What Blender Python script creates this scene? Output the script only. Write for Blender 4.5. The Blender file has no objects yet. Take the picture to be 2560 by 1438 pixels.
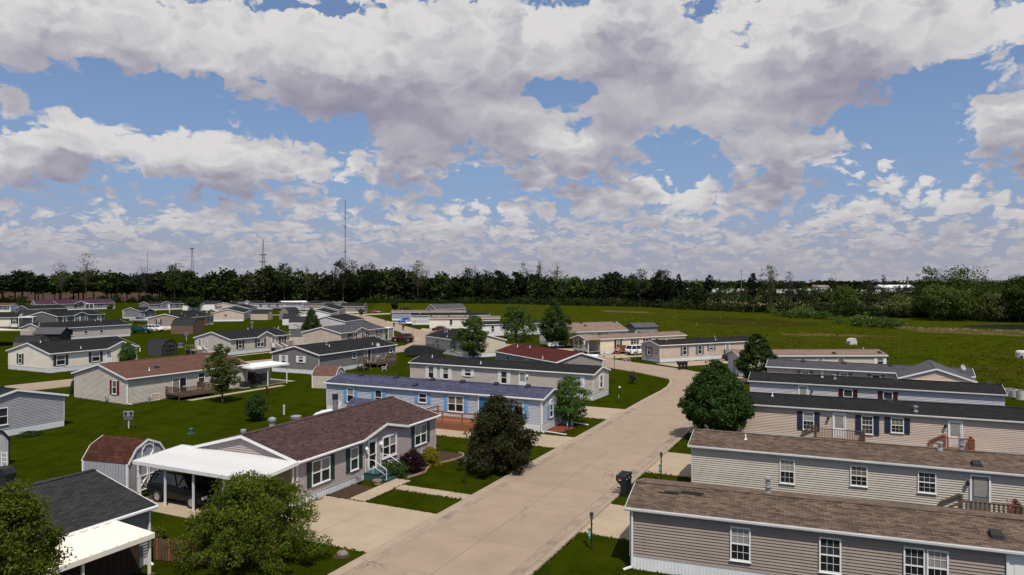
import bpy, math, random
import numpy as np
from mathutils import Vector, Matrix
R = math.radians
rnd = random.Random(7)
rng = np.random.default_rng(7)
sc = bpy.context.scene
col = sc.collection
# ------------------------------------------------------------------ camera
F, CX, HY, H = 1780.0, 1280.0, 706.0, 12.7          # focal length (px of the 2560 px photo), centre, horizon row, eye height
cd = bpy.data.cameras.new('camera'); cam = bpy.data.objects.new('camera', cd); col.objects.link(cam)
cam.location = (0, 0, H); cam.rotation_euler = (R(90), 0, 0)
cd.lens = F / 2560 * 36; cd.sensor_width = 36; cd.shift_y = -(719 - HY) / 2560
cd.clip_start = 0.5; cd.clip_end = 30000
sc.camera = cam
# ------------------------------------------------------------------ sun, sky, exposure
SUN_EL, SUN_AZ = 60.0, 166.0                        # azimuth clockwise from +Y: the sun stands behind the camera
sd = bpy.data.lights.new('sun', 'SUN'); sd.energy = 4.9; sd.angle = R(0.55); sd.color = (1.0, 0.925, 0.82)
sun = bpy.data.objects.new('sun', sd); col.objects.link(sun)
sdir = Vector((math.sin(R(SUN_AZ)) * math.cos(R(SUN_EL)), math.cos(R(SUN_AZ)) * math.cos(R(SUN_EL)), math.sin(R(SUN_EL))))
sun.rotation_euler = sdir.to_track_quat('Z', 'Y').to_euler(); sun.location = (0, -60, 120)
sc.view_settings.view_transform = 'Standard'; sc.view_settings.look = 'None'
sc.view_settings.exposure = -0.14; sc.view_settings.gamma = 1.0; sc.view_settings.use_curve_mapping = False
sc.render.engine = 'CYCLES'
sc.cycles.max_bounces = 6; sc.cycles.transparent_max_bounces = 6; sc.cycles.caustics_reflective = False; sc.cycles.caustics_refractive = False


class NT:
    """small node-graph writer"""
    def __init__(s, tree): s.t = tree; s.n = tree.nodes; s.l = tree.links
    def put(s, sock, v):
        if isinstance(v, bpy.types.NodeSocket): s.l.new(v, sock)
        elif v is not None:
            try: sock.default_value = v
            except Exception: sock.default_value = (*v, 1.0)
    def new(s, kind, **kw):
        nd = s.n.new(kind)
        for k, v in kw.items(): setattr(nd, k, v)
        return nd
    def m(s, op, a, b=None, c=None, clamp=False):
        nd = s.new('ShaderNodeMath', operation=op, use_clamp=clamp)
        for i, v in enumerate((a, b, c)):
            if v is not None: s.put(nd.inputs[i], v)
        return nd.outputs[0]
    def v(s, op, a, b=None, c=None, scale=None):
        nd = s.new('ShaderNodeVectorMath', operation=op)
        for i, x in enumerate((a, b, c)):
            if x is not None: s.put(nd.inputs[i], x)
        if scale is not None: s.put(nd.inputs['Scale'], scale)
        return nd.outputs['Value'] if op in ('DOT_PRODUCT', 'LENGTH') else nd.outputs[0]
    def noise(s, vec, scale, detail=4, rough=.55, out='Fac', dist=0.0, dim='3D'):
        nd = s.new('ShaderNodeTexNoise', noise_dimensions=dim); s.put(nd.inputs['Vector'], vec)
        nd.inputs['Scale'].default_value = scale; nd.inputs['Detail'].default_value = detail
        nd.inputs['Roughness'].default_value = rough; nd.inputs['Distortion'].default_value = dist
        return nd.outputs[out]
    def ramp(s, x, a, b, lo=0.0, hi=1.0, smooth=True):
        nd = s.new('ShaderNodeMapRange', interpolation_type='SMOOTHSTEP' if smooth else 'LINEAR')
        for i, q in enumerate((x, a, b, lo, hi)): s.put(nd.inputs[i], q)
        return nd.outputs[0]
    def mix(s, f, a, b, mode='MIX'):
        nd = s.new('ShaderNodeMix', data_type='RGBA', blend_type=mode)
        s.put(nd.inputs[0], f); s.put(nd.inputs[6], a); s.put(nd.inputs[7], b)
        return nd.outputs[2]
    def xyz(s, x, y, z=0.0):
        nd = s.new('ShaderNodeCombineXYZ')
        for i, q in enumerate((x, y, z)): s.put(nd.inputs[i], q)
        return nd.outputs[0]


def azel(px, py):
    dx = (px - CX) / F; dz = (HY - py) / F
    return math.atan(dx), math.atan(dz / math.hypot(1, dx))


def build_world():
    w = bpy.data.worlds.new('World'); sc.world = w; w.use_nodes = True
    g = NT(w.node_tree); g.n.clear()
    sky = g.new('ShaderNodeTexSky', sky_type='NISHITA', sun_disc=False, sun_elevation=R(SUN_EL), sun_rotation=R(SUN_AZ))
    sky.air_density = 1.0; sky.dust_density = 0.4; sky.ozone_density = 3.0; sky.altitude = 200
    d = g.new('ShaderNodeTexCoord').outputs['Generated']
    sp = g.new('ShaderNodeSeparateXYZ'); g.put(sp.inputs[0], d)
    az = g.m('ARCTAN2', sp.outputs[0], sp.outputs[1]); el = g.m('ARCSINE', sp.outputs[2])
    elp = g.m('MAXIMUM', el, 0.0)
    # puffs shrink and flatten towards the horizon: three scales of the same deck, blended by elevation
    hz = g.m('ADD', elp, 0.11)
    f1 = g.ramp(elp, .045, .11); f2 = g.ramp(elp, .14, .25)
    wn = g.noise(g.v('MULTIPLY', g.xyz(az, elp, 0.0), (16., 22., 1.)), 1.0, 4, .6, out='Color', dim='2D')
    warp = g.v('MULTIPLY', g.v('SUBTRACT', wn, (.5, .5, .5)), g.xyz(g.m('MULTIPLY', hz, .16), g.m('MULTIPLY', hz, .13), 0.0))
    def deck(p, det):
        def one(sx, sy, z):
            v = g.v('MULTIPLY_ADD', p, (sx, sy, 0.0), (z, z * 1.7, z))
            fb = g.noise(v, 1.0, det, .57, dim='2D')
            vo = g.new('ShaderNodeTexVoronoi', feature='F1', voronoi_dimensions='2D'); g.put(vo.inputs['Vector'], v); vo.inputs['Scale'].default_value = 2.6
            vo.inputs['Detail'].default_value = 2.0 if det > 4 else 1.0; vo.inputs['Roughness'].default_value = .55
            return g.m('ADD', g.m('MULTIPLY', fb, .80), g.m('MULTIPLY', g.m('SUBTRACT', .55, vo.outputs['Distance']), .34))
        lo, mi, hi = one(17., 44., 1.3), one(11.5, 21., 4.1), one(7.4, 11.5, 9.2)
        t = g.m('MULTIPLY_ADD', g.m('SUBTRACT', mi, lo), f1, lo)
        return g.m('MULTIPLY_ADD', g.m('SUBTRACT', hi, t), f2, t)
    def blobs(lst, p):
        acc = 0.0
        for (px, py, rx, ry, wt) in lst:
            a, e = azel(px, py); sx, sy = F / rx, F / ry
            t = g.v('MULTIPLY_ADD', p, (sx, sy, 0.0), (-a * sx, -e * sy, 0.0))
            acc = g.m('MULTIPLY_ADD', g.m('POWER', 0.3679, g.v('DOT_PRODUCT', t, t)), wt, acc)
        return acc
    BIG = [(140, 60, 330, 95, .75), (330, 130, 150, 50, .35), (830, 130, 330, 110, .95), (1000, 250, 250, 60, .5), (1450, 90, 420, 95, .85),
                 (1560, 170, 260, 40, .35), (2120, 150, 330, 130, .95), (1800, 260, 200, 50, .45), (2400, 30, 200, 60, .5), (2540, 280, 105, 75, .8),
                 (205, 325, 105, 52, .6), (440, 385, 190, 52, .62), (700, 390, 200, 50, .42), (40, 390, 95, 45, .65), (15, 240, 45, 32, .6),
                 (1010, 365, 130, 55, .6), (1270, 305, 150, 52, .62), (1540, 265, 95, 48, .6), (1440, 385, 210, 60, .55), (1960, 365, 185, 52, .7),
                 (1180, 240, 150, 50, .35), (210, 195, 70, 25, .3),
                 # openings
                 (400, 225, 130, 75, -.75), (110, 215, 150, 45, -.55), (820, 340, 110, 40, -.4), (1390, 232, 95, 25, -.5), (2240, 340, 170, 60, -.6),
                 (2420, 190, 130, 45, -.65), (60, 315, 60, 30, -.4), (1740, 390, 75, 45, -.5), (1240, 455, 90, 22, -.35), (800, 8, 130, 16, -.7),
                 (240, 470, 260, 45, -.36), (1200, 460, 90, 25, -.25), (1330, 415, 60, 22, -.4), (1720, 440, 60, 25, -.3), (2150, 300, 200, 35, -.35), (2330, 440, 160, 35, -.3), (880, 345, 40, 50, -.3)]
    cover = g.m('ADD', g.ramp(elp, .10, .20, .27, -.03), g.ramp(elp, .40, .62, 0.0, .30))
    def density(up, det):
        p = g.v('ADD', g.xyz(az, g.m('ADD', elp, up) if up else elp, 0.0), warp)
        return g.m('ADD', g.m('MULTIPLY_ADD', g.m('SUBTRACT', deck(p, det), .385), 1.95, cover), blobs(BIG, p))
    dens = density(None, 6)
    alpha = g.ramp(dens, -.05, .20)
    # light from above: the more cloud stands over a point, the greyer it is
    T = g.m('MULTIPLY', g.m('MAXIMUM', density(g.m('MULTIPLY', hz, .07), 4), 0.0), .8)
    T = g.m('MULTIPLY_ADD', g.m('MAXIMUM', density(g.m('MULTIPLY', hz, .20), 3), 0.0), 1.5, T)
    glow = blobs([(830, 110, 270, 62, .75), (1290, 285, 160, 38, .6), (1560, 235, 100, 42, .6), (1960, 350, 190, 36, .5), (430, 375, 190, 36, .5), (1000, 345, 120, 34, .5), (2420, 110, 170, 70, .6),
                  (1760, 285, 190, 40, .6), (1180, 130, 100, 60, .4), (330, 60, 120, 50, .3), (1840, 150, 90, 70, .4), (700, 390, 190, 40, .3), (20, 390, 90, 36, .4), (1440, 370, 180, 34, .3)], g.v('ADD', g.xyz(az, elp, 0.0), warp))
    T = g.m('MULTIPLY', T, g.m('SUBTRACT', 1.0, g.m('MINIMUM', glow, .85)))
    lit = g.m('POWER', .3679, g.m('MULTIPLY', T, .74))
    lit = g.ramp(lit, .12, .92, smooth=False)
    K = 10.0
    cc = g.mix(lit, (.285 * K, .277 * K, .375 * K), (.77 * K, .755 * K, .75 * K))
    nd = g.mix(1.0, sky.outputs[0], (.70, .95, 1.12), 'MULTIPLY')
    hazec = (.405 * K, .395 * K, .46 * K)
    skyc = g.mix(g.ramp(elp, .0, .30, .85, .36), nd, (.30 * K, .375 * K, .575 * K))
    c = g.mix(alpha, skyc, cc)
    c = g.mix(g.ramp(elp, .0, .13, .80, .0), c, hazec)
    bg = g.new('ShaderNodeBackground'); g.put(bg.inputs[0], c); bg.inputs[1].default_value = 0.1
    out = g.new('ShaderNodeOutputWorld'); g.l.new(bg.outputs[0], out.inputs[0])
    w.cycles.sampling_method = 'MANUAL'; w.cycles.sample_map_resolution = 256
build_world()

# ------------------------------------------------------------------ helpers
def at(px, py, z=0.0):
    """the point at height z that the photograph shows at pixel (px, py)"""
    Y = F * (H - z) / (py - HY)
    return Vector(((px - CX) / F * Y, Y, z))


def ray_plane(px, py, P, n):
    d = Vector(((px - CX) / F, 1.0, -(py - HY) / F)); C = Vector((0, 0, H))
    return C + d * ((P - C).dot(n) / d.dot(n))


class MB:
    """collects faces of one mesh"""
    def __init__(s): s.v = []; s.f = []; s.m = []
    def add(s, vs, fs, mi=0):
        o = len(s.v); s.v += [tuple(q) for q in vs]
        for q in fs: s.f.append(tuple(i + o for i in q)); s.m.append(mi)
        return s
    def quad(s, a, b, c, d, mi=0): return s.add((a, b, c, d), ((0, 1, 2, 3),), mi)
    def box(s, x0, y0, z0, x1, y1, z1, mi=0):
        return s.add([(x0, y0, z0), (x1, y0, z0), (x1, y1, z0), (x0, y1, z0), (x0, y0, z1), (x1, y0, z1), (x1, y1, z1), (x0, y1, z1)],
                     [(0, 3, 2, 1), (4, 5, 6, 7), (0, 1, 5, 4), (1, 2, 6, 5), (2, 3, 7, 6), (3, 0, 4, 7)], mi)
    def bar(s, a, b, w, h=None, mi=0, up=(0, 0, 1)):
        a = Vector(a); b = Vector(b); h = h or w; d = (b - a).normalized(); u = Vector(up)
        if abs(d.dot(u)) > .98: u = Vector((0, 1, 0))
        x = d.cross(u).normalized() * (w / 2); z = x.cross(d).normalized() * (h / 2)
        vs = [p + i * x + j * z for p in (a, b) for i, j in ((-1, -1), (1, -1), (1, 1), (-1, 1))]
        return s.add(vs, [(0, 1, 2, 3), (7, 6, 5, 4), (0, 4, 5, 1), (1, 5, 6, 2), (2, 6, 7, 3), (3, 7, 4, 0)], mi)
    def tube(s, pts, rad, n=8, mi=0, cap=True):
        pts = [Vector(p) for p in pts]; k = len(pts); rad = rad if isinstance(rad, (list, tuple)) else [rad] * k
        vs = []
        for i, p in enumerate(pts):
            d = (pts[min(i + 1, k - 1)] - pts[max(i - 1, 0)]).normalized()
            u = Vector((1, 0, 0)) if abs(d.x) < .9 else Vector((0, 1, 0))
            x = d.cross(u).normalized(); y = d.cross(x)
            for j in range(n):
                t = 2 * math.pi * j / n; vs.append(p + (x * math.cos(t) + y * math.sin(t)) * rad[i])
        fs = [(i * n + j, i * n + (j + 1) % n, (i + 1) * n + (j + 1) % n, (i + 1) * n + j) for i in range(k - 1) for j in range(n)]
        if cap: fs += [tuple(range(n - 1, -1, -1)), tuple((k - 1) * n + j for j in range(n))]
        return s.add(vs, fs, mi)
    def lathe(s, prof, c=(0, 0, 0), n=14, mi=0):
        return s.tube([(c[0], c[1], c[2] + z) for r, z in prof], [max(r, 1e-3) for r, z in prof], n, mi)
    def prism(s, poly, axis, a, b, mi=0):
        """polygon in the plane across axis ('x': (y,z), 'y': (x,z), 'z': (x,y)) extruded from a to b"""
        f = {'x': lambda p, t: (t, p[0], p[1]), 'y': lambda p, t: (p[0], t, p[1]), 'z': lambda p, t: (p[0], p[1], t)}[axis]
        n = len(poly); vs = [f(p, a) for p in poly] + [f(p, b) for p in poly]
        fs = [tuple(range(n)), tuple(range(2 * n - 1, n - 1, -1))] + [(i, (i + 1) % n + 0, n + (i + 1) % n, n + i) for i in range(n)]
        return s.add(vs, fs, mi)
    def mesh(s, name, mats, smooth=False):
        me = bpy.data.meshes.new(name); me.from_pydata(s.v, [], s.f)
        for m in (mats if isinstance(mats, (list, tuple)) else [mats]): me.materials.append(m)
        if any(s.m): me.polygons.foreach_set('material_index', s.m)
        if smooth: me.polygons.foreach_set('use_smooth', [True] * len(me.polygons))
        # consistent outward normals do not matter for these materials; leave winding as written
        me.update(); return me
    def build(s, name, mats, parent=None, smooth=False, mw=None, **kw): return put(name, s.mesh(name, mats, smooth), parent, mw, **kw)


def put(name, me, parent=None, mw=None, **kw):
    o = bpy.data.objects.new(name, me); col.objects.link(o)
    if parent is not None: o.parent = parent
    if mw is not None: o.matrix_basis = mw
    for k, v in kw.items():
        if v is not None: o[k] = v
    return o


def thing(name, label, cat, loc=(0, 0, 0), rz=0.0, group=None):
    o = put(name, None, None, Matrix.Translation(Vector(loc)) @ Matrix.Rotation(rz, 4, 'Z'))
    o.empty_display_size = .3; o['label'] = label; o['category'] = cat
    if group: o['group'] = group
    return o


def tag(o, label, cat, group=None):
    o['label'] = label; o['category'] = cat
    if group: o['group'] = group
    return o


def dup(root, loc=None, rz=None, label=None, scale=None):
    def cp(o, par):
        c = o.copy(); col.objects.link(c)
        if par is not None: c.parent = par
        for ch in list(o.children): cp(ch, c)
        return c
    r = cp(root, None)
    s = scale if scale is not None else 1.0
    s = Vector(s) if isinstance(s, (tuple, list)) else Vector((s, s, s))
    r.matrix_basis = Matrix.Translation(Vector(loc)) @ Matrix.Rotation(rz or 0, 4, 'Z') @ Matrix.Diagonal((*s, 1))
    if label: r['label'] = label
    return r


# ------------------------------------------------------------------ materials
MATS = {}
def material(name):
    m = bpy.data.materials.new(name); m.use_nodes = True; g = NT(m.node_tree); b = g.n['Principled BSDF']
    b.inputs['Specular IOR Level'].default_value = .3
    MATS[name] = m
    return m, g, b


def simple(name, rgb, rough=.6, var=.12, scale=2.0, metal=0.0, spec=.3, bump=0.0, bscale=40.0, stretch=(1, 1, 1)):
    if name in MATS: return MATS[name]
    m, g, b = material(name)
    co = g.v('MULTIPLY', g.new('ShaderNodeTexCoord').outputs['Object'], stretch)
    n = g.noise(co, scale, 5, .6)
    c = g.mix(g.ramp(n, .25, .75, 0, 1, False), tuple(x * (1 - var) for x in rgb), tuple(min(1, x * (1 + var)) for x in rgb))
    g.put(b.inputs['Base Color'], c); b.inputs['Roughness'].default_value = rough; b.inputs['Metallic'].default_value = metal
    b.inputs['Specular IOR Level'].default_value = spec
    if bump:
        bp = g.new('ShaderNodeBump'); bp.inputs['Strength'].default_value = bump; bp.inputs['Distance'].default_value = .02
        g.put(bp.inputs['Height'], g.noise(co, bscale, 4)); g.put(b.inputs['Normal'], bp.outputs[0])
    return m


def siding_mat(name, rgb):
    m, g, b = material(name)
    oc = g.new('ShaderNodeTexCoord').outputs['Object']
    n = g.noise(g.v('MULTIPLY', oc, (.5, .5, 1.6)), 1.0, 5, .6)                       # weathering, sun-bleached and dusty patches
    n2 = g.noise(g.v('MULTIPLY', oc, (.25, .25, 9.1)), 1.0, 2, .5)                    # board-to-board difference
    c = g.mix(g.ramp(n, .3, .75), tuple(x * .9 for x in rgb), tuple(x * 1.06 for x in rgb))
    c = g.mix(g.ramp(n2, .35, .65, .0, .22), c, tuple(x * .78 for x in rgb))
    c = g.mix(g.ramp(g.noise(g.v('MULTIPLY', oc, (2.6, 2.6, .22)), 1.0, 4, .65), .52, .80, .0, .30), c, tuple(x * q for x, q in zip(rgb, (.66, .64, .60))))     # rain streaks
    g.put(b.inputs['Base Color'], c); b.inputs['Roughness'].default_value = .55
    return m


def roof_mat(name, c1, c2, c3, row=.136, mott=.5):
    """shingle colours: each tab its own tone, with broad weathering"""
    m, g, b = material(name)
    oc = g.new('ShaderNodeTexCoord').outputs['Object']
    br = g.new('ShaderNodeTexBrick'); br.offset = .5; br.squash = 1.0
    g.put(br.inputs['Vector'], oc); br.inputs['Color1'].default_value = (*c1, 1); br.inputs['Color2'].default_value = (*c2, 1)
    br.inputs['Mortar'].default_value = (*[x * .55 for x in c1], 1); br.inputs['Scale'].default_value = 1.0
    br.inputs['Mortar Size'].default_value = .006; br.inputs['Brick Width'].default_value = .31; br.inputs['Row Height'].default_value = row
    n = g.noise(g.v('MULTIPLY', oc, (.55, 1.2, 1.0)), 1.0, 4, .6)
    n3 = g.noise(g.v('MULTIPLY', oc, (2.2, 6.5, 1.0)), 1.0, 3, .6)
    c = g.mix(g.ramp(n3, .42, .72, 0, mott), br.outputs['Color'], c3)
    c = g.mix(g.ramp(n, .35, .8, 0, .35), c, tuple(x * .55 for x in c1))
    g.put(b.inputs['Base Color'], c); b.inputs['Roughness'].default_value = .95; b.inputs['Specular IOR Level'].default_value = .06
    bp = g.new('ShaderNodeBump'); bp.inputs['Strength'].default_value = .5; bp.inputs['Distance'].default_value = .01
    g.put(bp.inputs['Height'], g.noise(oc, 55, 2)); g.put(b.inputs['Normal'], bp.outputs[0])
    return m


def leaf_mat(name, dark, light, trans=.3, tint=None, spec=.14):
    m, g, b = material(name)
    r = g.new('ShaderNodeNewGeometry').outputs['Random Per Island']
    c = g.mix(r, dark, light)
    if tint: c = g.mix(g.ramp(r, .80, .86), c, tint)
    oi = g.new('ShaderNodeObjectInfo').outputs['Random']
    hv = g.new('ShaderNodeHueSaturation'); g.put(hv.inputs['Color'], c); g.put(hv.inputs['Value'], g.ramp(oi, 0, 1, .82, 1.15, False)); g.put(hv.inputs['Hue'], g.ramp(oi, 0, 1, .49, .512, False))
    c = hv.outputs[0]
    b.inputs['Roughness'].default_value = .5; b.inputs['Specular IOR Level'].default_value = spec
    g.put(b.inputs['Base Color'], c)
    t = g.new('ShaderNodeBsdfTranslucent'); g.put(t.inputs[0], g.mix(.35, c, (light[0] * 1.3, light[1] * 1.3, light[2] * .5)))
    mx = g.new('ShaderNodeMixShader'); mx.inputs[0].default_value = trans
    g.l.new(b.outputs[0], mx.inputs[1]); g.l.new(t.outputs[0], mx.inputs[2])
    g.l.new(mx.outputs[0], g.n['Material Output'].inputs[0])
    return m


WHITE = simple('white_vinyl', (.74, .74, .74), .4, .05)
CARM = simple('carport_metal', (.66, .66, .66), .45, .14, 1.2, stretch=(1, .25, 1))
TRIMG = simple('aged_trim', (.50, .50, .505), .5, .12, 1.5)
CREAMW = simple('cream_metal', (.74, .70, .60), .4, .05)
SKIRT = simple('skirting_vinyl', (.70, .71, .72), .45, .08, 1.3)
GLASS = simple('window_glass', (.030, .034, .038), .06, .5, .9, spec=.6)
SCREEN = simple('window_screen', (.014, .015, .017), .25, .4, 1.5, spec=.35)
BLIND = simple('blind_behind_glass', (.27, .26, .24), .12, .2, 1.0, spec=.6, stretch=(1, 1, 9))
CURTAIN = simple('curtain_behind_glass', (.15, .13, .10), .12, .25, 3.0, spec=.6, stretch=(4, 4, 1))
METAL = simple('galvanised', (.42, .43, .45), .4, .15, metal=.6)
DARKM = simple('black_metal', (.018, .018, .02), .4, .2)
VENT = simple('dark_vent', (.022, .021, .022), .6, .2)
WOOD_R = simple('cedar_deck', (.23, .088, .042), .7, .3, 3, stretch=(1, 1, 5))
WOOD_B = simple('weathered_deck', (.105, .068, .046), .8, .35, 3)
WOOD_D = simple('dark_deck', (.045, .026, .018), .75, .35, 3)
WOOD_G = simple('grey_deck', (.20, .165, .145), .85, .25, 3)
BARKD = simple('woodland_bark', (.022, .018, .014), .9, .3, 8)
BARK = simple('bark', (.060, .048, .038), .9, .4, 8, bump=.6, bscale=20)
TYRE = simple('tyre', (.012, .012, .013), .8, .2)
RIM = simple('alloy_rim', (.48, .49, .5), .3, .1, metal=.8)
CGLASS = simple('car_glass', (.012, .014, .016), .05, .2, spec=.7)
LAMPR = simple('tail_lamp', (.35, .02, .02), .2, .1)
LAMPW = simple('head_lamp', (.7, .72, .74), .15, .1)
CHROME = simple('chrome', (.7, .7, .72), .15, .05, metal=1.0)
BLACKP = simple('black_plastic', (.012, .015, .017), .42, .2)
GREENS = simple('green_sign', (.006, .16, .09), .5, .05)
STEPG = simple('green_fibreglass', (.030, .070, .072), .5, .25, 2)
CONCW = simple('pale_concrete', (.50, .48, .46), .85, .12, 2, bump=.3)
SHUT = {k: simple('shutter_' + k, c, .5, .08) for k, c in {'green': (.020, .050, .048), 'black': (.020, .020, .022), 'white': (.72, .72, .73), 'red': (.14, .010, .022), 'navy': (.024, .034, .062),
        'blue': (.155, .33, .56), 'grey': (.13, .135, .14), 'maroon': (.060, .010, .012), 'teal': (.020, .040, .045)}.items()}
SID = {k: siding_mat('siding_' + k, c) for k, c in {'tan': (.53, .425, .355), 'mauve': (.405, .345, .325), 'cream': (.66, .60, .49), 'beige': (.60, .525, .42), 'khaki': (.475, .435, .375), 'greybeige': (.50, .445, .395),
       'pink': (.56, .42, .36), 'lav': (.47, .465, .50), 'bluegrey': (.42, .445, .50), 'grey': (.24, .235, .235), 'darkgrey': (.19, .172, .170), 'white': (.70, .69, .68), 'creamy': (.74, .63, .46),
       'brown': (.295, .24, .205), 'palegrey': (.52, .51, .52), 'taupe': (.27, .235, .22), 'ivory': (.76, .70, .59), 'blue': (.25, .275, .345), 'peach': (.62, .48, .40), 'slate': (.135, .132, .13), 'black': (.018, .018, .02),
       'gravel': (.53, .475, .41), 'steel': (.33, .33, .35)}.items()}
ROOF = {'dark': roof_mat('roof_charcoal', (.020, .0205, .022), (.034, .034, .036), (.016, .0165, .018)),
        'slate': roof_mat('roof_slate', (.075, .075, .084), (.105, .103, .113), (.055, .055, .063)),
        'brown': roof_mat('roof_brown', (.088, .064, .050), (.205, .148, .112), (.075, .056, .045)),
        'coal': roof_mat('roof_coal', (.030, .030, .032), (.054, .053, .054), (.024, .024, .026)),
        'maroon': roof_mat('roof_maroon', (.055, .034, .034), (.118, .072, .066), (.046, .031, .033)),
        'rust': roof_mat('roof_rust', (.125, .065, .050), (.165, .088, .068), (.095, .055, .048)),
        'red': roof_mat('roof_red', (.080, .022, .018), (.105, .032, .026), (.055, .018, .016)),
        'blue': roof_mat('roof_blue', (.050, .055, .098), (.112, .118, .185), (.060, .063, .092), mott=.8),
        'pinkbrown': roof_mat('roof_pinkbrown', (.21, .15, .125), (.28, .20, .165), (.16, .115, .10)),
        'purple': simple('roof_purple_metal', (.050, .016, .040), .5, .15, 1.0),
        'black': simple('roof_black_felt', (.022, .022, .024), .8, .3, 2),
        'redbrown': roof_mat('roof_shed_red', (.052, .022, .017), (.105, .042, .031), (.040, .018, .014)),
        'rustshed': roof_mat('roof_shed_rust', (.15, .075, .058), (.19, .098, .076), (.11, .06, .05)),
        'white': WHITE}


# ------------------------------------------------------------------ windows and doors (shared meshes)
MC = {}
def cached(key, fn):
    if key not in MC: MC[key] = fn()
    return MC[key]


def frame_mesh(w, h, double=False, wide=.06, slider=False, arch=False):
    def f():
        b = MB(); t = wide; y0, y1 = -.055, .0
        b.box(-w / 2, y0, -h / 2, w / 2, y1, -h / 2 + t); b.box(-w / 2, y0, h / 2 - t, w / 2, y1, h / 2)
        b.box(-w / 2, y0, -h / 2 + t, -w / 2 + t, y1, h / 2 - t); b.box(w / 2 - t, y0, -h / 2 + t, w / 2, y1, h / 2 - t)
        if double or slider: b.box(-.045, y0 + .004, -h / 2 + t, .045, y1, h / 2 - t)
        if not slider: b.box(-w / 2 + t, y0 + .012, -.025, w / 2 - t, y1, .025)            # meeting rail
        b.box(-w / 2 - .03, y0 - .025, -h / 2 - .03, w / 2 + .03, y1, -h / 2)                # sill
        if arch:
            n = 12; ro, ri = w / 2, w / 2 - t
            for i in range(n):
                a0, a1 = math.pi * i / n, math.pi * (i + 1) / n
                b.prism([(ro * math.cos(a0), h / 2 + ro * math.sin(a0)), (ro * math.cos(a1), h / 2 + ro * math.sin(a1)), (ri * math.cos(a1), h / 2 + ri * math.sin(a1)), (ri * math.cos(a0), h / 2 + ri * math.sin(a0))], 'y', y0, y1)
        return b.mesh('window', WHITE)
    return cached(('fr', w, h, double, wide, slider, arch), f)


def pane_mesh(w, h, mat):
    return cached(('pn', round(w, 3), round(h, 3), mat.name), lambda: MB().quad((-w / 2, -.012, -h / 2), (w / 2, -.012, -h / 2), (w / 2, -.012, h / 2), (-w / 2, -.012, h / 2)).mesh('pane', mat))


def grille_mesh(w, h, nx=3, nz=2):
    def f():
        b = MB()
        for i in range(1, nx): x = -w / 2 + w * i / nx; b.box(x - .007, -.028, -h / 2, x + .007, -.016, h / 2)
        for i in range(1, nz): z = -h / 2 + h * i / nz; b.box(-w / 2, -.030, z - .007, w / 2, -.018, z + .007)
        return b.mesh('grille', WHITE)
    return cached(('gr', round(w, 3), round(h, 3), nx, nz), f)


def shutter_mesh(w, h, key):
    def f():
        b = MB(); b.box(-w / 2, -.032, -h / 2, w / 2, .0, h / 2)
        for z0, z1 in ((-h / 2 + .07, -.04), (.04, h / 2 - .07)):
            n = max(3, int((z1 - z0) / .11))
            for i in range(n):
                z = z0 + (z1 - z0) * (i + .5) / n; b.box(-w / 2 + .05, -.046, z - .022, w / 2 - .05, -.030, z + .022)
        return b.mesh('shutter', SHUT[key])
    return cached(('sh', w, h, key), f)


WT = {'U': (.74, 1.42, 0), 'T': (.82, 1.42, 0), 'S': (.88, .86, 0), 'D': (1.62, 1.42, 1), 'N': (.40, 1.0, 0), 'B': (1.25, 1.42, 0), 'E': (1.72, 1.5, 1), 'A': (.8, 1.15, 0), 'Q': (.62, .62, 0), 'M': (.88, 1.15, 0)}
def window(par, mw, kind, shut=None, grille=False, near=False, curt=None):
    w, h, dbl = WT[kind]; wide = .13 if kind == 'E' else .06
    o = put('window', frame_mesh(w, h, bool(dbl), wide, arch=kind == 'A'), par, mw)
    cells = [(-w / 2 + wide, -.045), (.045, w / 2 - wide)] if dbl else [(-w / 2 + wide, w / 2 - wide)]
    for x0, x1 in cells:
        up = curt or rnd.choice((GLASS, BLIND, BLIND, CURTAIN, GLASS)); lo = rnd.choice((SCREEN, SCREEN, SCREEN, GLASS))
        for (z0, z1, mt) in ((.025, h / 2 - wide, up), (-h / 2 + wide, -.025, lo)):
            tr = Matrix.Translation(((x0 + x1) / 2, 0, (z0 + z1) / 2))
            put('pane', pane_mesh(x1 - x0, z1 - z0, mt), o, tr)
            if grille: put('grille', grille_mesh(x1 - x0, z1 - z0), o, tr)
        if kind == 'A':
            r = w / 2 - .06; n = 10
            put('pane', cached('archpane', lambda: MB().add([(r * math.cos(math.pi * i / n), -.012, r * math.sin(math.pi * i / n)) for i in range(n + 1)], [tuple(range(n + 1))]).mesh('pane', CURTAIN)), o, Matrix.Translation((0, 0, h / 2)))
            put('grille', cached('archgrille', lambda: MB().bar((0, -.024, 0), (0, -.024, r), .02).bar((0, -.024, 0), (r * .7, -.024, r * .7), .02).bar((0, -.024, 0), (-r * .7, -.024, r * .7), .02).mesh('grille', WHITE)), o, Matrix.Translation((0, 0, h / 2)))
    if shut:
        for sx in (-1, 1):
            put('shutter', shutter_mesh(.38, h + .06, shut), par, mw @ Matrix.Translation((sx * (w / 2 + .22), -.012, 0)))
    return o


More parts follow.
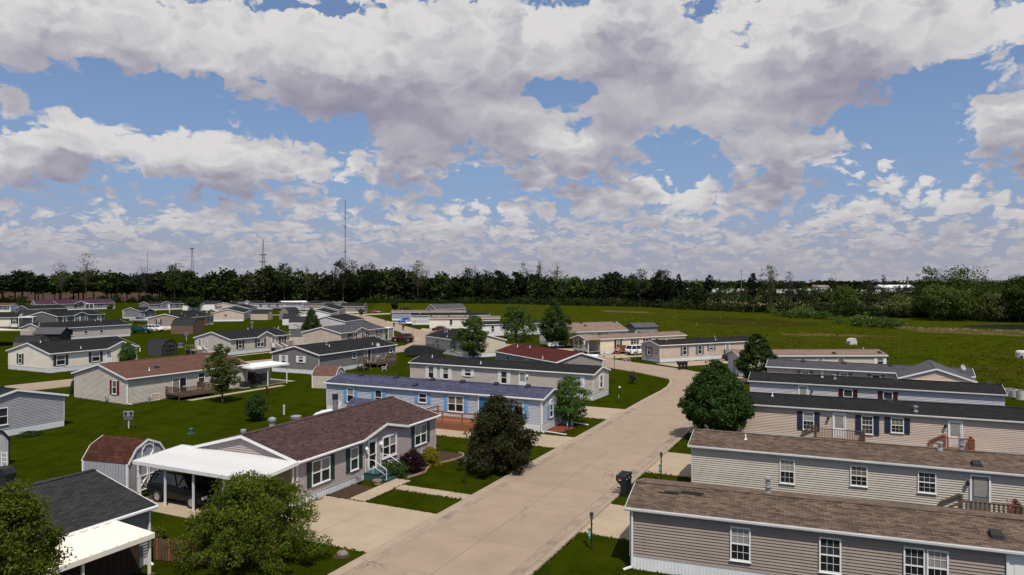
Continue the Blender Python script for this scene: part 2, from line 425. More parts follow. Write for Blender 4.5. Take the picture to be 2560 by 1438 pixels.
def door(par, mw, kind='R', h=1.95, mat=None, glass=None):
    w = 1.75 if kind == 'G' else .95
    if kind == 'G':
        o = put('sliding_door', frame_mesh(w, h, slider=True), par, mw)
        for sx, mt, gr in ((-1, CURTAIN, True), (1, SCREEN, False)):
            tr = Matrix.Translation((sx * (w / 4 - .008), 0, 0)); put('pane', pane_mesh(w / 2 - .105, h - .12, mt), o, tr)
            if gr: put('grille', grille_mesh(w / 2 - .105, h - .12, 3, 5), o, tr)
        return o
    mat = mat or WHITE
    def f():
        b = MB(); b.box(-w / 2 + .09, -.02, -h / 2, w / 2 - .09, .0, h / 2 - .09)
        for z0, z1 in ((-h / 2 + .12, -.22), (-.12, h / 2 - .2)): b.box(-.22, -.034, z0, .22, -.02, z1)
        return b.mesh('door', mat)
    o = put('door', cached(('door', h, mat.name), f), par, mw)
    put('door_frame', cached(('dfr', h), lambda: MB().box(-w / 2, -.06, -h / 2, -w / 2 + .09, 0, h / 2).box(w / 2 - .09, -.06, -h / 2, w / 2, 0, h / 2).box(-w / 2 + .09, -.06, h / 2 - .09, w / 2 - .09, 0, h / 2).mesh('door_frame', WHITE)), o)
    if glass:
        put('pane', pane_mesh(.60, h * (.82 if glass is SCREEN else .48), glass), o, Matrix.Translation((0, -.030, -.02 if glass is SCREEN else .32)))
        if glass is SCREEN: put('door_rail', cached('drail', lambda: MB().box(-.36, -.055, -.03, .36, -.042, .03).mesh('door_rail', WHITE)), o)
    put('handle', cached('handle', lambda: MB().box(-.015, -.085, -.06, .015, -.03, .06).mesh('handle', METAL)), o, Matrix.Translation((.31, 0, -.05)))
    return o

# ------------------------------------------------------------------ houses
HOUSES = {}
def lap_wall(b, P, L, z0, topf, xd, nin, step=.128, depth=.045):
    """clapboards on a wall from P along xd; topf(s) -> list of (s0, s1) spans open at height z"""
    z = z0
    while True:
        z1 = z + step
        sp0, sp1 = topf(z), topf(z1)
        if sp0 is None: break
        if sp1 is None: sp1 = (sum(sp0) / 2, sum(sp0) / 2)
        def pt(s, zz, d): q = P + xd * s - nin * d; return (q.x, q.y, zz)
        b.quad(pt(sp0[0], z, depth), pt(sp0[1], z, depth), pt(sp1[1], z1, .003), pt(sp1[0], z1, .003))
        b.quad(pt(sp0[0], z, 0), pt(sp0[1], z, 0), pt(sp0[1], z, depth), pt(sp0[0], z, depth))
        z = z1
        if sp1[1] - sp1[0] < .02: break


def roof_slope(b, x0, x1, yA, zA, yB, zB, cuts=(), tabs=False, row=.14, tab=.31):
    """shingle courses from the eave line (yA,zA) to the ridge (yB,zB); cuts: (xc, half, zlow, zhigh) triangles left open by a cross gable"""
    n = max(2, int(abs(yB - yA) / row)); up = .010
    for i in range(n):
        t0, t1 = i / n, (i + 1) / n
        ya, za, yb, zb = yA + (yB - yA) * t0, zA + (zB - zA) * t0, yA + (yB - yA) * t1, zA + (zB - zA) * t1
        spans = [(x0, x1)]
        for (xc, hw, zl, zh) in cuts:
            k = 1 - (za - zl) / (zh - zl)
            if k > 0:
                c0, c1 = xc - hw * k, xc + hw * k; ns = []
                for (u, v) in spans:
                    if c0 > u: ns.append((u, min(v, c0)))
                    if c1 < v: ns.append((max(u, c1), v))
                spans = [q for q in ns if q[1] - q[0] > .02]
        for (u, v) in spans:
            if not tabs:
                b.quad((u, ya, za + up * 1.6), (v, ya, za + up * 1.6), (v, yb, zb), (u, yb, zb))
                b.quad((u, ya, za - .01), (v, ya, za - .01), (v, ya, za + up * 1.6), (u, ya, za + up * 1.6))
            else:
                x = u - (tab / 2 if i % 2 else 0)
                while x < v:
                    a0, a1 = max(u, x + .004), min(v, x + tab - .004)
                    if a1 - a0 > .03:
                        e = up * (1.2 + .9 * rnd.random()); d = (yb - ya) * (.03 if rnd.random() < .1 else 0)
                        b.quad((a0, ya - d, za + e), (a1, ya - d, za + e), (a1, yb, zb + .001), (a0, yb, zb + .001))
                        b.quad((a0, ya - d, za - .004), (a1, ya - d, za - .004), (a1, ya - d, za + e), (a0, ya - d, za + e))
                    x += tab


def house(key, label, A=None, B=None, Bx=None, ang=None, L=None, origin=None, he=2.75, W=4.7, C=None, rise=None, pitch=.245, sk=.62, o=None, oe=.20,
          sid='tan', roof='dark', trim=None, tabs=False, dorm=(), wins=(), vents=(), name='mobile_home', cat='mobile home', group=None, back=True, grille=False, skirt=True, dside=None):
    trim = trim or WHITE
    o = o or (.18 if (W < 5.2 and not C) else .27)
    if origin is None:
        PA = at(*A, he) if A else None
        PB = at(*B, he) if B else None
        if PA and PB and ang is None: d = (PB - PA); d.z = 0; Lr = d.length; d.normalize()
        else:
            d = Vector((math.cos(R(ang)), math.sin(R(ang)), 0))
            if PA and Bx is not None:
                k = (Bx - CX) / F; Lr = (k * PA.y - PA.x) / (d.x - k * d.y)
            else: Lr = L + 2 * oe
            if PA is None: PA = PB - d * Lr
        if L: Lr = L + 2 * oe
        nin = Vector((-d.y, d.x, 0))
        if C:
            PC = at(*C, he); W = min(10.4, max(4.2, (PC - PA).dot(nin) - 2 * o)) if dside != 'R' else max(4.2, (PC - (PA + d * Lr)).dot(nin) - 2 * o)
        org = PA + d * oe + nin * o; L = Lr - 2 * oe
    else:
        org = Vector((origin[0], origin[1], 0)); d = Vector((math.cos(R(ang)), math.sin(R(ang)), 0)); nin = Vector((-d.y, d.x, 0))
    org.z = 0; rz = math.atan2(d.y, d.x)
    rise = rise or pitch * (W / 2 + o)
    root = thing(name, label, cat, org, rz, group)
    HOUSES[key] = dict(root=root, org=org, d=d, n=nin, L=L, W=W, he=he, rise=rise, sk=sk, o=o)
    X, Y, Z = Vector((1, 0, 0)), Vector((0, 1, 0)), Vector((0, 0, 1))
    hw_ = he - .02                                           # wall head
    half = W / 2 + o; sl = rise / half
    walls = {'F': (Vector((0, 0, 0)), X, Y, L), 'R': (Vector((L, 0, 0)), Y, -X, W), 'L': (Vector((0, W, 0)), -Y, X, W), 'B': (Vector((L, W, 0)), -X, -Y, L)}
    gh = lambda s: he + o * sl - .05 + sl * min(s, W - s)     # underside of the roof over a gable wall
    # dormers / cross gables: pixel span on the front -> local
    dl = []
    for dm in dorm:
        x0p, x1p, proj, dr = dm[:4]
        if len(dm) > 4 and dm[4] == 'm': s0, s1 = x0p, x1p
        else:
            P = org - nin * (o + proj); s0, s1 = [(ray_plane(q[0], q[1], P, nin) - org).dot(d) for q in (x0p, x1p)]
        dl.append((s0, s1, proj, dr))
    wb = MB()
    for k, (P, xd, ni, LL) in walls.items():
        if k in 'FB':
            cut = [(s0, s1) for (s0, s1, pj, dr) in dl if pj > 1] if k == 'F' else []
            segs = [(0, LL)]
            for (c0, c1) in cut: segs = [q for (u, v) in segs for q in ((u, min(v, c0)), (max(u, c1), v)) if q[1] - q[0] > .05]
            for (u, v) in segs: lap_wall(wb, P + xd * u, v - u, sk, (lambda z, LL=v - u: (0, LL) if z < hw_ - .03 else None), xd, ni)
        else:
            def tf(z):
                if z <= gh(0): return (0, W)
                t = (z - gh(0)) / sl
                return (t, W - t) if t < W / 2 - .03 else None
            lap_wall(wb, P, LL, sk, tf, xd, ni)
    kb = MB(); rb = MB(); TR, FB, SF, RK = [], [], [], []
    def skirt_run(P, xd, ni, LL):
        if sk <= .05: return
        n = max(1, int(LL / .30)); w = LL / n
        for i in range(n):
            for (a, b_, dd) in ((0, .42, .012), (.42, .5, .026), (.5, .92, .012), (.92, 1, .026)):
                q0 = P + xd * (i + a) * w - ni * dd; q1 = P + xd * (i + b_) * w - ni * dd
                kb.quad((q0.x, q0.y, 0), (q1.x, q1.y, 0), (q1.x, q1.y, sk - .03), (q0.x, q0.y, sk - .03))
        q = P - ni * .03; e = q + xd * LL + ni * .03
        kb.box(min(q.x, e.x), min(q.y, e.y), sk - .045, max(q.x, e.x), max(q.y, e.y), sk + .006)
    for k, (P, xd, ni, LL) in walls.items(): skirt_run(P, xd, ni, LL)
    for (x, y) in ((0, 0), (L, 0), (0, W), (L, W)):
        sx, sy = (-1 if x == 0 else 1), (-1 if y == 0 else 1)
        TR.append(MB()); TR[-1].box(min(x + sx * .03, x - sx * .07), min(y + sy * .03, y - sy * .07), sk * .9, max(x + sx * .03, x - sx * .07), max(y + sy * .03, y - sy * .07), hw_ - .02)
    # main roof
    x0, x1 = -oe, L + oe
    cuts = []
    for (s0, s1, pj, dr) in dl: cuts.append(((s0 + s1) / 2, (s1 - s0) / 2, he, he + dr))
    roof_slope(rb, x0, x1, -o, he, W / 2, he + rise, cuts, tabs)
    roof_slope(rb, x0, x1, W + o, he, W / 2, he + rise, (), False)
    rb.bar((x0, W / 2, he + rise + .012), (x1, W / 2, he + rise + .012), .30, .025)
    # fascias (front broken at cross gables), rakes, soffits
    segs = [(x0, x1)]
    for (s0, s1, pj, dr) in dl: segs = [q for (u, v) in segs for q in ((u, min(v, s0)), (max(u, s1), v)) if q[1] - q[0] > .05]
    for (u, v) in segs:
        fb = MB(); FB.append(fb); fb.box(u, -o - .03, he - .15, v, -o, he + .004); fb.box(u, -o - .11, he - .09, v, -o - .033, he - .012)       # fascia and gutter
        SF.append(MB()); SF[-1].quad((u, -o, he - .13), (v, -o, he - .13), (v, 0, he - .13), (u, 0, he - .13))
    fb = MB(); FB.append(fb); fb.box(x0, W + o, he - .15, x1, W + o + .03, he + .004)
    SF.append(MB()); SF[-1].quad((x0, W, he - .13), (x1, W, he - .13), (x1, W + o, he - .13), (x0, W + o, he - .13))
    for xe, sx in ((x0, -1), (x1, 1)):
        for y0, y1 in ((-o - .03, W / 2), (W + o + .03, W / 2)):
            a = (xe + sx * .015, y0, he - .078); c = (xe + sx * .015, y1, he + rise - .07)
            RK.append(MB()); RK[-1].bar(a, c, .03, .165)
            xi = 0 if sx < 0 else L
            SF.append(MB()); SF[-1].quad((xe, y0, he - .10), (xi, y0, he - .10), (xi, y1, he + rise - .10), (xe, y1, he + rise - .10))
    # cross gables
    for (s0, s1, pj, dr) in dl:
        sc_ = (s0 + s1) / 2; hwid = (s1 - s0) / 2; yf = -o - pj; yb = (dr / rise) * half - o
        if yb > W / 2: yb = W / 2
        zr = he + dr; n = max(2, int(hwid / .14))
        for sg in (-1, 1):
            for i in range(n):
                t0, t1 = i / n, (i + 1) / n
                xa, xb = sc_ + sg * hwid * (1 - t0), sc_ + sg * hwid * (1 - t1); za, zb = he + dr * t0, he + dr * t1
                yba, ybb = -o + (za - he) / sl + .05, -o + (zb - he) / sl + .05
                rb.quad((xa, yf, za + .016), (xa, yba, za + .016), (xb, ybb, zb + .004), (xb, yf, zb + .004))
                rb.quad((xa, yf, za - .006), (xa, yba, za - .006), (xa, yba, za + .016), (xa, yf, za + .016))
            RK.append(MB()); RK[-1].bar((sc_ + sg * (hwid + .03), yf - .015, he - .078), (sc_, yf - .015, zr - .07), .03, .165)
            if pj > 1: FB.append(MB()); FB[-1].box(min(sc_ + sg * hwid, sc_ + sg * (hwid + .03)), yf, he - .15, max(sc_ + sg * hwid, sc_ + sg * (hwid + .03)), -o, he + .004)
        rb.bar((sc_, yf, zr + .012), (sc_, yb, zr + .012), .28, .02)
        k = dr / hwid; wy = -pj if pj > 1 else -.004
        ov = .3 if pj > 1 else 0.0
        def tf2(z):
            if z <= he - .05: return (ov, 2 * hwid - ov)
            t = (z - he + .05) / k
            t = max(t, ov)
            return (t, 2 * hwid - t) if t < hwid - .05 else None
        lap_wall(wb, Vector((s0, wy, 0)), 2 * hwid, sk if pj > 1 else he - .14, tf2, X, Y)
        if pj > 1:
            for xs, xd, ni in ((s0 + ov, -Y, X), (s1 - ov, Y, -X)):
                P = Vector((xs, 0 if xd.y < 0 else -pj, 0)); lap_wall(wb, P, pj, sk, lambda z: (0, pj) if z < hw_ - .03 else None, xd, ni); skirt_run(P, xd, ni, pj)
            skirt_run(Vector((s0 + ov, -pj, 0)), X, Y, 2 * (hwid - ov))
        if pj > 1: SF.append(MB()); SF[-1].quad((s0, yf, he - .12), (s1, yf, he - .12), (s1, wy, he - .12), (s0, wy, he - .12))
    wb.build('siding', SID[sid], root, kind='stuff')
    if kb.f: kb.build('skirting', SKIRT if skirt else SID[sid], root)
    for nm_, bl in (('corner_trim', TR), ('gutter', FB), ('rake_board', RK), ('soffit', SF)):
        for b_ in bl: b_.build(nm_, trim, root)
    rb.build('shingles', ROOF[roof], root, kind='stuff')
    # openings
    for wn in wins:
        side, px, py, kind = wn[:4]; opt = wn[4] if len(wn) > 4 else {}
        P, xd, ni, LL = walls[side]
        if py is None: s = px
        else:
            toW = lambda v: org + d * v.x + nin * v.y
            Pw = toW(P); nw = d * ni.x + nin * ni.y
            q = ray_plane(px, py, Pw, nw) - Pw; s = q.dot(d * xd.x + nin * xd.y)
        s = min(max(s, .5), LL - .5)
        fr = Matrix(((xd.x, ni.x, 0, P.x), (xd.y, ni.y, 0, P.y), (0, 0, 1, 0), (0, 0, 0, 1)))
        yo = opt.get('y', -.042)
        if kind in 'RG':
            h = min(1.98, he - .18 - sk); z = sk + .02 + h / 2
            door(root, fr @ Matrix.Translation((s, yo, z)), kind, round(h, 2), opt.get('mat'), opt.get('glass'))
        else:
            h = WT[kind][1]; z = opt.get('z', he - .34 - h / 2)
            window(root, fr @ Matrix.Translation((s, yo, z)), kind, opt.get('sh'), grille, curt=opt.get('curt'))
    # roof furniture: (kind, px, py) seen on the front slope
    nv = Vector((0, -sl, 1)).normalized()
    for (kind, px, py) in vents:
        nw = (-nin * sl + Z).normalized(); Pm = org - nin * o + Z * he
        q = ray_plane(px, py, Pm, nw) - org
        lx, ly = q.dot(d), min(q.dot(nin), W / 2 - .15)
        if kind.isupper(): ly = W / 2 + .25                                   # just behind the ridge
        z = he + rise - abs(ly - W / 2) * sl; mw = Matrix.Translation((min(max(lx, .1), L), ly, z))
        kl = kind.lower()
        if kl == 'v':
            put('roof_vent', cached('rv', lambda: MB().prism([(-.26, .0), (-.20, .14), (.16, .20), (.24, .10), (.24, 0)], 'x', -.2, .2).box(-.3, -.3, -.01, .3, .3, .012).mesh('roof_vent', VENT)), root, mw @ Matrix.Rotation(math.atan(sl), 4, 'X'))
        elif kl == 'p':
            put('vent_pipe', cached('vp', lambda: MB().tube([(0, 0, -.1), (0, 0, .30)], .045, 8).tube([(0, 0, -.05), (0, 0, .03)], [.16, .07], 8).mesh('vent_pipe', WHITE)), root, mw)
        elif kl == 'm':
            put('flue', cached('fl', lambda: MB().tube([(0, 0, -.1), (0, 0, .1), (0, 0, .1), (0, 0, .42)], [.19, .15, .09, .09], 10).tube([(0, 0, .30), (0, 0, .32), (0, 0, .42), (0, 0, .44)], [.14, .18, .18, .08], 10).mesh('flue', METAL)), root, mw)
        elif kl == 'f':
            put('flue', cached('fl2', lambda: MB().tube([(0, 0, -.1), (0, 0, .10)], [.20, .12], 10).tube([(0, 0, .08), (0, 0, .66)], .11, 10).tube([(0, 0, .30), (0, 0, .31), (0, 0, .35), (0, 0, .36)], [.12, .18, .18, .12], 10).tube([(0, 0, .64), (0, 0, .65), (0, 0, .72), (0, 0, .74)], [.12, .16, .16, .08], 10).mesh('flue', METAL)), root, mw)
    return root


def local(key, px, py, z=0.0):
    h = HOUSES[key]; q = at(px, py, z) - h['org']; return q.dot(h['d']), q.dot(h['n'])


def world(key, x, y, z=0.0):
    h = HOUSES[key]; return h['org'] + h['d'] * x + h['n'] * y + Vector((0, 0, z))


def rot(key): h = HOUSES[key]; return math.atan2(h['d'].y, h['d'].x)


def wall_s(key, side, px, py):
    h = HOUSES[key]; o_, d, n = h['org'], h['d'], h['n']
    if side == 'F': return (ray_plane(px, py, o_, n) - o_).dot(d)
    P = o_ + d * (h['L'] if side == 'R' else 0); return (ray_plane(px, py, P, d) - P).dot(n)

S = lambda k, **kw: dict(sh=k, **kw)
GD = dict(glass=GLASS)
# --- right-hand row along the street
house('r1', 'tan sided home nearest the camera, brown shingle roof with a dark repair strip', A=(1563, 1268), ang=-20.7, L=21, he=2.75, W=4.6, rise=.50, sid='brown', roof='brown', tabs=True, trim=TRIMG, grille=True, sk=.62,
      wins=[('F', 1851, 1360, 'T'), ('F', 2075, 1390, 'T'), ('F', 2285, 1420, 'U'), ('F', 2343, 1428, 'U'), ('F', 2552, 1420, 'R')], vents=[('F', 1920, 1225), ('v', 2490, 1340)])
house('r2', 'khaki sided home with a grey door and brown picket porch, second from the front right', A=(1720, 1113), ang=-23.0, L=22.5, he=2.75, W=4.6, rise=.50, sid='khaki', roof='brown', tabs=True, trim=TRIMG, grille=True, sk=.5,
      wins=[('F', 1968, 1179, 'T'), ('F', 2147, 1190, 'M'), ('F', 2317, 1205, 'M'), ('F', 2450, 1223, 'R', dict(mat=simple('grey_door', (.16, .16, .17), .5, .05), glass=BLIND))], vents=[('p', 1864, 1098), ('F', 2402, 1120), ('m', 2347, 1118), ('v', 2441, 1162)])
house('r3', 'beige pink home with navy shutters and two wooden porches under a black roof', A=(1845, 1008.5), B=(2559.7, 1054.5), L=23.5, he=2.75, W=4.7, sid='tan', roof='dark', tabs=True, trim=TRIMG, grille=True, sk=.5,
      wins=[('F', 2021, 1057, 'T', S('navy')), ('F', 2098, 1064, 'R', dict(glass=BLIND)), ('F', 2168, 1068, 'T', S('navy')), ('F', 2243, 1064, 'M', S('navy')), ('F', 2388, 1083, 'R', dict(glass=BLIND))],
      vents=[('p', 1931, 990), ('v', 2224, 1004), ('m', 2289, 1029)])
house('r4', 'long pale lavender home with maroon shutters and charcoal roof', A=(1869.8, 951.5), B=(2518.7, 987.4), he=2.75, W=4.6, sid='lav', roof='dark', trim=TRIMG,
      wins=[('F', 2008, 977, 'R', dict(glass=BLIND)), ('F', 2120, 983, 'T', S('maroon')), ('F', 2219.6, 987, 'T', S('maroon'))], vents=[('v', 1910, 931), ('f', 2055, 943), ('m', 2087, 947), ('v', 2238, 951), ('V', 2475, 963)])
house('r5', 'peach sided home under a slate roof with a big forward gable', A=(1914, 916), B=(2438.8, 942), he=2.75, W=4.7, sid='peach', roof='slate', dorm=[(13.4, 20.4, 4.6, 1.15, 'm')],
      wins=[('F', 2013, 932, 'M', S('grey')), ('F', 2109.6, 937, 'M', S('grey')), ('F', 2190, 941.7, 'M', S('grey'))], vents=[('v', 2007, 904), ('v', 2110, 909), ('v', 2226, 915)])
house('r6', 'gravel grey home with a faded brown roof beside the open field', A=(1846, 890), B=(2220, 889), he=2.75, W=4.6, sid='gravel', roof='pinkbrown',
      wins=[('F', 2102, 903, 'M'), ('F', 2200, 903.6, 'S', S('white')), ('F', 2050, 903, 'S')], vents=[('v', 2085, 884), ('v', 2199, 882), ('P', 2161, 874)])
house('r7', 'pinkish home with grey shutters and a black roof at the road bend', A=(1649, 863.7), B=(1858, 853.5), L=21, he=2.75, W=4.7, sid='tan', roof='dark',
      wins=[('F', 1711, 877, 'T', S('grey')), ('F', 1749, 875.6, 'T', S('grey')), ('F', 1778, 869.4, 'S', S('grey')), ('F', 1818, 870, 'R', dict(glass=BLIND)), ('L', 1623, 877.6, 'T', S('grey'))],
      vents=[('v', 1640, 849), ('p', 1666, 850), ('V', 1753, 845), ('P', 1786, 842), ('p', 1789, 850)])
house('r8', 'cream yellow home with black shutters, wooden stairs and a corner porch', A=(1500.4, 848), B=(1717, 837.8), he=2.75, W=4.6, sid='creamy', roof='pinkbrown',
      wins=[('F', 1544.7, 861, 'T', S('maroon')), ('F', 1586.8, 855, 'S', S('maroon')), ('F', 1617, 852, 'S', S('maroon'))], vents=[('v', 1499, 837), ('p', 1587, 832), ('V', 1602, 832), ('P', 1628, 829), ('V', 1683, 828)])
house('r9', 'white double home with a broad plain brown roof behind the pear tree', B=(1571, 826), ang=25, L=16, he=2.75, W=8.4, rise=1.6, sid='white', roof='pinkbrown',
      wins=[('F', 1478, 836, 'B'), ('F', 1507, 834, 'S'), ('F', 1516, 834, 'S'), ('F', 1555, 832, 'E')], vents=[('v', 1453, 808), ('v', 1463, 815), ('v', 1536, 806)])
house('m1', 'white home with a dark roof half hidden behind two maples', A=(1195, 812), ang=26, L=19, he=2.75, W=4.6, sid='white', roof='dark', wins=[('F', 1231.6, 822.7, 'T', dict(curt=SCREEN)), ('F', 1335, 818, 'S')])
house('m2', 'grey brown home under a dark red roof in the middle of the park', A=(1234, 878), B=(1390, 906), he=2.75, W=7.0, sid='taupe', roof='red', rise=1.02,
      wins=[('F', 1270, 891, 'M'), ('F', 1320, 900, 'D')], vents=[('p', 1294, 867), ('v', 1305, 868), ('p', 1325, 869), ('p', 1357, 896)])
house('m3', 'long tan home with white shutters and a bay end, behind the blue roofed home', A=(1021, 905.8), B=(1486, 936), he=2.85, W=4.6, sid='greybeige', roof='dark', sk=.7,
      wins=[('F', 1078.5, 929, 'T', S('white')), ('F', 1115, 931.7, 'T', S('white')), ('F', 1170.4, 933, 'S', S('white')), ('F', 1260.7, 942, 'T', S('white')), ('F', 1307, 945, 'R', dict(glass=BLIND)), ('F', 1443.7, 950, 'M', S('white')), ('R', 1502, 953, 'T', S('white'))],
      vents=[('p', 1081, 893), ('p', 1202, 909), ('v', 1415, 913)])
house('m4', 'pale blue grey home with a blue shingle roof and bright blue shutters', A=(810, 956), B=(1359, 998), he=2.85, W=4.6, sid='bluegrey', roof='blue', sk=.7, tabs=True,
      wins=[('F', 877, 988, 'T', S('blue')), ('F', 947, 983, 'T', S('blue')), ('F', 1057.6, 993, 'S', S('blue')), ('F', 1140, 1008, 'D', S('blue', curt=CURTAIN)), ('F', 1208, 1001, 'R', dict(mat=simple('blue_door', (.03, .13, .30), .5, .05))), ('F', 1299, 1012, 'T', S('blue')), ('R', 1376.7, 1015, 'A', S('blue', curt=CURTAIN, z=1.55))],
      vents=[('v', 905, 938), ('v', 992, 944), ('v', 1082, 950), ('v', 1156, 956), ('v', 1241, 961), ('v', 1038, 964), ('v', 1320, 967)])
house('m5', 'mauve sided double home with green shutters and a white carport beside the street', A=(745, 1155), B=(1100, 1037), he=2.65, W=8.0, rise=1.1, sid='mauve', roof='maroon', sk=.45, tabs=True,
      dorm=[((775 * 0 + 909, 1104), (1022, 1064), .03, .62)], wins=[('F', 800.7, 1175, 'D', S('teal')), ('F', 884, 1145, 'T', S('teal')), ('F', 928.6, 1137.5, 'R', dict(glass=SCREEN)), ('F', 972, 1113, 'E', dict(z=1.62)), ('F', 1050, 1086, 'D', S('teal'))])
# --- middle and left
house('l1', 'dark grey double home with a brown deck and white shutters on its end', A=(798.7, 887.7), B=(993, 861), C=(679, 880.4), he=2.75, sid='darkgrey', roof='dark', sk=.62,
      wins=[('L', 709.7, 899, 'T', S('white')), ('L', 753, 897.7, 'S', S('white')), ('F', 885, 888.4, 'S'), ('F', 918, 889, 'G'), ('F', 977, 875, 'S')], vents=[('m', 816, 862), ('p', 823, 866), ('p', 931, 861)])
house('l2', 'taupe double home with a plain tan gable, grey roof and orange porch chairs', A=(853, 833.3), B=(965.4, 819.3), C=(758.9, 830), he=2.75, sid='tan', roof='slate', dorm=[((887.7, 827.3), (921, 825.3), .03, .75)],
      wins=[('F', 874.4, 841, 'T', S('black')), ('F', 890.4, 838, 'R', dict(glass=SCREEN)), ('F', 913, 836.6, 'D', S('black')), ('F', 947.5, 831, 'D', S('black'))])
house('l3', 'beige double home with black shutters and white stair rails by its entry gable', A=(576, 849), B=(727.7, 836), C=(481, 844), he=2.75, sid='gravel', roof='dark', dorm=[((644, 841.3), (689, 838.6), .03, .95)],
      wins=[('F', 600, 861, 'T', S('black')), ('F', 650.7, 857, 'D', S('black')), ('F', 682.5, 853, 'R', dict(glass=BLIND)), ('F', 705.7, 849, 'T', S('black')), ('L', 500, 858, 'R', dict(glass=BLIND)), ('L', 517, 856, 'N')], vents=[('p', 618, 823)])
house('l4', 'beige double home with dark red shutters, rust brown roof and a small wood deck', A=(315.8, 947.4), B=(624, 910), C=(189.5, 930.6), he=2.75, sid='gravel', roof='rust', sk=.12, skirt=False,
      wins=[('L', 287.5, 970.6, 'T', S('red')), ('F', 447.8, 957.7, 'G'), ('F', 502.7, 941, 'M')], vents=[('p', 373, 926), ('v', 392, 919), ('m', 518, 900), ('v', 522, 915)])
house('l5', 'cream double home with green shutters and an entry gable on its right', A=(124, 884.4), ang=63, L=13.2, C=(34.5, 874.5), he=2.75, sid='ivory', roof='dark', dorm=[(8.2, 13.0, .03, 1.0, 'm')],
      wins=[('L', 51.5, 896.4, 'T', S('teal')), ('F', 151.4, 903, 'B', S('teal')), ('F', 238.7, 895.7, 'B', S('teal')), ('F', 272, 889.7, 'R', dict(glass=BLIND))], vents=[('p', 202, 871), ('p', 101, 856)])
house('l6', 'long stone grey home behind two dark sheds with a cream gable', A=(107.6, 823.3), B=(329.4, 811), W=8.6, he=2.75, sid='greybeige', roof='dark',
      wins=[('F', 140.8, 834, 'D'), ('F', 178, 832, 'T'), ('F', 214.5, 827, 'M'), ('F', 253.4, 827, 'M')], vents=[('f', 98, 815), ('p', 238, 802), ('p', 252, 803)])
house('l7', 'charcoal grey home with white shutters and a centre gable on the far left', A=(143.4, 791.4), B=(263.6, 784.8), C=(83.7, 788), he=2.75, sid='slate', roof='dark', dorm=[((185, 788), (224.5, 786.8), .03, 1.0)],
      wins=[('F', 161.8, 798, 'T', S('white')), ('F', 193, 796, 'D', S('white')), ('F', 215, 795.4, 'R', dict(glass=SCREEN)), ('F', 247.7, 794, 'T', S('white'))])
house('l8', 'slate grey home with a low gable below the purple roof', A=(72.4, 773.5), ang=58, Bx=170.7, C=(32, 771), he=2.75, sid='slate', roof='dark',
      wins=[('L', 45, 778, 'S', S('black')), ('L', 61, 777, 'D', S('black')), ('F', 93, 780, 'M'), ('F', 119, 776, 'S')])
house('l9', 'grey home with a long purple metal roof and small columned porch', A=(144.8, 761), ang=58, Bx=289, W=9.5, rise=1.9, he=2.75, sid='grey', roof='purple', dorm=[((184, 760.5), (222, 760), .6, 1.3)],
      wins=[('F', 196, 767, 'D', S('black')), ('F', 213, 767, 'R'), ('F', 231, 766, 'T'), ('F', 250, 765.5, 'T', S('black'))])
house('l10', 'small grey home with a purple metal roof left of the larger purple roof', A=(89, 762), ang=58, L=14, C=(58, 762), rise=2.0, he=2.75, sid='grey', roof='purple')
house('l11', 'grey home with a white end door above the silver pickup', A=(348.6, 778), ang=62, Bx=391, C=(268, 778), he=2.75, sid='grey', roof='dark', dorm=[((362, 777), (388, 776), .6, .9)],
      wins=[('L', 286, 789, 'R', dict(glass=SCREEN)), ('L', 294.5, 785, 'N'), ('F', 351, 785, 'N'), ('F', 364, 784, 'T'), ('F', 374, 784, 'N'), ('F', 380, 783, 'N')])
house('l12', 'grey home with an entry gable and dark shrubs before the far woods', A=(372, 761), B=(460, 758.8), W=8.5, he=2.75, sid='grey', roof='dark', dorm=[((401.7, 760), (430, 759.6), .03, 1.2)],
      wins=[('F', 405, 766, 'D', S('black')), ('F', 422, 765, 'R'), ('F', 434, 765, 'D', S('black')), ('F', 449, 764, 'D', S('black'))])
house('l13', 'tan home with a plain wide gable and one square window', A=(610.9, 782), B=(626.8, 774.8), C=(530.5, 781.5), he=2.75, sid='tan', roof='dark', wins=[('L', 564, 788, 'S', dict(curt=SCREEN)), ('F', 613, 789, 'T'), ('F', 617, 787, 'T')])
house('l14', 'pink home with maroon shutters behind the plain tan gable', A=(582, 762), ang=97, L=16, C=(531, 762.5), he=2.75, sid='pink', roof='dark', wins=[('L', 546, 768, 'D', S('maroon'))])
house('l15', 'pale home whose grey gable peeps over the plain tan gable', A=(623, 771), ang=97, L=14, C=(554, 771), he=2.75, sid='palegrey', roof='dark')
house('l16', 'tan and grey home with black shutters and a brown barn shed before it', A=(456.8, 796), B=(536.5, 788), C=(375, 795), he=2.75, sid='brown', roof='dark',
      wins=[('L', 396.8, 806, 'T', S('black')), ('F', 474, 806, 'R', dict(glass=SCREEN)), ('F', 487.6, 801, 'S', S('black')), ('F', 508, 802, 'T', S('black')), ('F', 524.5, 800, 'D', S('black'))], vents=[('p', 454, 785), ('p', 463, 791), ('p', 492, 788)])
house('l17', 'long far grey home with black shutters and a small deck', A=(619, 758), B=(751.6, 760.2), W=4.8, he=2.75, sid='palegrey', roof='dark',
      wins=[('F', 652, 766.5, 'T', S('black')), ('F', 672.5, 766.5, 'T', S('black')), ('F', 693.8, 766, 'T', S('black')), ('F', 712, 766, 'R')])
house('l18', 'far brown home with a dark roof beyond the barn sheds', A=(762, 760), B=(811, 759.3), W=5, he=2.75, sid='brown', roof='dark', wins=[('F', 785, 762, 'S')])
house('l19', 'far tan home with a low gable and white door near the end of the street', A=(848, 775), B=(866, 769), C=(800.7, 770), he=2.75, sid='tan', roof='dark', wins=[('L', 833, 781, 'R', dict(glass=BLIND)), ('F', 853, 782, 'T'), ('F', 858, 780, 'T')])
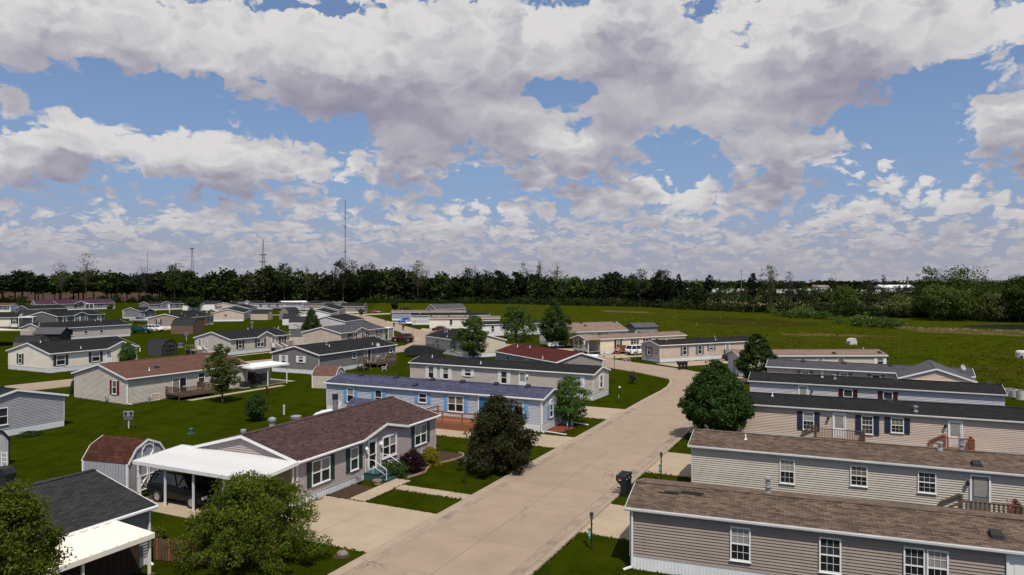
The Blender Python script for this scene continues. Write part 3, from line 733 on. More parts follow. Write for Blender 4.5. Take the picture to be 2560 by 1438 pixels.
house('l20', 'far pinkish home with a sharp end gable beside the open field', A=(850, 766), B=(909.6, 766.2), W=4.8, he=2.75, rise=1.3, sid='brown', roof='dark', wins=[('F', 896, 773, 'T', S('black')), ('R', 917, 772, 'T', S('black'))])
house('l21', 'white home with a wide gable behind the cone shaped tree', A=(829, 784), ang=95, L=15, C=(750, 784), he=2.75, sid='white', roof='dark')
house('l22', 'pale grey home with a flat gable right of the cone shaped tree', A=(864.5, 804), ang=82, L=14, C=(790, 800), he=2.75, sid='palegrey', roof='dark')
house('l23', 'far left home with a brown roof at the edge of the tan field', B=(27, 764), ang=12, L=20, he=2.75, W=7, sid='white', roof='rust', wins=[('F', 8, 769, 'D', S('black')), ('F', 18, 769, 'T', S('black'))])
house('l24', 'cream home with a corner porch and wooden steps on the left edge', B=(45, 793.4), ang=22, L=17, he=2.75, W=7.5, sid='ivory', roof='dark', wins=[('F', 36, 804, 'T', S('black'))])
house('l25', 'brown roofed blue grey home beside the bright blue car', A=(978.6, 780.8), B=(1165, 780), he=2.75, W=4.6, sid='blue', roof='pinkbrown', vents=[('p', 1006, 776), ('v', 1074, 778)])
house('l26', 'pale grey home with a dark roof, middle of three long homes by the far field', A=(1026.4, 789.2), B=(1225, 788), he=2.75, W=4.6, sid='palegrey', roof='dark', vents=[('p', 1050, 785)], wins=[('L', 1022, 798, 'T')])
house('l27', 'cream home with a brown roof and arched end window behind the dark red sedan', A=(1072, 796.8), B=(1251, 796), he=2.75, W=4.6, sid='ivory', roof='pinkbrown', vents=[('p', 1099, 792), ('v', 1078, 791), ('v', 1122, 791), ('v', 1163, 791)],
      wins=[('F', 1127.6, 807.4, 'T', dict(curt=SCREEN)), ('L', 1061.6, 805, 'A', dict(z=1.55))])
house('l28', 'grey home with a steep plain gable at the edge of the green field', A=(1089, 774), ang=48, L=15, C=(1041, 774), rise=1.9, he=2.75, sid='grey', roof='slate')
house('l29', 'pale home with a low cross gable right of the steep gable', A=(1112, 769.5), B=(1140, 769.3), he=2.75, W=6, rise=1.4, sid='palegrey', roof='dark', wins=[('F', 1120, 773, 'D'), ('F', 1130, 773, 'T')])
house('m6', 'light beige home with a black roof, small porch and one green shuttered window', A=(1059.6, 839.3), ang=-57, L=16, W=7.4, he=2.75, sid='beige', roof='dark', rise=1.05,
      wins=[('F', 1090.8, 856.5, 'R', dict(glass=BLIND)), ('F', 1133, 864.5, 'T', S('teal'))], vents=[('m', 1112, 831), ('p', 1118, 830), ('p', 1118, 842)])
house('n1', 'blue grey home cut by the left edge of the picture, white skirting', origin=(-55.7, 61.8), ang=-25.6, L=14, W=8.0, he=2.75, sid='steel', roof='dark', sk=.6, wins=[('R', 5.6, 1038, 'T')], vents=[('v', 26, 962)])
house('n2', 'dark shingled home with a cream patio cover in the near left corner', B=(392.7, 1262.8), ang=64.4, L=15, he=2.65, W=8.2, rise=1.1, sid='grey', roof='coal', sk=.45, tabs=True)
house('f1', 'white roofed home far behind the grey homes', A=(500, 759), B=(560, 757.5), he=3.2, W=6, sid='white', roof='dark')
house('f2', 'far home with a dark roof just before the woods, right of the white roofed home', A=(580, 756.5), B=(662, 755.5), he=3.0, W=6, sid='palegrey', roof='dark', dorm=[((610, 756.2), (625, 756), .03, 1.0)])
house('f3', 'far home with a flat white roof just before the woods', A=(706, 756), B=(770, 755), he=3.0, W=7, rise=.5, sid='brown', roof='white')
house('f4', 'far dark roofed home with two small white gables near the street end', A=(770, 755.5), B=(838, 758), he=3.0, W=6, sid='grey', roof='dark', dorm=[((831, 757.9), (837.5, 758), .03, 1.0)])

h_ = HOUSES['r1']                                             # the dark strip of new shingles
m_ = MB()
for r_, (a_, b_) in enumerate(((1.0, 1.9), (1.25, 2.9), (2.0, 3.0))):
    y_ = 1.36 + .14 * r_; z_ = h_['he'] + h_['rise'] * (y_ + .18) / 2.48 + .034; m_.quad((a_, y_, z_), (b_, y_, z_), (b_, y_ + .13, z_ + .02), (a_, y_ + .13, z_ + .02))
m_.build('repair_strip', ROOF['dark'], h_['root'])

# ------------------------------------------------------------------ ground
U = Vector((.4325, .9016, 0)); V = Vector((.9016, -.4325, 0)); RO = Vector((-3.5, 30.9, 0)); UANG = math.atan2(U.y, U.x)
def rd(a, b, z=0.0): return RO + U * a + V * b + Vector((0, 0, z))


def grass_mat(name, base, lite, brown, fb=.62, yel=(.075, .085, .012)):
    m, g, b = material(name)
    oc = g.new('ShaderNodeTexCoord').outputs['Object']
    n = g.noise(oc, .045, 5, .62); n2 = g.noise(oc, .6, 5, .65); n3 = g.noise(oc, 7.0, 4, .7)
    c = g.mix(g.ramp(n2, .32, .68), base, lite)
    c = g.mix(g.ramp(n, fb, fb + .13, 0, .8), c, brown)
    c = g.mix(g.ramp(g.noise(oc, .17, 4, .6), .50, .72, 0, .65), c, yel)
    c = g.mix(g.ramp(g.noise(oc, 1.7, 4, .7), .58, .72, 0, .45), c, tuple(x * 1.5 for x in yel))
    c = g.mix(g.ramp(g.noise(oc, .33, 4, .7), .60, .72, 0, .6), c, tuple(x * .6 for x in base))
    st = g.noise(g.v('MULTIPLY', g.v('ADD', oc, g.v('SCALE', g.noise(oc, .05, 2, .5, out='Color'), scale=9.0)), (.62, .10, 0.0)), 1.0, 2, .5)      # mower passes
    c = g.mix(g.ramp(st, .42, .58, 0, .32), c, tuple(x * 1.35 for x in lite))
    c = g.mix(g.ramp(n3, .25, .75, .0, .55), c, tuple(x * .45 for x in base))
    g.put(b.inputs['Base Color'], c); b.inputs['Roughness'].default_value = 1.0; b.inputs['Specular IOR Level'].default_value = .0
    bp = g.new('ShaderNodeBump'); bp.inputs['Strength'].default_value = .9; bp.inputs['Distance'].default_value = .08
    g.put(bp.inputs['Height'], g.noise(oc, 9.0, 5, .75)); g.put(b.inputs['Normal'], bp.outputs[0])
    return m


LAWN = grass_mat('lawn_grass', (.019, .029, .0012), (.032, .045, .0018), (.032, .034, .004), .66, (.048, .054, .0025))
MEAD = grass_mat('meadow_grass', (.021, .033, .0016), (.052, .064, .0036), (.050, .042, .008), .48, (.074, .074, .008))
TAN = simple('tilled_soil', (.058, .034, .021), .95, .25, .03, spec=.05)  # soil colour lowered to imitate cloud shadow lying on the field
TANG = simple('stubble', (.12, .095, .035), .95, .3, .05, spec=.05)
MB().quad((-9000, -300, 0), (9000, -300, 0), (9000, 16000, 0), (-9000, 16000, 0)).build('ground', LAWN, kind='structure')


def sheet(name, pts, mat, z):
    b = MB(); b.add([(p.x, p.y, z) for p in pts], [tuple(range(len(pts)))]); return b.build(name, mat, kind='structure')


mead = [at(*p) for p in [(900, 788), (1090, 775), (1235, 800), (1430, 806), (1570, 826), (1730, 842), (1862, 852), (1945, 882), (2225, 906), (2440, 962), (2560, 1003), (2760, 1080)]]
mead += [Vector((120, 36, 0)), Vector((900, 60, 0)), Vector((900, 640, 0)), Vector((-110, 640, 0))]
sheet('meadow', mead, MEAD, .012)
sheet('tilled_field', [Vector(p) for p in [(-1500, 474, 0), (-205, 474, 0), (-205, 960, 0), (-1500, 960, 0)]], TAN, .03)
sheet('stubble_field', [Vector(p) for p in [(95, 420, 0), (260, 268, 0), (800, 240, 0), (800, 690, 0), (95, 690, 0)]], TANG, .03)
WATER = simple('pond_water', (.035, .040, .045), .08, .2, .2, spec=.6)
sheet('pond', [at(*p) for p in [(2400, 817), (2440, 813), (2560, 812), (2760, 814), (2760, 832), (2560, 824), (2470, 821)]], WATER, .035)
DRY = grass_mat('dry_grass', (.070, .055, .016), (.125, .105, .040), (.040, .042, .006), .5, (.045, .052, .004)); BRN_G = grass_mat('brown_grass', (.028, .028, .004), (.044, .042, .007), (.022, .026, .002), .5, (.034, .040, .003))
def ragged(name, pts, mat, z):
    out = []; n = len(pts)
    for i in range(n):
        a, b = Vector(pts[i]), Vector(pts[(i + 1) % n])
        for k in range(10): p = a.lerp(b, k / 10); w = min(2.2, (b - a).length * .05); out.append(p + Vector((rnd.uniform(-w, w), rnd.uniform(-w, w) * 1.6, 0)))
    return sheet(name, out, mat, z)
ragged('brown_meadow', [at(*p) for p in [(1690, 799), (1790, 792), (1930, 799), (2060, 812), (1960, 817), (1800, 813)]], BRN_G, .022)
ragged('brown_meadow', [at(*p) for p in [(1500, 776), (1610, 779), (1640, 784), (1520, 781)]], DRY, .022)
ragged('dry_meadow', [at(*p) for p in [(2250, 823), (2330, 822), (2450, 830), (2640, 838), (2640, 846), (2440, 836), (2300, 830)]], DRY, .022)
ragged('yellow_meadow', [at(*p) for p in [(1950, 832), (2120, 836), (2260, 843), (2140, 842), (1960, 839)]], DRY, .020)
REED = simple('dry_reeds', (.23, .19, .10), .9, .35, .6)

# concrete
def concrete_mat(name, rgb, stain, dirty=False):
    m, g, b = material(name)
    oc = g.new('ShaderNodeTexCoord').outputs['Object']; oi = g.new('ShaderNodeObjectInfo').outputs['Random']
    n = g.noise(oc, .55, 6, .65); n2 = g.noise(oc, 6.0, 4, .7); n3 = g.noise(oc, 26.0, 3, .7)
    c = g.mix(g.ramp(n, .25, .75), tuple(x * .86 for x in rgb), tuple(x * 1.06 for x in rgb))
    c = g.mix(g.ramp(oi, 0, 1, 0, .30, False), c, tuple(x * .82 for x in rgb))
    c = g.mix(g.ramp(n2, .52, .8, 0, .35), c, stain)
    if dirty: c = g.mix(g.ramp(g.noise(g.v('ADD', oc, g.v('SCALE', g.noise(oc, 3.0, 3, .6, out='Color'), scale=.5)), .55, 4, .65), .40, .70, 0, .62), c, stain)
    c = g.mix(g.ramp(n3, .3, .7, .14, 0), c, tuple(x * .5 for x in rgb))
    vo = g.new('ShaderNodeTexVoronoi', feature='DISTANCE_TO_EDGE'); g.put(vo.inputs['Vector'], g.v('ADD', oc, g.v('SCALE', g.noise(oc, 1.1, 4, .6, out='Color'), scale=1.6))); vo.inputs['Scale'].default_value = .16
    crack = g.m('MULTIPLY', g.ramp(vo.outputs['Distance'], .0, .006, .75, 0, False), g.ramp(g.noise(oc, .12, 2, .5), .50, .60))
    c = g.mix(crack, c, tuple(x * .35 for x in stain))
    sp_ = g.m('MULTIPLY', g.ramp(g.noise(oc, 1.6, 3, .6), .66, .78), g.ramp(g.noise(oc, .25, 2, .5), .45, .65))
    c = g.mix(g.m('MULTIPLY', sp_, .45), c, tuple(x * .45 for x in stain))
    g.put(b.inputs['Base Color'], c); b.inputs['Roughness'].default_value = .9; b.inputs['Specular IOR Level'].default_value = .2
    bp = g.new('ShaderNodeBump'); bp.inputs['Strength'].default_value = .35; bp.inputs['Distance'].default_value = .01
    g.put(bp.inputs['Height'], n3); g.put(b.inputs['Normal'], bp.outputs[0])
    return m


CONC = concrete_mat('road_concrete', (.318, .244, .180), (.20, .152, .118))
CONC2 = concrete_mat('drive_concrete', (.375, .302, .215), (.24, .188, .140))
CONC3 = concrete_mat('kerb_concrete', (.325, .262, .195), (.18, .145, .125))
GUT = concrete_mat('gutter_concrete', (.335, .26, .202), (.115, .085, .080), True)
JOINT = simple('joint_base', (.06, .045, .036), .95, .2)  # dark base sheet that shows in the gaps between slabs
JT = .010


def slab_mesh(q, z, mat, gap=JT, th=.10):
    """q: four ground corners; the edges are pulled in by the joint"""
    c = sum((Vector(p) for p in q), Vector()) / 4; out = []
    for i in range(4):
        p, a, b = Vector(q[i]), Vector(q[i - 1]), Vector(q[(i + 1) % 4])
        out.append(p + ((a - p).normalized() + (b - p).normalized()) * gap)
    m = MB(); vs = [(p.x, p.y, z) for p in out] + [(p.x, p.y, z - th) for p in q]
    m.add(vs, [(0, 1, 2, 3), (0, 4, 5, 1), (1, 5, 6, 2), (2, 6, 7, 3), (3, 7, 4, 0)])
    return m.mesh('slab', mat)


def pave(name, q, nx, ny, z=.035, mat=None):
    """a pavement of nx by ny concrete slabs inside the quad q"""
    mat = mat or CONC2; q = [Vector((p[0], p[1], 0)) for p in q]
    b = MB(); b.add([(p.x, p.y, z - .012) for p in q], [(0, 1, 2, 3)])
    o = b.build(name, JOINT, kind='structure')
    L = lambda s, t: (q[0] * (1 - s) + q[1] * s) * (1 - t) + (q[3] * (1 - s) + q[2] * s) * t
    for i in range(nx):
        for j in range(ny):
            put('slab', slab_mesh([L(i / nx, j / ny), L((i + 1) / nx, j / ny), L((i + 1) / nx, (j + 1) / ny), L(i / nx, (j + 1) / ny)], z + rnd.uniform(-.002, .002), mat), o)
    return o


def spline(pts, step):
    P = [Vector((p[0], p[1], 0)) for p in pts]; P = [P[0] * 2 - P[1]] + P + [P[-1] * 2 - P[-2]]; out = []
    for i in range(1, len(P) - 2):
        n = max(1, int((P[i + 1] - P[i]).length / step))
        for k in range(n):
            t = k / n; a, b, c, d = P[i - 1], P[i], P[i + 1], P[i + 2]
            out.append(.5 * (2 * b + (c - a) * t + (2 * a - 5 * b + 4 * c - d) * t * t + (3 * b - a - 3 * c + d) * t ** 3))
    return out + [P[-2]]


def road(name, pts, half, step=4.6, z=.03, kerb=True):
    c = spline(pts, step); n = len(c); nor = []
    for i in range(n):
        d = (c[min(i + 1, n - 1)] - c[max(i - 1, 0)]).normalized(); nor.append(Vector((d.y, -d.x, 0)))      # to the right
    off = lambda i, w: c[i] + nor[i] * w
    b = MB()
    for i in range(n - 1): b.quad(*[(p.x, p.y, z - .012) for p in (off(i, -half), off(i + 1, -half), off(i + 1, half), off(i, half))])
    o = b.build(name, JOINT, kind='structure'); g = .48; kw = .40
    inn = half - kw - g
    for i in range(n - 1):
        for w0, w1 in ((-inn, 0), (0, inn)):
            put('slab', slab_mesh([off(i, w0), off(i + 1, w0), off(i + 1, w1), off(i, w1)], z + rnd.uniform(-.0015, .0015), CONC), o)
        for s in (-1, 1):                                                                       # dirty gutter pan, then a rolled kerb
            put('gutter_slab', slab_mesh([off(i, s * inn), off(i + 1, s * inn), off(i + 1, s * (inn + g)), off(i, s * (inn + g))], z - .002, GUT, .005), o)
            kb = MB(); prof = [(inn + g, z - .004), (inn + g + .14, z + .045), (half, z + .055), (half + .02, -.02)]
            gap = (c[i + 1] - c[i]).normalized() * .008
            for (wa, za), (wb, zb) in zip(prof, prof[1:]):
                p = [off(i, s * wa) + gap, off(i + 1, s * wa) - gap, off(i + 1, s * wb) - gap, off(i, s * wb) + gap]; zz = (za, za, zb, zb)
                kb.quad(*[(q.x, q.y, h) for q, h in zip(p, zz)])
            kb.build('kerb', CONC3, o)
    return o


main = [rd(a, 0) for a in (-36, -20, 0, 25, 50, 60)] + [Vector(p) for p in [(24.4, 94.0, 0), (21.3, 101.6, 0), (16.3, 109.5, 0), (9.5, 121, 0), (4, 131, 0), (-2, 141, 0), (-9, 148.5, 0), (-17.5, 152, 0)]]
road('street', main, 3.95)
road('back_street', [(-72, 66), (-57, 88), (-43, 108), (-31, 122), (-21, 134), (-17.5, 152), (-24, 178), (-35, 207), (-46, 238), (-58, 268), (-75, 296), (-100, 312)], 3.3, 7.0, z=.026)

# driveways and walks, in street coordinates (a along, b across)
Q = lambda a0, a1, b0, b1: [rd(a0, b0), rd(a1, b0), rd(a1, b1), rd(a0, b1)]
E = 3.97
pave('driveway', Q(.8, 7.0, -E, -11.75), 2, 2)
pave('carport_slab', Q(.6, 4.35, -11.8, -21.2), 1, 2)
pave('walkway', Q(7.02, 11.9, -10.15, -8.95), 3, 1)
pave('walkway', Q(9.9, 10.9, -E, -8.93), 1, 4)
pave('driveway', Q(24.2, 28.3, -E, -20), 1, 4)
pave('driveway', Q(36.8, 42.6, -E, -20), 2, 3)
pave('driveway', Q(7.7, 12.8, E, 22), 2, 3)
pave('driveway', Q(20.4, 26.6, E, 26), 2, 4)
pave('driveway', Q(34.2, 39.2, E, 26), 2, 4)
W4 = lambda k, x0, x1, y0, y1: [world(k, x0, y0), world(k, x1, y0), world(k, x1, y1), world(k, x0, y1)]
pave('driveway', W4('r7', -1.5, 20, -5.6, -.9), 4, 1)
pave('driveway', W4('r8', -2.5, 19, -6.2, -.8), 4, 1)
pave('driveway', W4('r9', -3, 8, -9, -4), 3, 1)
pave('driveway', W4('r6', -6, 4, -6.5, -1), 2, 1)
pave('walkway', W4('l3', -1, 14, -2.6, -1.6), 8, 1)
pave('walkway', W4('l4', 5, 18, -3.6, -2.7), 8, 1)
pave('driveway', W4('l4', 15.5, 21.5, -1.5, 8), 1, 2)
pave('driveway', W4('l16', -14, 0, .5, 4.0), 3, 1)
pave('driveway', W4('l16', -14, 1, 5.2, 10.6), 3, 1)
pave('driveway', [at(*p) for p in [(966, 850), (1048, 852), (1052, 845), (972, 843)]], 3, 1)
pave('driveway', [at(*p) for p in [(1046, 828), (1130, 836), (1150, 829), (1056, 821)]], 3, 1)
pave('driveway', [at(*p) for p in [(962, 808), (1075, 812), (1080, 808), (965, 804)]], 3, 1)
pave('driveway', [at(*p) for p in [(885, 789), (975, 786), (978, 783), (890, 785.5)]], 2, 1)
pave('walkway', [at(*p) for p in [(655, 788.5), (722, 788.5), (722, 787.3), (655, 787.3)]], 5, 1)
pave('walkway', [at(*p) for p in [(862, 803.5), (905, 803.5), (905, 801.5), (862, 801.5)]], 3, 1)

MULCH = simple('dark_mulch', (.045, .024, .014), .95, .5, 6, bump=1.0, bscale=14)
MULR = simple('red_mulch', (.155, .036, .022), .95, .45, 6, bump=1.0, bscale=14)
def bed(name, pts, mat, z=.03):
    n = len(pts); c = sum(pts, Vector()) / n; b = MB()
    b.add([(c.x, c.y, z + .05)] + [(p.x, p.y, z) for p in pts] + [(c.x + (p.x - c.x) * .85, c.y + (p.y - c.y) * .85, z + .04) for p in pts],
          [(0, n + 1 + i, n + 1 + (i + 1) % n) for i in range(n)] + [(n + 1 + i, 1 + i, 1 + (i + 1) % n, n + 1 + (i + 1) % n) for i in range(n)])
    return b.build(name, mat, kind='structure')
bed('mulch_bed', Q(7.1, 9.7, -11.75, -10.2), MULCH)
bed('mulch_bed', [rd(12.1, -11.6), rd(12.3, -9.6), rd(14.0, -9.3), rd(15.2, -9.8), rd(16.6, -9.6), rd(18.2, -9.1), rd(19.4, -9.5), rd(19.6, -11.6)], MULCH)
bed('mulch_bed', [rd(28.9, -7.0), rd(30.1, -5.6), rd(32.0, -5.4), rd(33.4, -6.2), rd(33.6, -7.2)], MULR)
EDG = simple('edging_brick', (.30, .20, .15), .9, .3, 5)
ed = put('garden_edging', None); tag(ed, 'low curved brick edging round the shrub bed of the mauve home', 'garden edging')
pts = [rd(*p) for p in [(12.3, -9.55), (13.2, -9.35), (14.0, -9.25), (14.8, -9.6), (15.6, -9.8), (16.4, -9.65), (17.2, -9.3), (18.2, -9.05), (18.9, -9.1), (19.4, -9.4), (19.6, -9.9)]]
for p, q in zip(pts, pts[1:]):
    for k in range(3): MB().bar(p.lerp(q, k / 3 + .03) + Vector((0, 0, .06)), p.lerp(q, (k + 1) / 3 - .03) + Vector((0, 0, .06)), .10, .11).build('brick', EDG, ed)

# ------------------------------------------------------------------ leaves and trees
LEAF = {k: leaf_mat('leaf_' + k, *v) for k, v in {
    'deep': ((0.0155, 0.0310, 0.0070), (0.0558, 0.1023, 0.0186)), 'maple': ((0.0279, 0.0558, 0.0093), (0.0930, 0.1519, 0.0248)), 'crab': ((.032, .058, .006), (.165, .232, .022), .46, (.125, .100, .024), .10),
    'plum': ((.014, .019, .006), (.044, .054, .013), .3, (.055, .025, .016)), 'wine': ((0.0155, 0.0070, 0.0093), (0.0465, 0.0170, 0.0217)), 'gold': ((.13, .115, .010), (.30, .25, .022)), 'wood': ((.0065, .011, .0035), (.018, .027, .007), .15, None, .06), 'wood2': ((.016, .030, .006), (.055, .078, .014), .15, None, .06),  # wood leaf tones darkened in place of cloud shadow over the far woods
    'wood3': ((.018, .018, .009), (.048, .046, .022), .15, None, .06), 'lime': ((0.0465, 0.0744, 0.0155), (0.1116, 0.1519, 0.0310)), 'willow': ((0.0403, 0.0697, 0.0124), (0.0899, 0.1302, 0.0217)), 'olive': ((0.0558, 0.0713, 0.0217), (0.1364, 0.1519, 0.0465)),
    'hedge': ((0.0124, 0.0248, 0.0062), (0.0403, 0.0651, 0.0139)), 'spruce': ((0.0155, 0.0310, 0.0109), (0.0403, 0.0682, 0.0217)), 'reed': ((.10, .075, .035), (.25, .20, .10), .1), 'twig': ((.030, .024, .018), (.055, .045, .034), .1)}.items()}


def quads_mesh(name, vs, mat):
    """vs: (N,4,3) array of leaf quads"""
    n = len(vs); me = bpy.data.meshes.new(name); me.vertices.add(n * 4); me.vertices.foreach_set('co', vs.astype(np.float32).ravel())
    me.loops.add(n * 4); me.loops.foreach_set('vertex_index', np.arange(n * 4, dtype=np.int32))
    me.polygons.add(n); me.polygons.foreach_set('loop_start', np.arange(0, n * 4, 4, dtype=np.int32)); me.polygons.foreach_set('loop_total', np.full(n, 4, dtype=np.int32))
    me.materials.append(mat); me.update(calc_edges=True); return me


def leaf_quads(c, size, outward=None, up=.25, asp=.62):
    n = len(c); nr = rng.normal(size=(n, 3))
    if outward is not None: nr += outward * .9
    nr[:, 2] += up; nr /= np.linalg.norm(nr, axis=1)[:, None] + 1e-9
    t = rng.normal(size=(n, 3)); t -= nr * (t * nr).sum(1)[:, None]; t /= np.linalg.norm(t, axis=1)[:, None] + 1e-9
    b = np.cross(nr, t); s = size * rng.uniform(.6, 1.3, n)[:, None]
    a, w = t * s * .5, b * s * .5 * asp
    return np.stack([c - a, c + w - a * .1 + nr * s * .06, c + a, c - w - a * .1 + nr * s * .06], 1)


ENV = {'round': lambda t: np.sin(np.pi * np.clip(t, .02, .98)) ** .55, 'oval': lambda t: np.sin(np.pi * np.clip(t, .02, .98) ** .8) ** .7,
       'pear': lambda t: np.where(t < .33, (np.clip(t, .0, 1) / .33 * .85 + .15) ** .5, np.clip((1 - t) / .67, 0, 1) ** .72), 'cone': lambda t: np.clip(1.02 - t, .03, 1) ** .85,
       'dome': lambda t: np.sqrt(np.clip(1 - t ** 2, .02, 1)), 'vase': lambda t: np.clip(.35 + 1.1 * t, 0, 1) * np.sqrt(np.clip(1.04 - t ** 4, 0, 1)),
       'spread': lambda t: np.sin(np.pi * np.clip(t * .8 + .12, 0, 1)) ** .5}


def crown(kind, z0, z1, r, nl, k, cr, size, lump=.22, shell=.55, up=.25, flat=.75):
    """leaf quads in k clumps spread through the crown's volume, and the clump centres"""
    env = ENV[kind]; t = rng.uniform(0, 1, k * 3); keep = rng.uniform(0, 1, k * 3) < (env(t) ** 1.3 * .9 + .1); t = t[keep][:k]; kk = len(t)
    ph = rng.uniform(0, 2 * np.pi, kk); ph0, f0 = rng.uniform(0, 6, 2)
    wob = 1 + lump * np.sin(3 * ph + 5 * t + ph0) * np.cos(7 * t + 2 * ph + f0)
    rho = r * env(t) * wob * (1 - shell * rng.uniform(0, 1, kk) ** 1.6)
    cc = np.stack([np.cos(ph) * rho, np.sin(ph) * rho, z0 + (z1 - z0) * t], 1)
    per = rng.multinomial(nl, (lambda w: w / w.sum())(rng.uniform(.5, 1.5, kk)))
    idx = np.repeat(np.arange(kk), per); sz = cr * rng.uniform(.55, 1.35, kk)[idx][:, None]
    off = rng.normal(size=(len(idx), 3)); off /= np.linalg.norm(off, axis=1)[:, None] + 1e-9; off *= sz * rng.uniform(.25, 1.0, len(idx))[:, None] ** .6; off[:, 2] *= flat
    p = cc[idx] + off; o = off / (np.linalg.norm(off, axis=1)[:, None] + 1e-9)
    o2 = p - np.array([0, 0, (z0 + z1) / 2]); o2 /= np.linalg.norm(o2, axis=1)[:, None] + 1e-9
    return leaf_quads(p, size, o * .6 + o2 * .6, up), cc


def trunk_mesh(h0, cc, z1, rt, limbs=12, n=8, mat=None):
    b = MB(); top = h0 + (z1 - h0) * .62
    b.tube([(0, 0, -.1), (.0, .0, .12), (.03 * rt * 8, 0, h0 * .6), (0, .02, h0), (.06, .0, (h0 + top) / 2), (0, 0, top)], [rt * 1.5, rt * 1.05, rt * .95, rt * .85, rt * .5, rt * .12], n)
    if len(cc):
        for i in rng.choice(len(cc), min(limbs, len(cc)), replace=False):
            e = Vector(cc[i]); s = Vector((0, 0, h0 + max(0, (e.z - h0)) * rnd.uniform(.05, .45))); m = s.lerp(e, .5) + Vector((0, 0, -.06 * (e - s).length))
            b.tube([s, m, e], [rt * .42, rt * .26, rt * .06], 5, cap=False)
    return b.mesh('trunk', mat or BARK, True)


def tree(name, label, loc, kind, h, r, z0, nl, leaf, size, k=90, cr=.6, rt=.12, th=None, cat='tree', group=None, limbs=12, lump=.22, shell=.55, rz=None, **kw):
    t = thing(name, label, cat, loc, rz if rz is not None else rnd.uniform(0, 6.28), group)
    q, cc = crown(kind, z0 + cr * .4, h - cr * .4, max(.1, r - cr * .6), nl, k, cr, size, lump, shell, **kw)
    put('trunk', trunk_mesh(th or z0 * .9 + .2, cc, h, rt, limbs), t); put('crown', quads_mesh('crown', q, LEAF[leaf]), t)
    return t


def px_tree(name, label, px, base, top, wpx, kind, z0f, nl, leaf, lsz, **kw):
    """a tree from what the photograph shows: trunk foot at (px, base), crown top row, crown width in pixels"""
    p = at(px, base); s = p.y / F; h = (base - top) * s; r = wpx * s / 2
    kw.setdefault('cr', r * .30); kw.setdefault('rt', .035 * r + .05)
    return tree(name, label, p, kind, h, r, h * z0f, nl, LEAF and leaf, lsz, **kw)

LEAF['fresh'] = leaf_mat('leaf_fresh', (.018, .032, .005), (.070, .105, .014), .3, None, .06)
# ------------------------------------------------------------------ trees of the park
px_tree('broadleaf_tree', 'dense round topped green tree on the right kerb beside the brown shingle roofs', 1788, 1098, 898, 190, 'pear', .10, 46000, 'deep', .19, k=520, cr=.42, rt=.14, shell=.38, lump=.12)
px_tree('broadleaf_tree', 'dense round green tree hiding the end of the gravel grey home', 1892, 957, 829, 106, 'pear', .05, 22000, 'deep', .22, k=300, cr=.45, shell=.38, lump=.12)
px_tree('pear_tree', 'tall egg shaped dark tree on a bare trunk behind the red roof', 1386, 870, 748, 90, 'pear', .10, 17000, 'deep', .26, k=300, cr=.6, shell=.45, rt=.2)
px_tree('crab_apple_tree', 'small brownish green tree at the foot of the egg shaped tree', 1434, 871, 829, 60, 'dome', .05, 5000, 'crab', .22, k=90)
px_tree('maple_tree', 'airy maple with gaps of white wall behind the red roof', 1290, 874, 762, 104, 'spread', .14, 9500, 'maple', .28, k=110, cr=.75, shell=.85, limbs=24, lump=.35)
px_tree('maple_tree', 'upright maple rising above the long charcoal roof with white shutters', 1184, 900, 784, 92, 'oval', .06, 12000, 'maple', .24, k=130, cr=.62, lump=.35, limbs=20)
px_tree('ornamental_tree', 'bushy green tree between the blue roofed home and the parked brown truck', 1423, 1064, 940, 96, 'round', .06, 11000, 'maple', .15, k=120, cr=.42, lump=.38)
px_tree('plum_tree', 'dark purple leaved tree on the lawn beside the street', 1244, 1172, 990, 178, 'dome', .05, 40000, 'plum', .16, k=300, cr=.50, lump=.34, shell=.55, rt=.12)
px_tree('crab_apple_tree', 'green flowering crab tree with reddish tips in front of the white carport', 608, 1405, 1186, 325, 'dome', .10, 46000, 'crab', .115, k=260, cr=.46, lump=.5, shell=.75, rt=.13)
px_tree('crab_apple_tree', 'green tree in the bottom left corner beside the cream patio cover', 22, 1733, 1208, 262, 'round', .30, 42000, 'crab', .10, k=240, cr=.46, lump=.5, shell=.75, rt=.13)
px_tree('maple_tree', 'young upright maple on the lawn before the rust roofed beige home', 556, 1008, 853, 98, 'oval', .17, 6500, 'lime', .21, k=105, cr=.46, lump=.4, shell=.75, limbs=22, rt=.09)
px_tree('lilac_shrub', 'large round dark green shrub alone on the lawn behind the mauve home', 642, 1053, 984, 60, 'round', .0, 8000, 'deep', .12, k=110, cr=.34, cat='shrub', th=.3)
px_tree('arborvitae', 'dark narrow shrub at the left corner of the rust roofed home', 190, 984, 936, 26, 'cone', .0, 4000, 'spruce', .15, k=80, cr=.3, cat='shrub', th=.3)
px_tree('arborvitae', 'green cone shaped shrub before the door of the cream home', 316, 912, 853, 50, 'round', .0, 8000, 'maple', .17, k=150, cr=.42, cat='shrub', th=.4)
px_tree('arborvitae', 'tall cone shaped green tree beside the white gable', 778, 833, 768, 58, 'cone', .0, 15000, 'deep', .26, k=220, cr=.62, shell=.4, th=.5)
px_tree('broadleaf_tree', 'small dark round tree beside the long white fence', 483, 777, 743, 38, 'round', .25, 4000, 'hedge', .5, k=90)
px_tree('young_tree', 'young tree on the verge before the far pinkish gable', 903, 791, 772, 15, 'round', .2, 1200, 'wood2', .35, k=40)
px_tree('young_tree', 'slim sapling standing on the lawn near the tan barn shed', 668, 991, 966, 9, 'oval', .3, 500, 'maple', .14, k=30, rt=.03)
px_tree('broadleaf_tree', 'dark tree standing alone at the near edge of the green field', 987, 777, 748, 24, 'round', .1, 2200, 'hedge', .5, k=60)
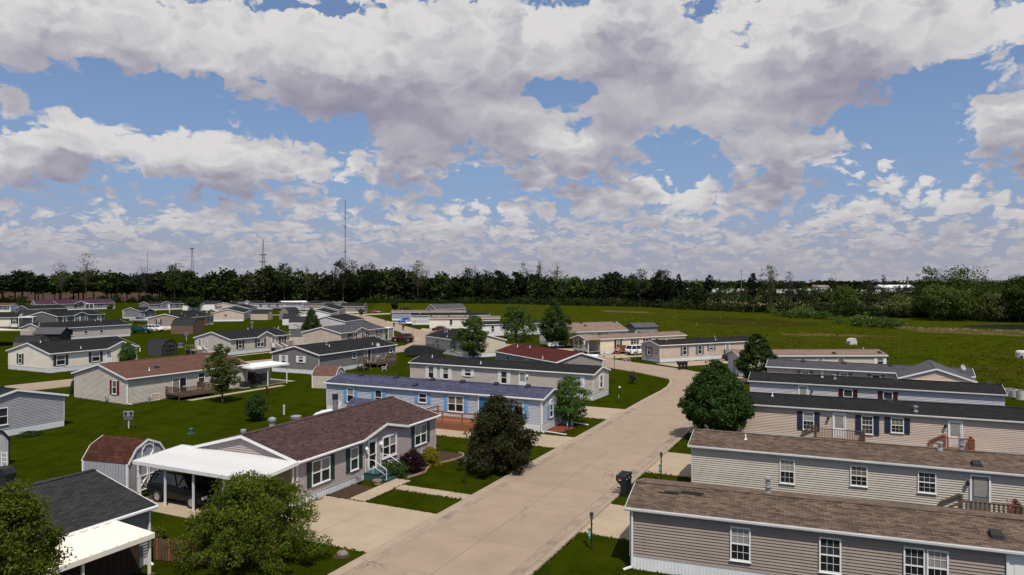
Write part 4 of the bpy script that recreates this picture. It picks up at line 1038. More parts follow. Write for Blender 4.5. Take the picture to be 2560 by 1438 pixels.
px_tree('shrub', 'dark rounded shrub beside the lone tree at the field edge', 1010, 776, 768, 24, 'dome', .0, 1500, 'hedge', .4, k=40, cat='shrub', th=.2)
px_tree('shrub', 'yellow green shrub at the right end of the purple roofed home', 274, 772, 760, 20, 'round', .0, 1500, 'willow', .45, k=40, cat='shrub', th=.3)
px_tree('shrub', 'dark shrub under the tan field at the far left', 48, 764, 755, 30, 'dome', .0, 1500, 'hedge', .5, k=40, cat='shrub', th=.3)
px_tree('bare_shrub', 'leafless twiggy shrub on the lawn inside the road bend', 1581, 960, 926, 38, 'vase', .05, 420, 'twig', .16, k=60, cr=.3, shell=.8, limbs=46, rt=.05, cat='shrub')
px_tree('shrub', 'small shrub at the corner of the grey carport porch', 964, 849, 838, 10, 'round', .0, 700, 'deep', .2, k=30, cat='shrub', th=.2)
px_tree('barberry_shrub', 'dark wine coloured round shrub beside the green entry steps', 1029, 1182, 1125, 66, 'round', .0, 9000, 'wine', .085, k=150, cr=.24, shell=.4, cat='shrub', th=.2)
px_tree('euonymus_shrub', 'bright golden yellow shrub in the bed by the mauve home', 1075, 1163, 1118, 56, 'dome', .0, 7000, 'gold', .085, k=120, cr=.2, shell=.4, cat='shrub', th=.2)
px_tree('juniper_shrub', 'low spreading green shrub squeezed between the entry steps and the wine coloured shrub', 990, 1190, 1150, 70, 'dome', .0, 4000, 'deep', .10, k=70, cr=.25, cat='shrub', th=.15)
px_tree('juniper_shrub', 'green shrub at the wall behind the handrail of the entry steps', 962, 1178, 1150, 34, 'dome', .0, 2200, 'maple', .10, k=50, cr=.2, cat='shrub', th=.15)
px_tree('perennial_plant', 'low leafy plants below the corner of the dark grey home', 818, 945, 933, 34, 'dome', .0, 1500, 'deep', .12, k=50, cr=.2, cat='plant', th=.1)
px_tree('perennial_plant', 'leafy plants along the skirting of the dark grey home near its deck', 905, 925, 914, 36, 'dome', .0, 1500, 'deep', .12, k=50, cr=.2, cat='plant', th=.1)
px_tree('perennial_plant', 'dark plants along the white skirting at the left edge of the picture', 78, 1089, 1078, 60, 'dome', .0, 1500, 'hedge', .10, k=60, cr=.14, cat='plant', th=.1)
px_tree('crab_apple_tree', 'small reddish tree over the deck fence below the crab tree', 392, 1350, 1318, 46, 'dome', .0, 2600, 'crab', .11, k=50, cr=.2, th=.3)

# ------------------------------------------------------------------ woods
VAR = {}
def variant(kind, leaf, h, r, z0f, nl, size, k, cr, bare=False, shell=.6, lump=.3):
    q, cc = crown(kind, h * z0f + cr * .4, h - cr * .4, r - cr * .5, nl, k, cr, size, lump, shell)
    tr = trunk_mesh(h * z0f, cc, h, .022 * h, 14 if not bare else 50, 5)
    return q, tr, leaf
def tri_of(me):
    v = np.empty(len(me.vertices) * 3, np.float32); me.vertices.foreach_get('co', v); v = v.reshape(-1, 3)
    return np.array([v[list(p.vertices)] for p in me.polygons if len(p.vertices) == 4])


def wood_mass(name, label, cat, spots, variants, leafs):
    """one woodland of many trees that read as a single mass"""
    parts, mats = [], []
    trks = [tri_of(v[1]) for v in variants]
    for (x, y, s, vi, z) in spots:
        q, _, lf = variants[vi]; a = rng.uniform(0, 6.28); ca, sa = math.cos(a), math.sin(a); M = np.array([[ca, -sa, 0], [sa, ca, 0], [0, 0, 1]])
        sc3 = np.array([s * rng.uniform(.85, 1.2), s * rng.uniform(.85, 1.2), s])
        for arr, mi in ((q, 1 + rng.integers(0, len(leafs))), (trks[vi], 0)):
            if len(arr): parts.append((arr * sc3) @ M.T + np.array([x, y, z])); mats.append(np.full(len(arr), mi, np.int32))
    me = quads_mesh(name, np.concatenate(parts), BARKD)
    for l in leafs: me.materials.append(LEAF[l])
    me.polygons.foreach_set('material_index', np.concatenate(mats)); me.update()
    return put(name, me, kind='stuff', label=label, category=cat)


vA = [variant(k, None, 17, 8.4, .30, 1000, 1.6, 64, 2.2) for k in ('round', 'round', 'spread', 'oval')]
vB = [variant(k, None, 16, 5.8, .04, 520, 1.6, 40, 2.0) for k in ('round', 'spread', 'dome')]
vC = [variant('dome', None, 4.4, 3.4, .0, 420, .62, 30, 1.0) for _ in range(3)]
vD = [variant(k, None, 10, 3.6, .22, 420, .72, 34, 1.0, shell=.8) for k in ('round', 'spread', 'vase')]
X_at = lambda px, Y: (px - CX) / F * Y
sp = []
for row, n in ((0, 15), (1, 22)):
    for i in range(n):
        px = -120 + 590 * (i + rnd.uniform(.1, .9)) / n; Y = 452 + row * 14 + rnd.uniform(-5, 5)
        sp.append((X_at(px, Y), Y, rnd.uniform(.95, 1.25), rnd.randrange(4), 0))
wood_mass('woods', 'row of tall dark trees with bare trunks in front of the tan field', 'woods', sp, vA, ['wood', 'wood', 'wood2'])
sp = []
for i in range(70):
    px = -120 + 600 * rnd.random(); Y = 955 + rnd.uniform(0, 60); sp.append((X_at(px, Y), Y, rnd.uniform(1.0, 1.5), rnd.randrange(3), 0))
wood_mass('woods', 'dark far wood behind the tan field', 'woods', sp, vB, ['wood', 'wood'])
sp = []
for i in range(60):
    px = rnd.choice((rnd.uniform(-100, 60), rnd.uniform(170, 460), rnd.uniform(280, 460))); Y = 440 + rnd.uniform(0, 10); sp.append((X_at(px, Y), Y, rnd.uniform(.6, 1.2), rnd.randrange(3), 0))
wood_mass('undergrowth', 'dark bushes under the tall trees on the far left', 'bushes', sp, vC, ['wood', 'wood', 'hedge'])
sp = []
def edge_Y(px): return np.interp(px, [430, 900, 1280, 1409, 1615, 1750, 1873], [452, 450, 425, 398, 372, 345, 318])
for row, n in ((0, 62), (1, 64), (2, 66), (3, 66)):
    for i in range(n):
        px = 430 + 1330 * (i + rnd.uniform(.0, 1)) / n; Y = edge_Y(px) + 4 + row * 15 + rnd.uniform(-4, 4)
        k = np.interp(px, [430, 1000, 1300, 1760], [1.26, 1.22, 1.10, .86])
        sp.append((X_at(px, Y), Y, rnd.uniform(.74, 1.10) * k * (1 + .10 * math.sin(px * .021) + .07 * math.sin(px * .057 + 1)), rnd.randrange(3), 0))
wood_mass('woods', 'dense dark woods closing off the green field', 'woods', sp, vB, ['wood', 'wood', 'wood', 'wood2', 'wood', 'wood3'])
sp = []
for i in range(150):
    px = 1290 + 1330 * (i + rnd.random()) / 150
    Y = np.interp(px, [890, 1280, 1409, 1615, 1718, 1873, 2003, 2390, 2640], [440, 414, 391, 364, 330, 300, 281, 241, 224]) + rnd.uniform(0, 9)
    sp.append((X_at(px, Y), Y, rnd.uniform(.65, 1.25), rnd.randrange(3), 0))
for i in range(46):
    px = 890 + 400 * (i + rnd.random()) / 46; Y = np.interp(px, [890, 1280], [440, 414]) + rnd.uniform(0, 6); sp.append((X_at(px, Y), Y, rnd.uniform(.5, .9), rnd.randrange(3), 0))
wood_mass('hedgerow', 'long dark hedgerow along the far side of the green field', 'hedgerow', sp, vC, ['hedge', 'wood2', 'hedge'])
sp = []
for i in range(100):
    px = 1745 + 900 * (i + rnd.random()) / 100
    Y = np.interp(px, [1745, 1873, 2003, 2390, 2640], [330, 306, 287, 247, 230]) + rnd.uniform(3, 60)
    sp.append((X_at(px, Y), Y, rnd.uniform(.78, 1.22), rnd.randrange(3), 0))
wood_mass('thicket', 'thin scrubby trees between the field hedge and the stubble field', 'thicket', sp, vD, ['wood2', 'wood', 'wood3', 'wood2', 'hedge'])
vF = [variant('round', None, 17, 8, .03, 110, 3.4, 16, 3.4) for _ in range(4)]
sp = []
for i in range(1300):
    px = -400 + 3500 * rnd.random(); Y = rnd.uniform(980, 1500) if px < 1700 else rnd.uniform(1250, 1900)
    sp.append((X_at(px, Y), Y, rnd.uniform(.75, 1.08) * (1.15 if px < 1200 else 1.0), rnd.randrange(4), 0))
wood_mass('distant_woods', 'low band of distant dark woods along the horizon', 'woods', sp, vF, ['wood', 'wood', 'wood2'])
sp = []
for i in range(34):
    px = rnd.choice((rnd.uniform(1985, 2130), rnd.uniform(2130, 2260), rnd.uniform(1925, 2015)))
    y = np.interp(px, [1925, 2015, 2130, 2260], [790, 797, 817, 824]) - rnd.uniform(0, 9); p = at(px, y); sp.append((p.x, p.y, rnd.uniform(.55, 1.0), rnd.randrange(3), 0))
wood_mass('willow_scrub', 'light green willow bushes at the wet edge of the field', 'bushes', sp, vC, ['willow', 'willow', 'wood2'])
sp = []
for i in range(420):
    px = rnd.uniform(2235, 2640); y = np.interp(px, [2235, 2640], [820, 836]) + rnd.uniform(-1.5, 3.5); p = at(px, y); sp.append((p.x, p.y, rnd.uniform(.5, 1.0), 0, 0))
wood_mass('reed_bed', 'strip of dry tan reeds along the pond edge', 'reeds', sp, [(leaf_quads(rng.normal(size=(14, 3)) * np.array([.7, .5, .18]) + np.array([0, 0, .3]), .55, None, -.2, .25), MB().box(0, 0, 0, .01, .01, .01).mesh('stem', BARK), None)], ['reed'])
# tufts of rough grass over the meadow
pts = []
for i in range(9000):
    px = rnd.uniform(1240, 2700); y = 757 + (rnd.random() ** 1.2) * 235; Y = 22606 / (y - HY)
    lim = np.interp(px, [900, 1090, 1235, 1430, 1570, 1730, 1862, 1945, 2225, 2440, 2560, 2760], [788, 775, 800, 806, 826, 842, 852, 882, 906, 962, 1003, 1080])
    if y < lim - 1 and Y < np.interp(px, [1280, 1409, 1615, 1718, 1873, 2003, 2390, 2640], [414, 391, 364, 330, 300, 281, 241, 224]): pts.append((X_at(px, Y), Y, .10))
pts = np.array(pts); base = np.repeat(pts, 3, 0) + rng.normal(size=(len(pts) * 3, 3)) * np.array([.35, .35, .03])
LEAF['tuft'] = leaf_mat('leaf_tuft', (.017, .028, .0012), (.046, .058, .004), .2, (.085, .075, .02), .0)
put('meadow_grass', quads_mesh('meadow_grass', leaf_quads(base, .30, None, .3, .45), LEAF['tuft']), kind='stuff', label='rough tufts of tall grass across the open field', category='grass')

# trees that stand out of the woods
def wt(label, px, top, wpx, kind, leaf, nl, base=757, z0=.30, name='woodland_tree', size=.85, **kw):
    Yb = {757: 757}.get(base, base); return px_tree(name, label, px, Yb, top, wpx, kind, z0, nl, leaf, size, group=None, **kw)
thin = dict(shell=.95, limbs=44, lump=.5)
wt('tall half bare tree standing above the woods on the far left', 215, 629, 52, 'spread', 'olive', 900, size=.7, **thin)
wt('wispy bare tree just left of the tall half bare tree', 155, 650, 48, 'vase', 'twig', 420, size=.6, name='bare_tree', **thin)
wt('thin bare tree below the faint short mast', 362, 662, 50, 'spread', 'twig', 420, size=.6, name='bare_tree', **thin)
wt('flat topped green tree left of the slim lattice mast', 436, 658, 56, 'spread', 'wood2', 1500, **dict(shell=.8, limbs=20))
wt('leafy mid green tree right of the stout lattice tower', 711, 653, 46, 'round', 'wood2', 1800)
wt('pale thin tree in the gap right of the leafy mid green tree', 768, 660, 24, 'oval', 'olive', 420, size=.6, **thin)
wt('tall dark tree group at the foot of the highest mast', 858, 643, 72, 'spread', 'wood', 2200)
wt('rounded dark tree right of the highest mast', 926, 655, 52, 'round', 'wood', 1800)
wt('yellow green fan shaped tree above the centre left woods', 1045, 649, 64, 'round', 'olive', 1700, size=.75, **dict(shell=.9, limbs=30, lump=.3))
wt('dark open crowned tree above the woods left of the picture centre', 1175, 667, 56, 'spread', 'wood', 1500, **dict(shell=.9))
wt('pale sparse tree, left one of the three at the picture centre', 1308, 654, 52, 'oval', 'olive', 800, size=.7, **thin)
wt('yellowish slim tree, middle one of the three at the picture centre', 1349, 649, 34, 'oval', 'olive', 900, size=.7, **thin)
wt('pale sparse tree, right one of the three at the picture centre', 1390, 655, 48, 'round', 'olive', 800, size=.7, **thin)
wt('dark broad tree in the woods right of the three pale trees', 1520, 678, 62, 'dome', 'wood', 1600, base=764, z0=.2)
wt('open crowned tree left of the dark round tree on the skyline', 1600, 671, 58, 'spread', 'wood2', 900, base=767, **thin)
wt('dark solid round tree standing tallest on the right skyline', 1658, 673, 62, 'round', 'wood', 2600, base=769, z0=.25)
wt('tiny round tree just right of the dark solid tree', 1697, 684, 15, 'round', 'wood', 500, base=770, z0=.5)
wt('small round crowned tree on the skyline above the camper lot', 1775, 687, 28, 'round', 'wood', 700, base=775, z0=.5)
wt('dark tree left of the light sparse tree near the camper lot', 1883, 682, 34, 'oval', 'wood', 900, base=782, z0=.4)
wt('light sparse spreading tree above the camper lot', 1926, 663, 52, 'spread', 'olive', 800, base=783, size=.6, z0=.4, **thin)
wt('leafless tree right of the light sparse tree', 1975, 677, 32, 'vase', 'twig', 420, base=785, size=.45, name='bare_tree', **thin)
wt('dark flat topped tree on the horizon beyond the camper lot', 2082, 687, 34, 'dome', 'wood', 700, base=752, z0=.1)
wt('thin bare tree in front of the white warehouse', 2210, 687, 26, 'vase', 'twig', 420, base=790, size=.45, name='bare_tree', **thin)
wt('bare twiggy tree left of the white warehouse', 2172, 692, 24, 'vase', 'twig', 420, base=789, size=.45, name='bare_tree', **thin)
for lab, px, top, w, lf, bs in (('big green tree, tallest of the clump on the far right', 2405, 664, 150, 'fresh', 799), ('open topped tree on the left flank of the big green clump', 2322, 668, 66, 'fresh', 797),
                               ('bright lower tree in front of the big green clump', 2345, 708, 90, 'lime', 802), ('second bright low tree at the right foot of the big green clump', 2400, 714, 76, 'willow', 803), ('light green tree cut by the right edge beyond the pond', 2550, 684, 90, 'fresh', 806),
                               ('brownish thin tree between the big green clump and the right edge', 2490, 730, 80, 'olive', 805), ('green tree of the thicket below the campers', 2110, 716, 70, 'willow', 792), ('dim brown green tree right of the white warehouse', 2255, 736, 70, 'olive', 795)):
    px_tree('field_tree', lab, px, bs, top, w, 'round' if w > 80 else 'spread', .10, 7500 if w > 80 else 3200, lf, .62, k=140, shell=.55, lump=.28)

# ragged turf along kerbs and slabs
fp = []
def fringe(a, b, n=9, w=.07):
    k = int((Vector(b) - Vector(a)).length * n)
    for i in range(k):
        p = Vector(a).lerp(Vector(b), rnd.random()); fp.append((p.x + rnd.gauss(0, w), p.y + rnd.gauss(0, w), .05))
for s_, runs in ((-1, ((-2, .7), (7.1, 9.8), (11, 24.1), (28.4, 36.7), (42.7, 60))), (1, ((-2, 7.6), (12.9, 20.3), (26.7, 34.1), (39.3, 60)))):
    for r0, r1_ in runs: fringe(rd(r0, s_ * 4.02), rd(r1_, s_ * 4.02), 11, .05)
for a0, a1, b0, b1 in ((.8, 7.0, -4, -11.7), (9.9, 10.9, -4, -8.9), (7.0, 11.9, -10.2, -8.9), (24.2, 28.3, -4, -18), (36.8, 42.6, -4, -18), (7.7, 12.8, 4, 12), (20.4, 26.6, 4, 12), (34.2, 39.2, 4, 12)):
    for aa in (a0, a1): fringe(rd(aa, b0), rd(aa, b1), 11, .05)
    fringe(rd(a0, b1), rd(a1, b1), 9, .05)
for k_ in HOUSES:
    h_ = HOUSES[k_]
    if h_['org'].y < 115: fringe(world(k_, 0, -.1), world(k_, h_['L'], -.1), 7, .06); fringe(world(k_, -.1, 0), world(k_, -.1, h_['W']), 7, .06)
fp = np.array(fp)
put('lawn_fringe', quads_mesh('lawn_fringe', leaf_quads(fp, .13, None, .2, .6), LEAF['tuft']), kind='stuff', label='ragged grass along the kerbs, slabs and house walls', category='grass')

# ------------------------------------------------------------------ far things: towers, campers, warehouse
def lattice(name, label, px, base_px, top, foot, tip, n, rails, Y, dishes=()):
    x = X_at(px, Y); h = (HY - top) / F * Y + H; t = thing(name, label, 'radio tower', (x, Y, 0))
    m = MB(); k = 3
    P = lambda i, f: Vector((math.cos(2 * math.pi * i / k + .4), math.sin(2 * math.pi * i / k + .4), 0)) * (foot * (1 - f) + tip * f) + Vector((0, 0, h * f))
    for i in range(k):
        MB().bar(P(i, 0), P(i, 1), rails).build('leg', METALD, t)
    br = MB()
    for j in range(n):
        for i in range(k): br.bar(P(i, j / n), P((i + 1) % k, (j + 1) / n), rails * .5); br.bar(P(i, (j + 1) / n), P((i + 1) % k, (j + 1) / n), rails * .5)
    br.build('bracing', METALD, t)
    for f, w in dishes: MB().lathe([(w * .6, -rails), (w, 0), (w, rails * 2), (w * .6, rails * 3)], (0, 0, h * f), 10).build('antenna_ring', METALD, t)
    return t
METALD = simple('tower_steel', (.16, .16, .18), .6, .1)
lattice('radio_mast', 'tallest thin guyed radio mast on the skyline', 863, 0, 501, 1.0, .8, 60, .45, 1500, ((.42, 3.6), (.70, 2.0)))
lattice('radio_tower', 'stout lattice radio tower with antenna rings', 657.5, 0, 600, 5.0, .5, 22, .5, 1200, ((.56, 6.0), (.70, 6.5)))
lattice('radio_tower', 'slim lattice tower with a single head on the skyline', 480, 0, 619, 5.2, .6, 14, .55, 1400, ((.97, 4.5),))
lattice('radio_mast', 'faint short thin mast at the far left skyline', 369, 0, 630, .7, .5, 40, .40, 2300)
for px, top, lab in ((1853.5, 677, 'single tall light pole standing above the camper lot'), (1634, 675, 'light pole beside the dark solid round tree')):
    Y = 620; h = (HY - top) / F * Y + H; t = thing('light_pole', lab, 'light pole', (X_at(px, Y), Y, 0)); MB().tube([(0, 0, 0), (0, 0, h)], [.28, .16], 8).build('pole', METALD, t); MB().box(-.9, -.4, h - .3, .9, .4, h + .25).build('lamp_head', METALD, t)
t = thing('chimney_stack', 'lone dark chimney on the horizon right of the warehouse', 'chimney', (X_at(2269, 1100), 1100, 0)); MB().tube([(0, 0, 0), (0, 0, 20.7)], [1.5, 1.2], 10).build('shaft', METALD, t); MB().tube([(0, 0, 19.8), (0, 0, 20.9)], 1.5, 10).build('cap', METALD, t)
BW = simple('warehouse_steel', (.38, .385, .41), .5, .08, .2)
t = thing('warehouse', 'white metal warehouse with a bright roof beyond the thicket', 'warehouse', (X_at(2235, 900), 900, 0), R(3))
MB().box(-21, -9, 0, 21, 9, 6.2).build('wall', BW, t); MB().prism([(-9.6, 6.15), (0, 9.4), (9.6, 6.15)], 'x', -21.6, 21.6).build('roof', WHITE, t)
for i in range(3): MB().box(-14 + i * 12, -9.12, 0, -9 + i * 12, -8.9, 4.6).build('bay_door', METAL, t)
t = thing('storage_building', 'long low white storage building before the warehouse', 'storage building', (X_at(2171, 800), 800, 0), R(2)); MB().box(-13, -4, 0, 13, 4, 3.0).build('wall', BW, t); MB().prism([(-4.3, 2.95), (0, 4.0), (4.3, 2.95)], 'x', -13.3, 13.3).build('roof', WHITE, t)
t = thing('storage_building', 'pale brown roofed building among the campers', 'storage building', (X_at(2050, 1250), 1250, 0), R(4)); MB().box(-14, -7, 0, 14, 7, 4.0).build('wall', BW, t); MB().prism([(-7.5, 3.95), (0, 8.0), (7.5, 3.95)], 'x', -14.5, 14.5).build('roof', ROOF['pinkbrown'], t)
cm = MB(); cm.prism([(-4.6, .6), (-4.6, 3.2), (-3.9, 3.5), (4.4, 3.5), (4.9, 2.2), (4.7, .6)], 'y', -1.25, 1.25, 0)
cm.box(-3.6, -1.3, 1.6, -2.0, 1.3, 2.3, 1); cm.box(.2, -1.3, 1.6, 1.7, 1.3, 2.3, 1); cm.tube([(-.6, -1.2, .4), (-.6, 1.2, .4)], .4, 10, 1)
cm = cm.mesh('camper_trailer', [simple('camper_white', (.50, .50, .50), .5, .2, .3), DARKM])
for i in range(64):
    Y = rnd.choice((760, 800, 850, 905, 965, 1030, 1100)); px = rnd.uniform(1736, 2090) if i % 6 else rnd.uniform(1380 + 300, 1736)
    tag(put('camper_trailer', cm, None, Matrix.Translation((X_at(px, Y), Y + rnd.uniform(-4, 4), 0)) @ Matrix.Rotation(R(rnd.choice((8, 98, 12, 30))), 4, 'Z')), 'white camper trailer parked among the rows of the far lot', 'camper trailer', 'camper trailers in the far lot')

# ------------------------------------------------------------------ porches, decks, carports, sheds
def deck(label, key, x0, x1, y, hgt, wood, depth=1.5, stairs=None, rails='FLR', rh=.92, name='deck', cat='deck', fine=True, pickw=.04, gap=.115, front_extra=False, on_wall=0.0, side='F'):
    """a deck in house coordinates: from the wall (y = on_wall) out to -depth"""
    h = HOUSES[key]; base = world(key, x0, on_wall); t = thing(name, label, cat, base, rot(key)); Wd = x1 - x0
    n = max(3, int(Wd / .14)); bm = cached(('board', depth, wood.name), lambda: MB().box(0, -depth, -.035, .132, 0, 0).mesh('board', wood))
    if fine:
        for i in range(n): put('board', bm, t, Matrix.Translation((Wd * i / n, 0, hgt)))
    else: MB().box(0, -depth, hgt - .04, Wd, 0, hgt).build('floor', wood, t)
    MB().box(0, -depth - .03, hgt - .2, Wd, -depth, hgt - .002).build('rim_joist', wood, t)
    for sx in (0, Wd - .09):
        for yy in (-depth + .09, -.1): put('post', cached(('post', hgt, rh, wood.name), lambda: MB().box(0, -.09, 0, .09, 0, hgt + rh).mesh('post', wood)), t, Matrix.Translation((sx, yy, 0)))
    def run(a, b):
        a, b = Vector(a), Vector(b); L = (b - a).length; d = (b - a).normalized()
        for zz in (rh, .12): MB().bar(a + Vector((0, 0, zz)), b + Vector((0, 0, zz)), .09, .04).build('rail', wood, t)
        k = int(L / gap); pm = cached(('bal', pickw, rh, wood.name), lambda: MB().box(-pickw / 2, -.02, .10, pickw / 2, .02, rh - .02).mesh('baluster', wood)); ang = math.atan2(d.y, d.x)
        if fine:
            for i in range(1, k): put('baluster', pm, t, Matrix.Translation(a + d * (L * i / k)) @ Matrix.Rotation(ang, 4, 'Z'))
        else:
            m = MB()
            for i in range(1, k): p = a + d * (L * i / k); m.box(p.x - .03, p.y - .03, p.z + .1, p.x + .03, p.y + .03, p.z + rh)
            m.build('baluster_row', wood, t, kind='stuff')
    if 'F' in rails: run((.05, -depth + .05, hgt), (Wd - .05, -depth + .05, hgt))
    if 'L' in rails: run((.05, -.05, hgt), (.05, -depth + .05, hgt))
    if 'R' in rails: run((Wd - .05, -.05, hgt), (Wd - .05, -depth + .05, hgt))
    if stairs:
        sd, sw = stairs[:2]; ns = max(2, round(hgt / .19)); run_ = .27 * ns
        for i in range(ns):
            z = hgt * (i + .0) / ns + .0; f = 1 - (i + 1) / ns
            if sd == 'L': MB().box(-run_ * (f) - .28, -depth + .05, z + hgt / ns - .05, -run_ * f, -depth + .05 + sw, z + hgt / ns - .005).build('step', wood, t)
            if sd == 'R': MB().box(Wd + run_ * f, -depth + .05, z + hgt / ns - .05, Wd + run_ * f + .28, -depth + .05 + sw, z + hgt / ns - .005).build('step', wood, t)
            if sd == 'F': MB().box(Wd / 2 - sw / 2, -depth - run_ * f - .28, z + hgt / ns - .05, Wd / 2 + sw / 2, -depth - run_ * f, z + hgt / ns - .005).build('step', wood, t)
        e = run_ + .15
        for k in (0, 1):
            if sd in 'LR':
                sx, s_ = (0, -1) if sd == 'L' else (Wd, 1); yy = -depth + .05 + sw * k
                MB().bar((sx, yy, hgt + rh), (sx + s_ * e, yy, rh * .95), .08, .10).build('handrail', wood, t); MB().bar((sx, yy, hgt - .1), (sx + s_ * e, yy, .02), .05, .2).build('stringer', wood, t); MB().box(sx + s_ * e - .045, yy - .045, 0, sx + s_ * e + .045, yy + .045, rh).build('post', wood, t)
            else:
                xx = Wd / 2 - sw / 2 + sw * k
                MB().bar((xx, -depth, hgt + rh), (xx, -depth - e, rh * .95), .08, .10).build('handrail', wood, t); MB().bar((xx, -depth, hgt - .1), (xx, -depth - e, .02), .05, .2).build('stringer', wood, t); MB().box(xx - .045, -depth - e - .045, 0, xx + .045, -depth - e + .045, rh).build('post', wood, t)
    return t


s_ = lambda k, px, py, side='F': wall_s(k, side, px, py)
d2 = s_('r2', 2450, 1223); deck('brown picket porch with wide slats before the grey door', 'r2', d2 - .9, d2 + 1.6, 0, .52, WOOD_B, 1.5, ('L', 1.3), 'FR', pickw=.10, gap=.19, rh=.9)
d3 = s_('r3', 2098, 1064); deck('wooden porch at the left door of the navy shuttered home', 'r3', d3 - 1.7, d3 + 1.75, 0, .5, WOOD_B, 1.5, ('L', 1.2), 'FR')
d3 = s_('r3', 2388, 1083); deck('small wooden porch at the right door of the navy shuttered home', 'r3', d3 - .7, d3 + 1.0, 0, .5, WOOD_R, 1.4, ('L', 1.2), 'FR')
d4 = s_('l4', 447.8, 957.7); deck('weathered low deck with turned balusters outside the patio door of the rust roofed home', 'l4', d4 - 1.7, d4 + 2.9, 0, .55, WOOD_B, 2.4, None, 'FLR', rh=.8, gap=.17, pickw=.06)
d1 = s_('l1', 918, 889); deck('brown timber deck outside the sliding door of the dark grey home', 'l1', d1 - 1.0, d1 + 4.2, 0, .6, WOOD_B, 2.6, ('F', 1.2), 'FLR', gap=.2, pickw=.06, fine=False)
dm = s_('m4', 1208, 1001); dk = deck('low orange cedar deck with open rails before the blue door', 'm4', dm - 4.6, dm + 3.2, 0, .62, WOOD_R, 2.6, None, '', rh=.9)
Wd_ = 7.8
for zz in (.62 + .88, .62 + .45): MB().bar((0, -2.55, zz), (Wd_, -2.55, zz), .04, .12).build('rail', WOOD_R, dk); MB().bar((.05, -.1, zz), (.05, -2.55, zz), .04, .12).build('rail', WOOD_R, dk)
for i in range(5): MB().box(Wd_ * i / 4 - .05, -2.6, 0, Wd_ * i / 4 + .05, -2.5, 1.52).build('post', WOOD_R, dk)
for i in range(4): MB().box(.02, -2.64, .04 + i * .145, Wd_ - .02, -2.61, .04 + i * .145 + .135).build('skirt_board', WOOD_R, dk)
dm = s_('m6', 1090.8, 856.5); deck('small wood porch at the pale door of the light beige home', 'm6', dm - .9, dm + 1.0, 0, .6, WOOD_B, 1.4, ('L', 1.2), 'FR', fine=False, gap=.3)
deck('reddish wood stair and porch beside the cream yellow home', 'r8', 3.2, 4.6, 0, .62, WOOD_R, 1.3, ('L', 1.3), 'FR', fine=False, gap=.14)
dm = s_('r7', 1818, 870); deck('small porch at the far door of the pinkish home', 'r7', dm - .8, dm + .9, 0, .6, WOOD_B, 1.3, None, 'FLR', fine=False, gap=.2)
dl = s_('l3', 682.5, 853); deck('pinkish grey porch with white stair rails at the gabled entry', 'l3', dl - .6, dl + 4.0, 0, .6, WOOD_G, 1.3, None, 'FR', fine=False, gap=.25)
DL = thing('porch_stairs', 'white railed stairs leading up to the gabled entry of the beige home', 'stairs', world('l3', dl - .5, -1.3), rot('l3'))
for i in range(4): MB().box(0, -.3 * (i + 1), 0, 1.3, -.3 * i, .6 * (1 - (i + 1) / 5)).build('step', WOOD_G, DL)
for xx in (0, 1.3): MB().bar((xx, 0, 1.5), (xx, -1.5, .85), .07, .1).build('handrail', WHITE, DL); MB().box(xx - .04, -1.54, 0, xx + .04, -1.46, .9).build('post', WHITE, DL)
dl = s_('l16', 490, 805); deck('reddish cedar porch with lattice skirt behind the brown barn shed', 'l16', dl - 1.2, dl + 3.2, 0, .7, WOOD_R, 2.2, None, 'FLR', fine=False, gap=.12)
dl = s_('l17', 698, 766); deck('low grey deck along the far grey home', 'l17', dl - 3.5, dl + 3.5, 0, .7, WOOD_G, 2.0, None, 'FLR', fine=False, gap=.3)
h3 = HOUSES['l3']; ds = wall_s('l3', 'L', 500, 858)
t = thing('deck', 'small weathered deck and stairs at the gable door of the beige home', 'deck', world('l3', 0, ds), rot('l3'))
MB().box(-1.6, -.9, .56, -.02, 1.9, .6).build('floor', WOOD_G, t)
for yy in (-.9, 1.9): MB().bar((-1.6, yy, 1.45), (-.05, yy, 1.45), .07, .06).build('rail', WOOD_G, t)
MB().bar((-1.58, -.9, 1.45), (-1.58, 1.9, 1.45), .07, .06).build('rail', WOOD_G, t)
for x, yy in ((-1.55, -.88), (-1.55, 1.85), (-1.55, .5), (-.1, 1.85)): MB().box(x - .05, yy - .05, 0, x + .05, yy + .05, 1.5).build('post', WOOD_G, t)
for i in range(4): MB().box(-1.4, -.9 - .3 * (i + 1), 0, -.3, -.9 - .3 * i, .6 * (1 - (i + 1) / 5)).build('step', WOOD_G, t)
for x in (-1.42, -.28): MB().bar((x, -.9, 1.45), (x, -2.3, .8), .06, .09).build('handrail', WHITE, t)
t = thing('deck_stairs', 'wooden steps with sloping rails at the left edge below the corner porch', 'stairs', at(12, 824), R(20))
for i in range(4): MB().box(-1.5 + .0, -.3 * i - .3, 0, 1.5, -.3 * i, .8 * (1 - i / 4)).build('step', WOOD_B, t)
for x in (-1.5, 1.5): MB().bar((x, 0, 1.7), (x, -1.6, .9), .08, .1).build('handrail', WOOD_B, t); MB().box(x - .05, -1.65, 0, x + .05, -1.55, .95).build('post', WOOD_B, t)
t = thing('deck_stairs', 'grey steps with a handrail behind the cone shaped tree', 'stairs', at(742, 829), R(100))
for i in range(5): MB().box(-1.2, -.3 * i - .3, 0, 1.2, -.3 * i, .9 * (1 - i / 5)).build('step', WOOD_G, t)
for x in (-1.2, 1.2): MB().bar((x, .8, 1.8), (x, -1.6, .9), .08, .1).build('handrail', WOOD_B, t); MB().box(x - .05, -1.65, 0, x + .05, -1.55, .95).build('post', WOOD_B, t)


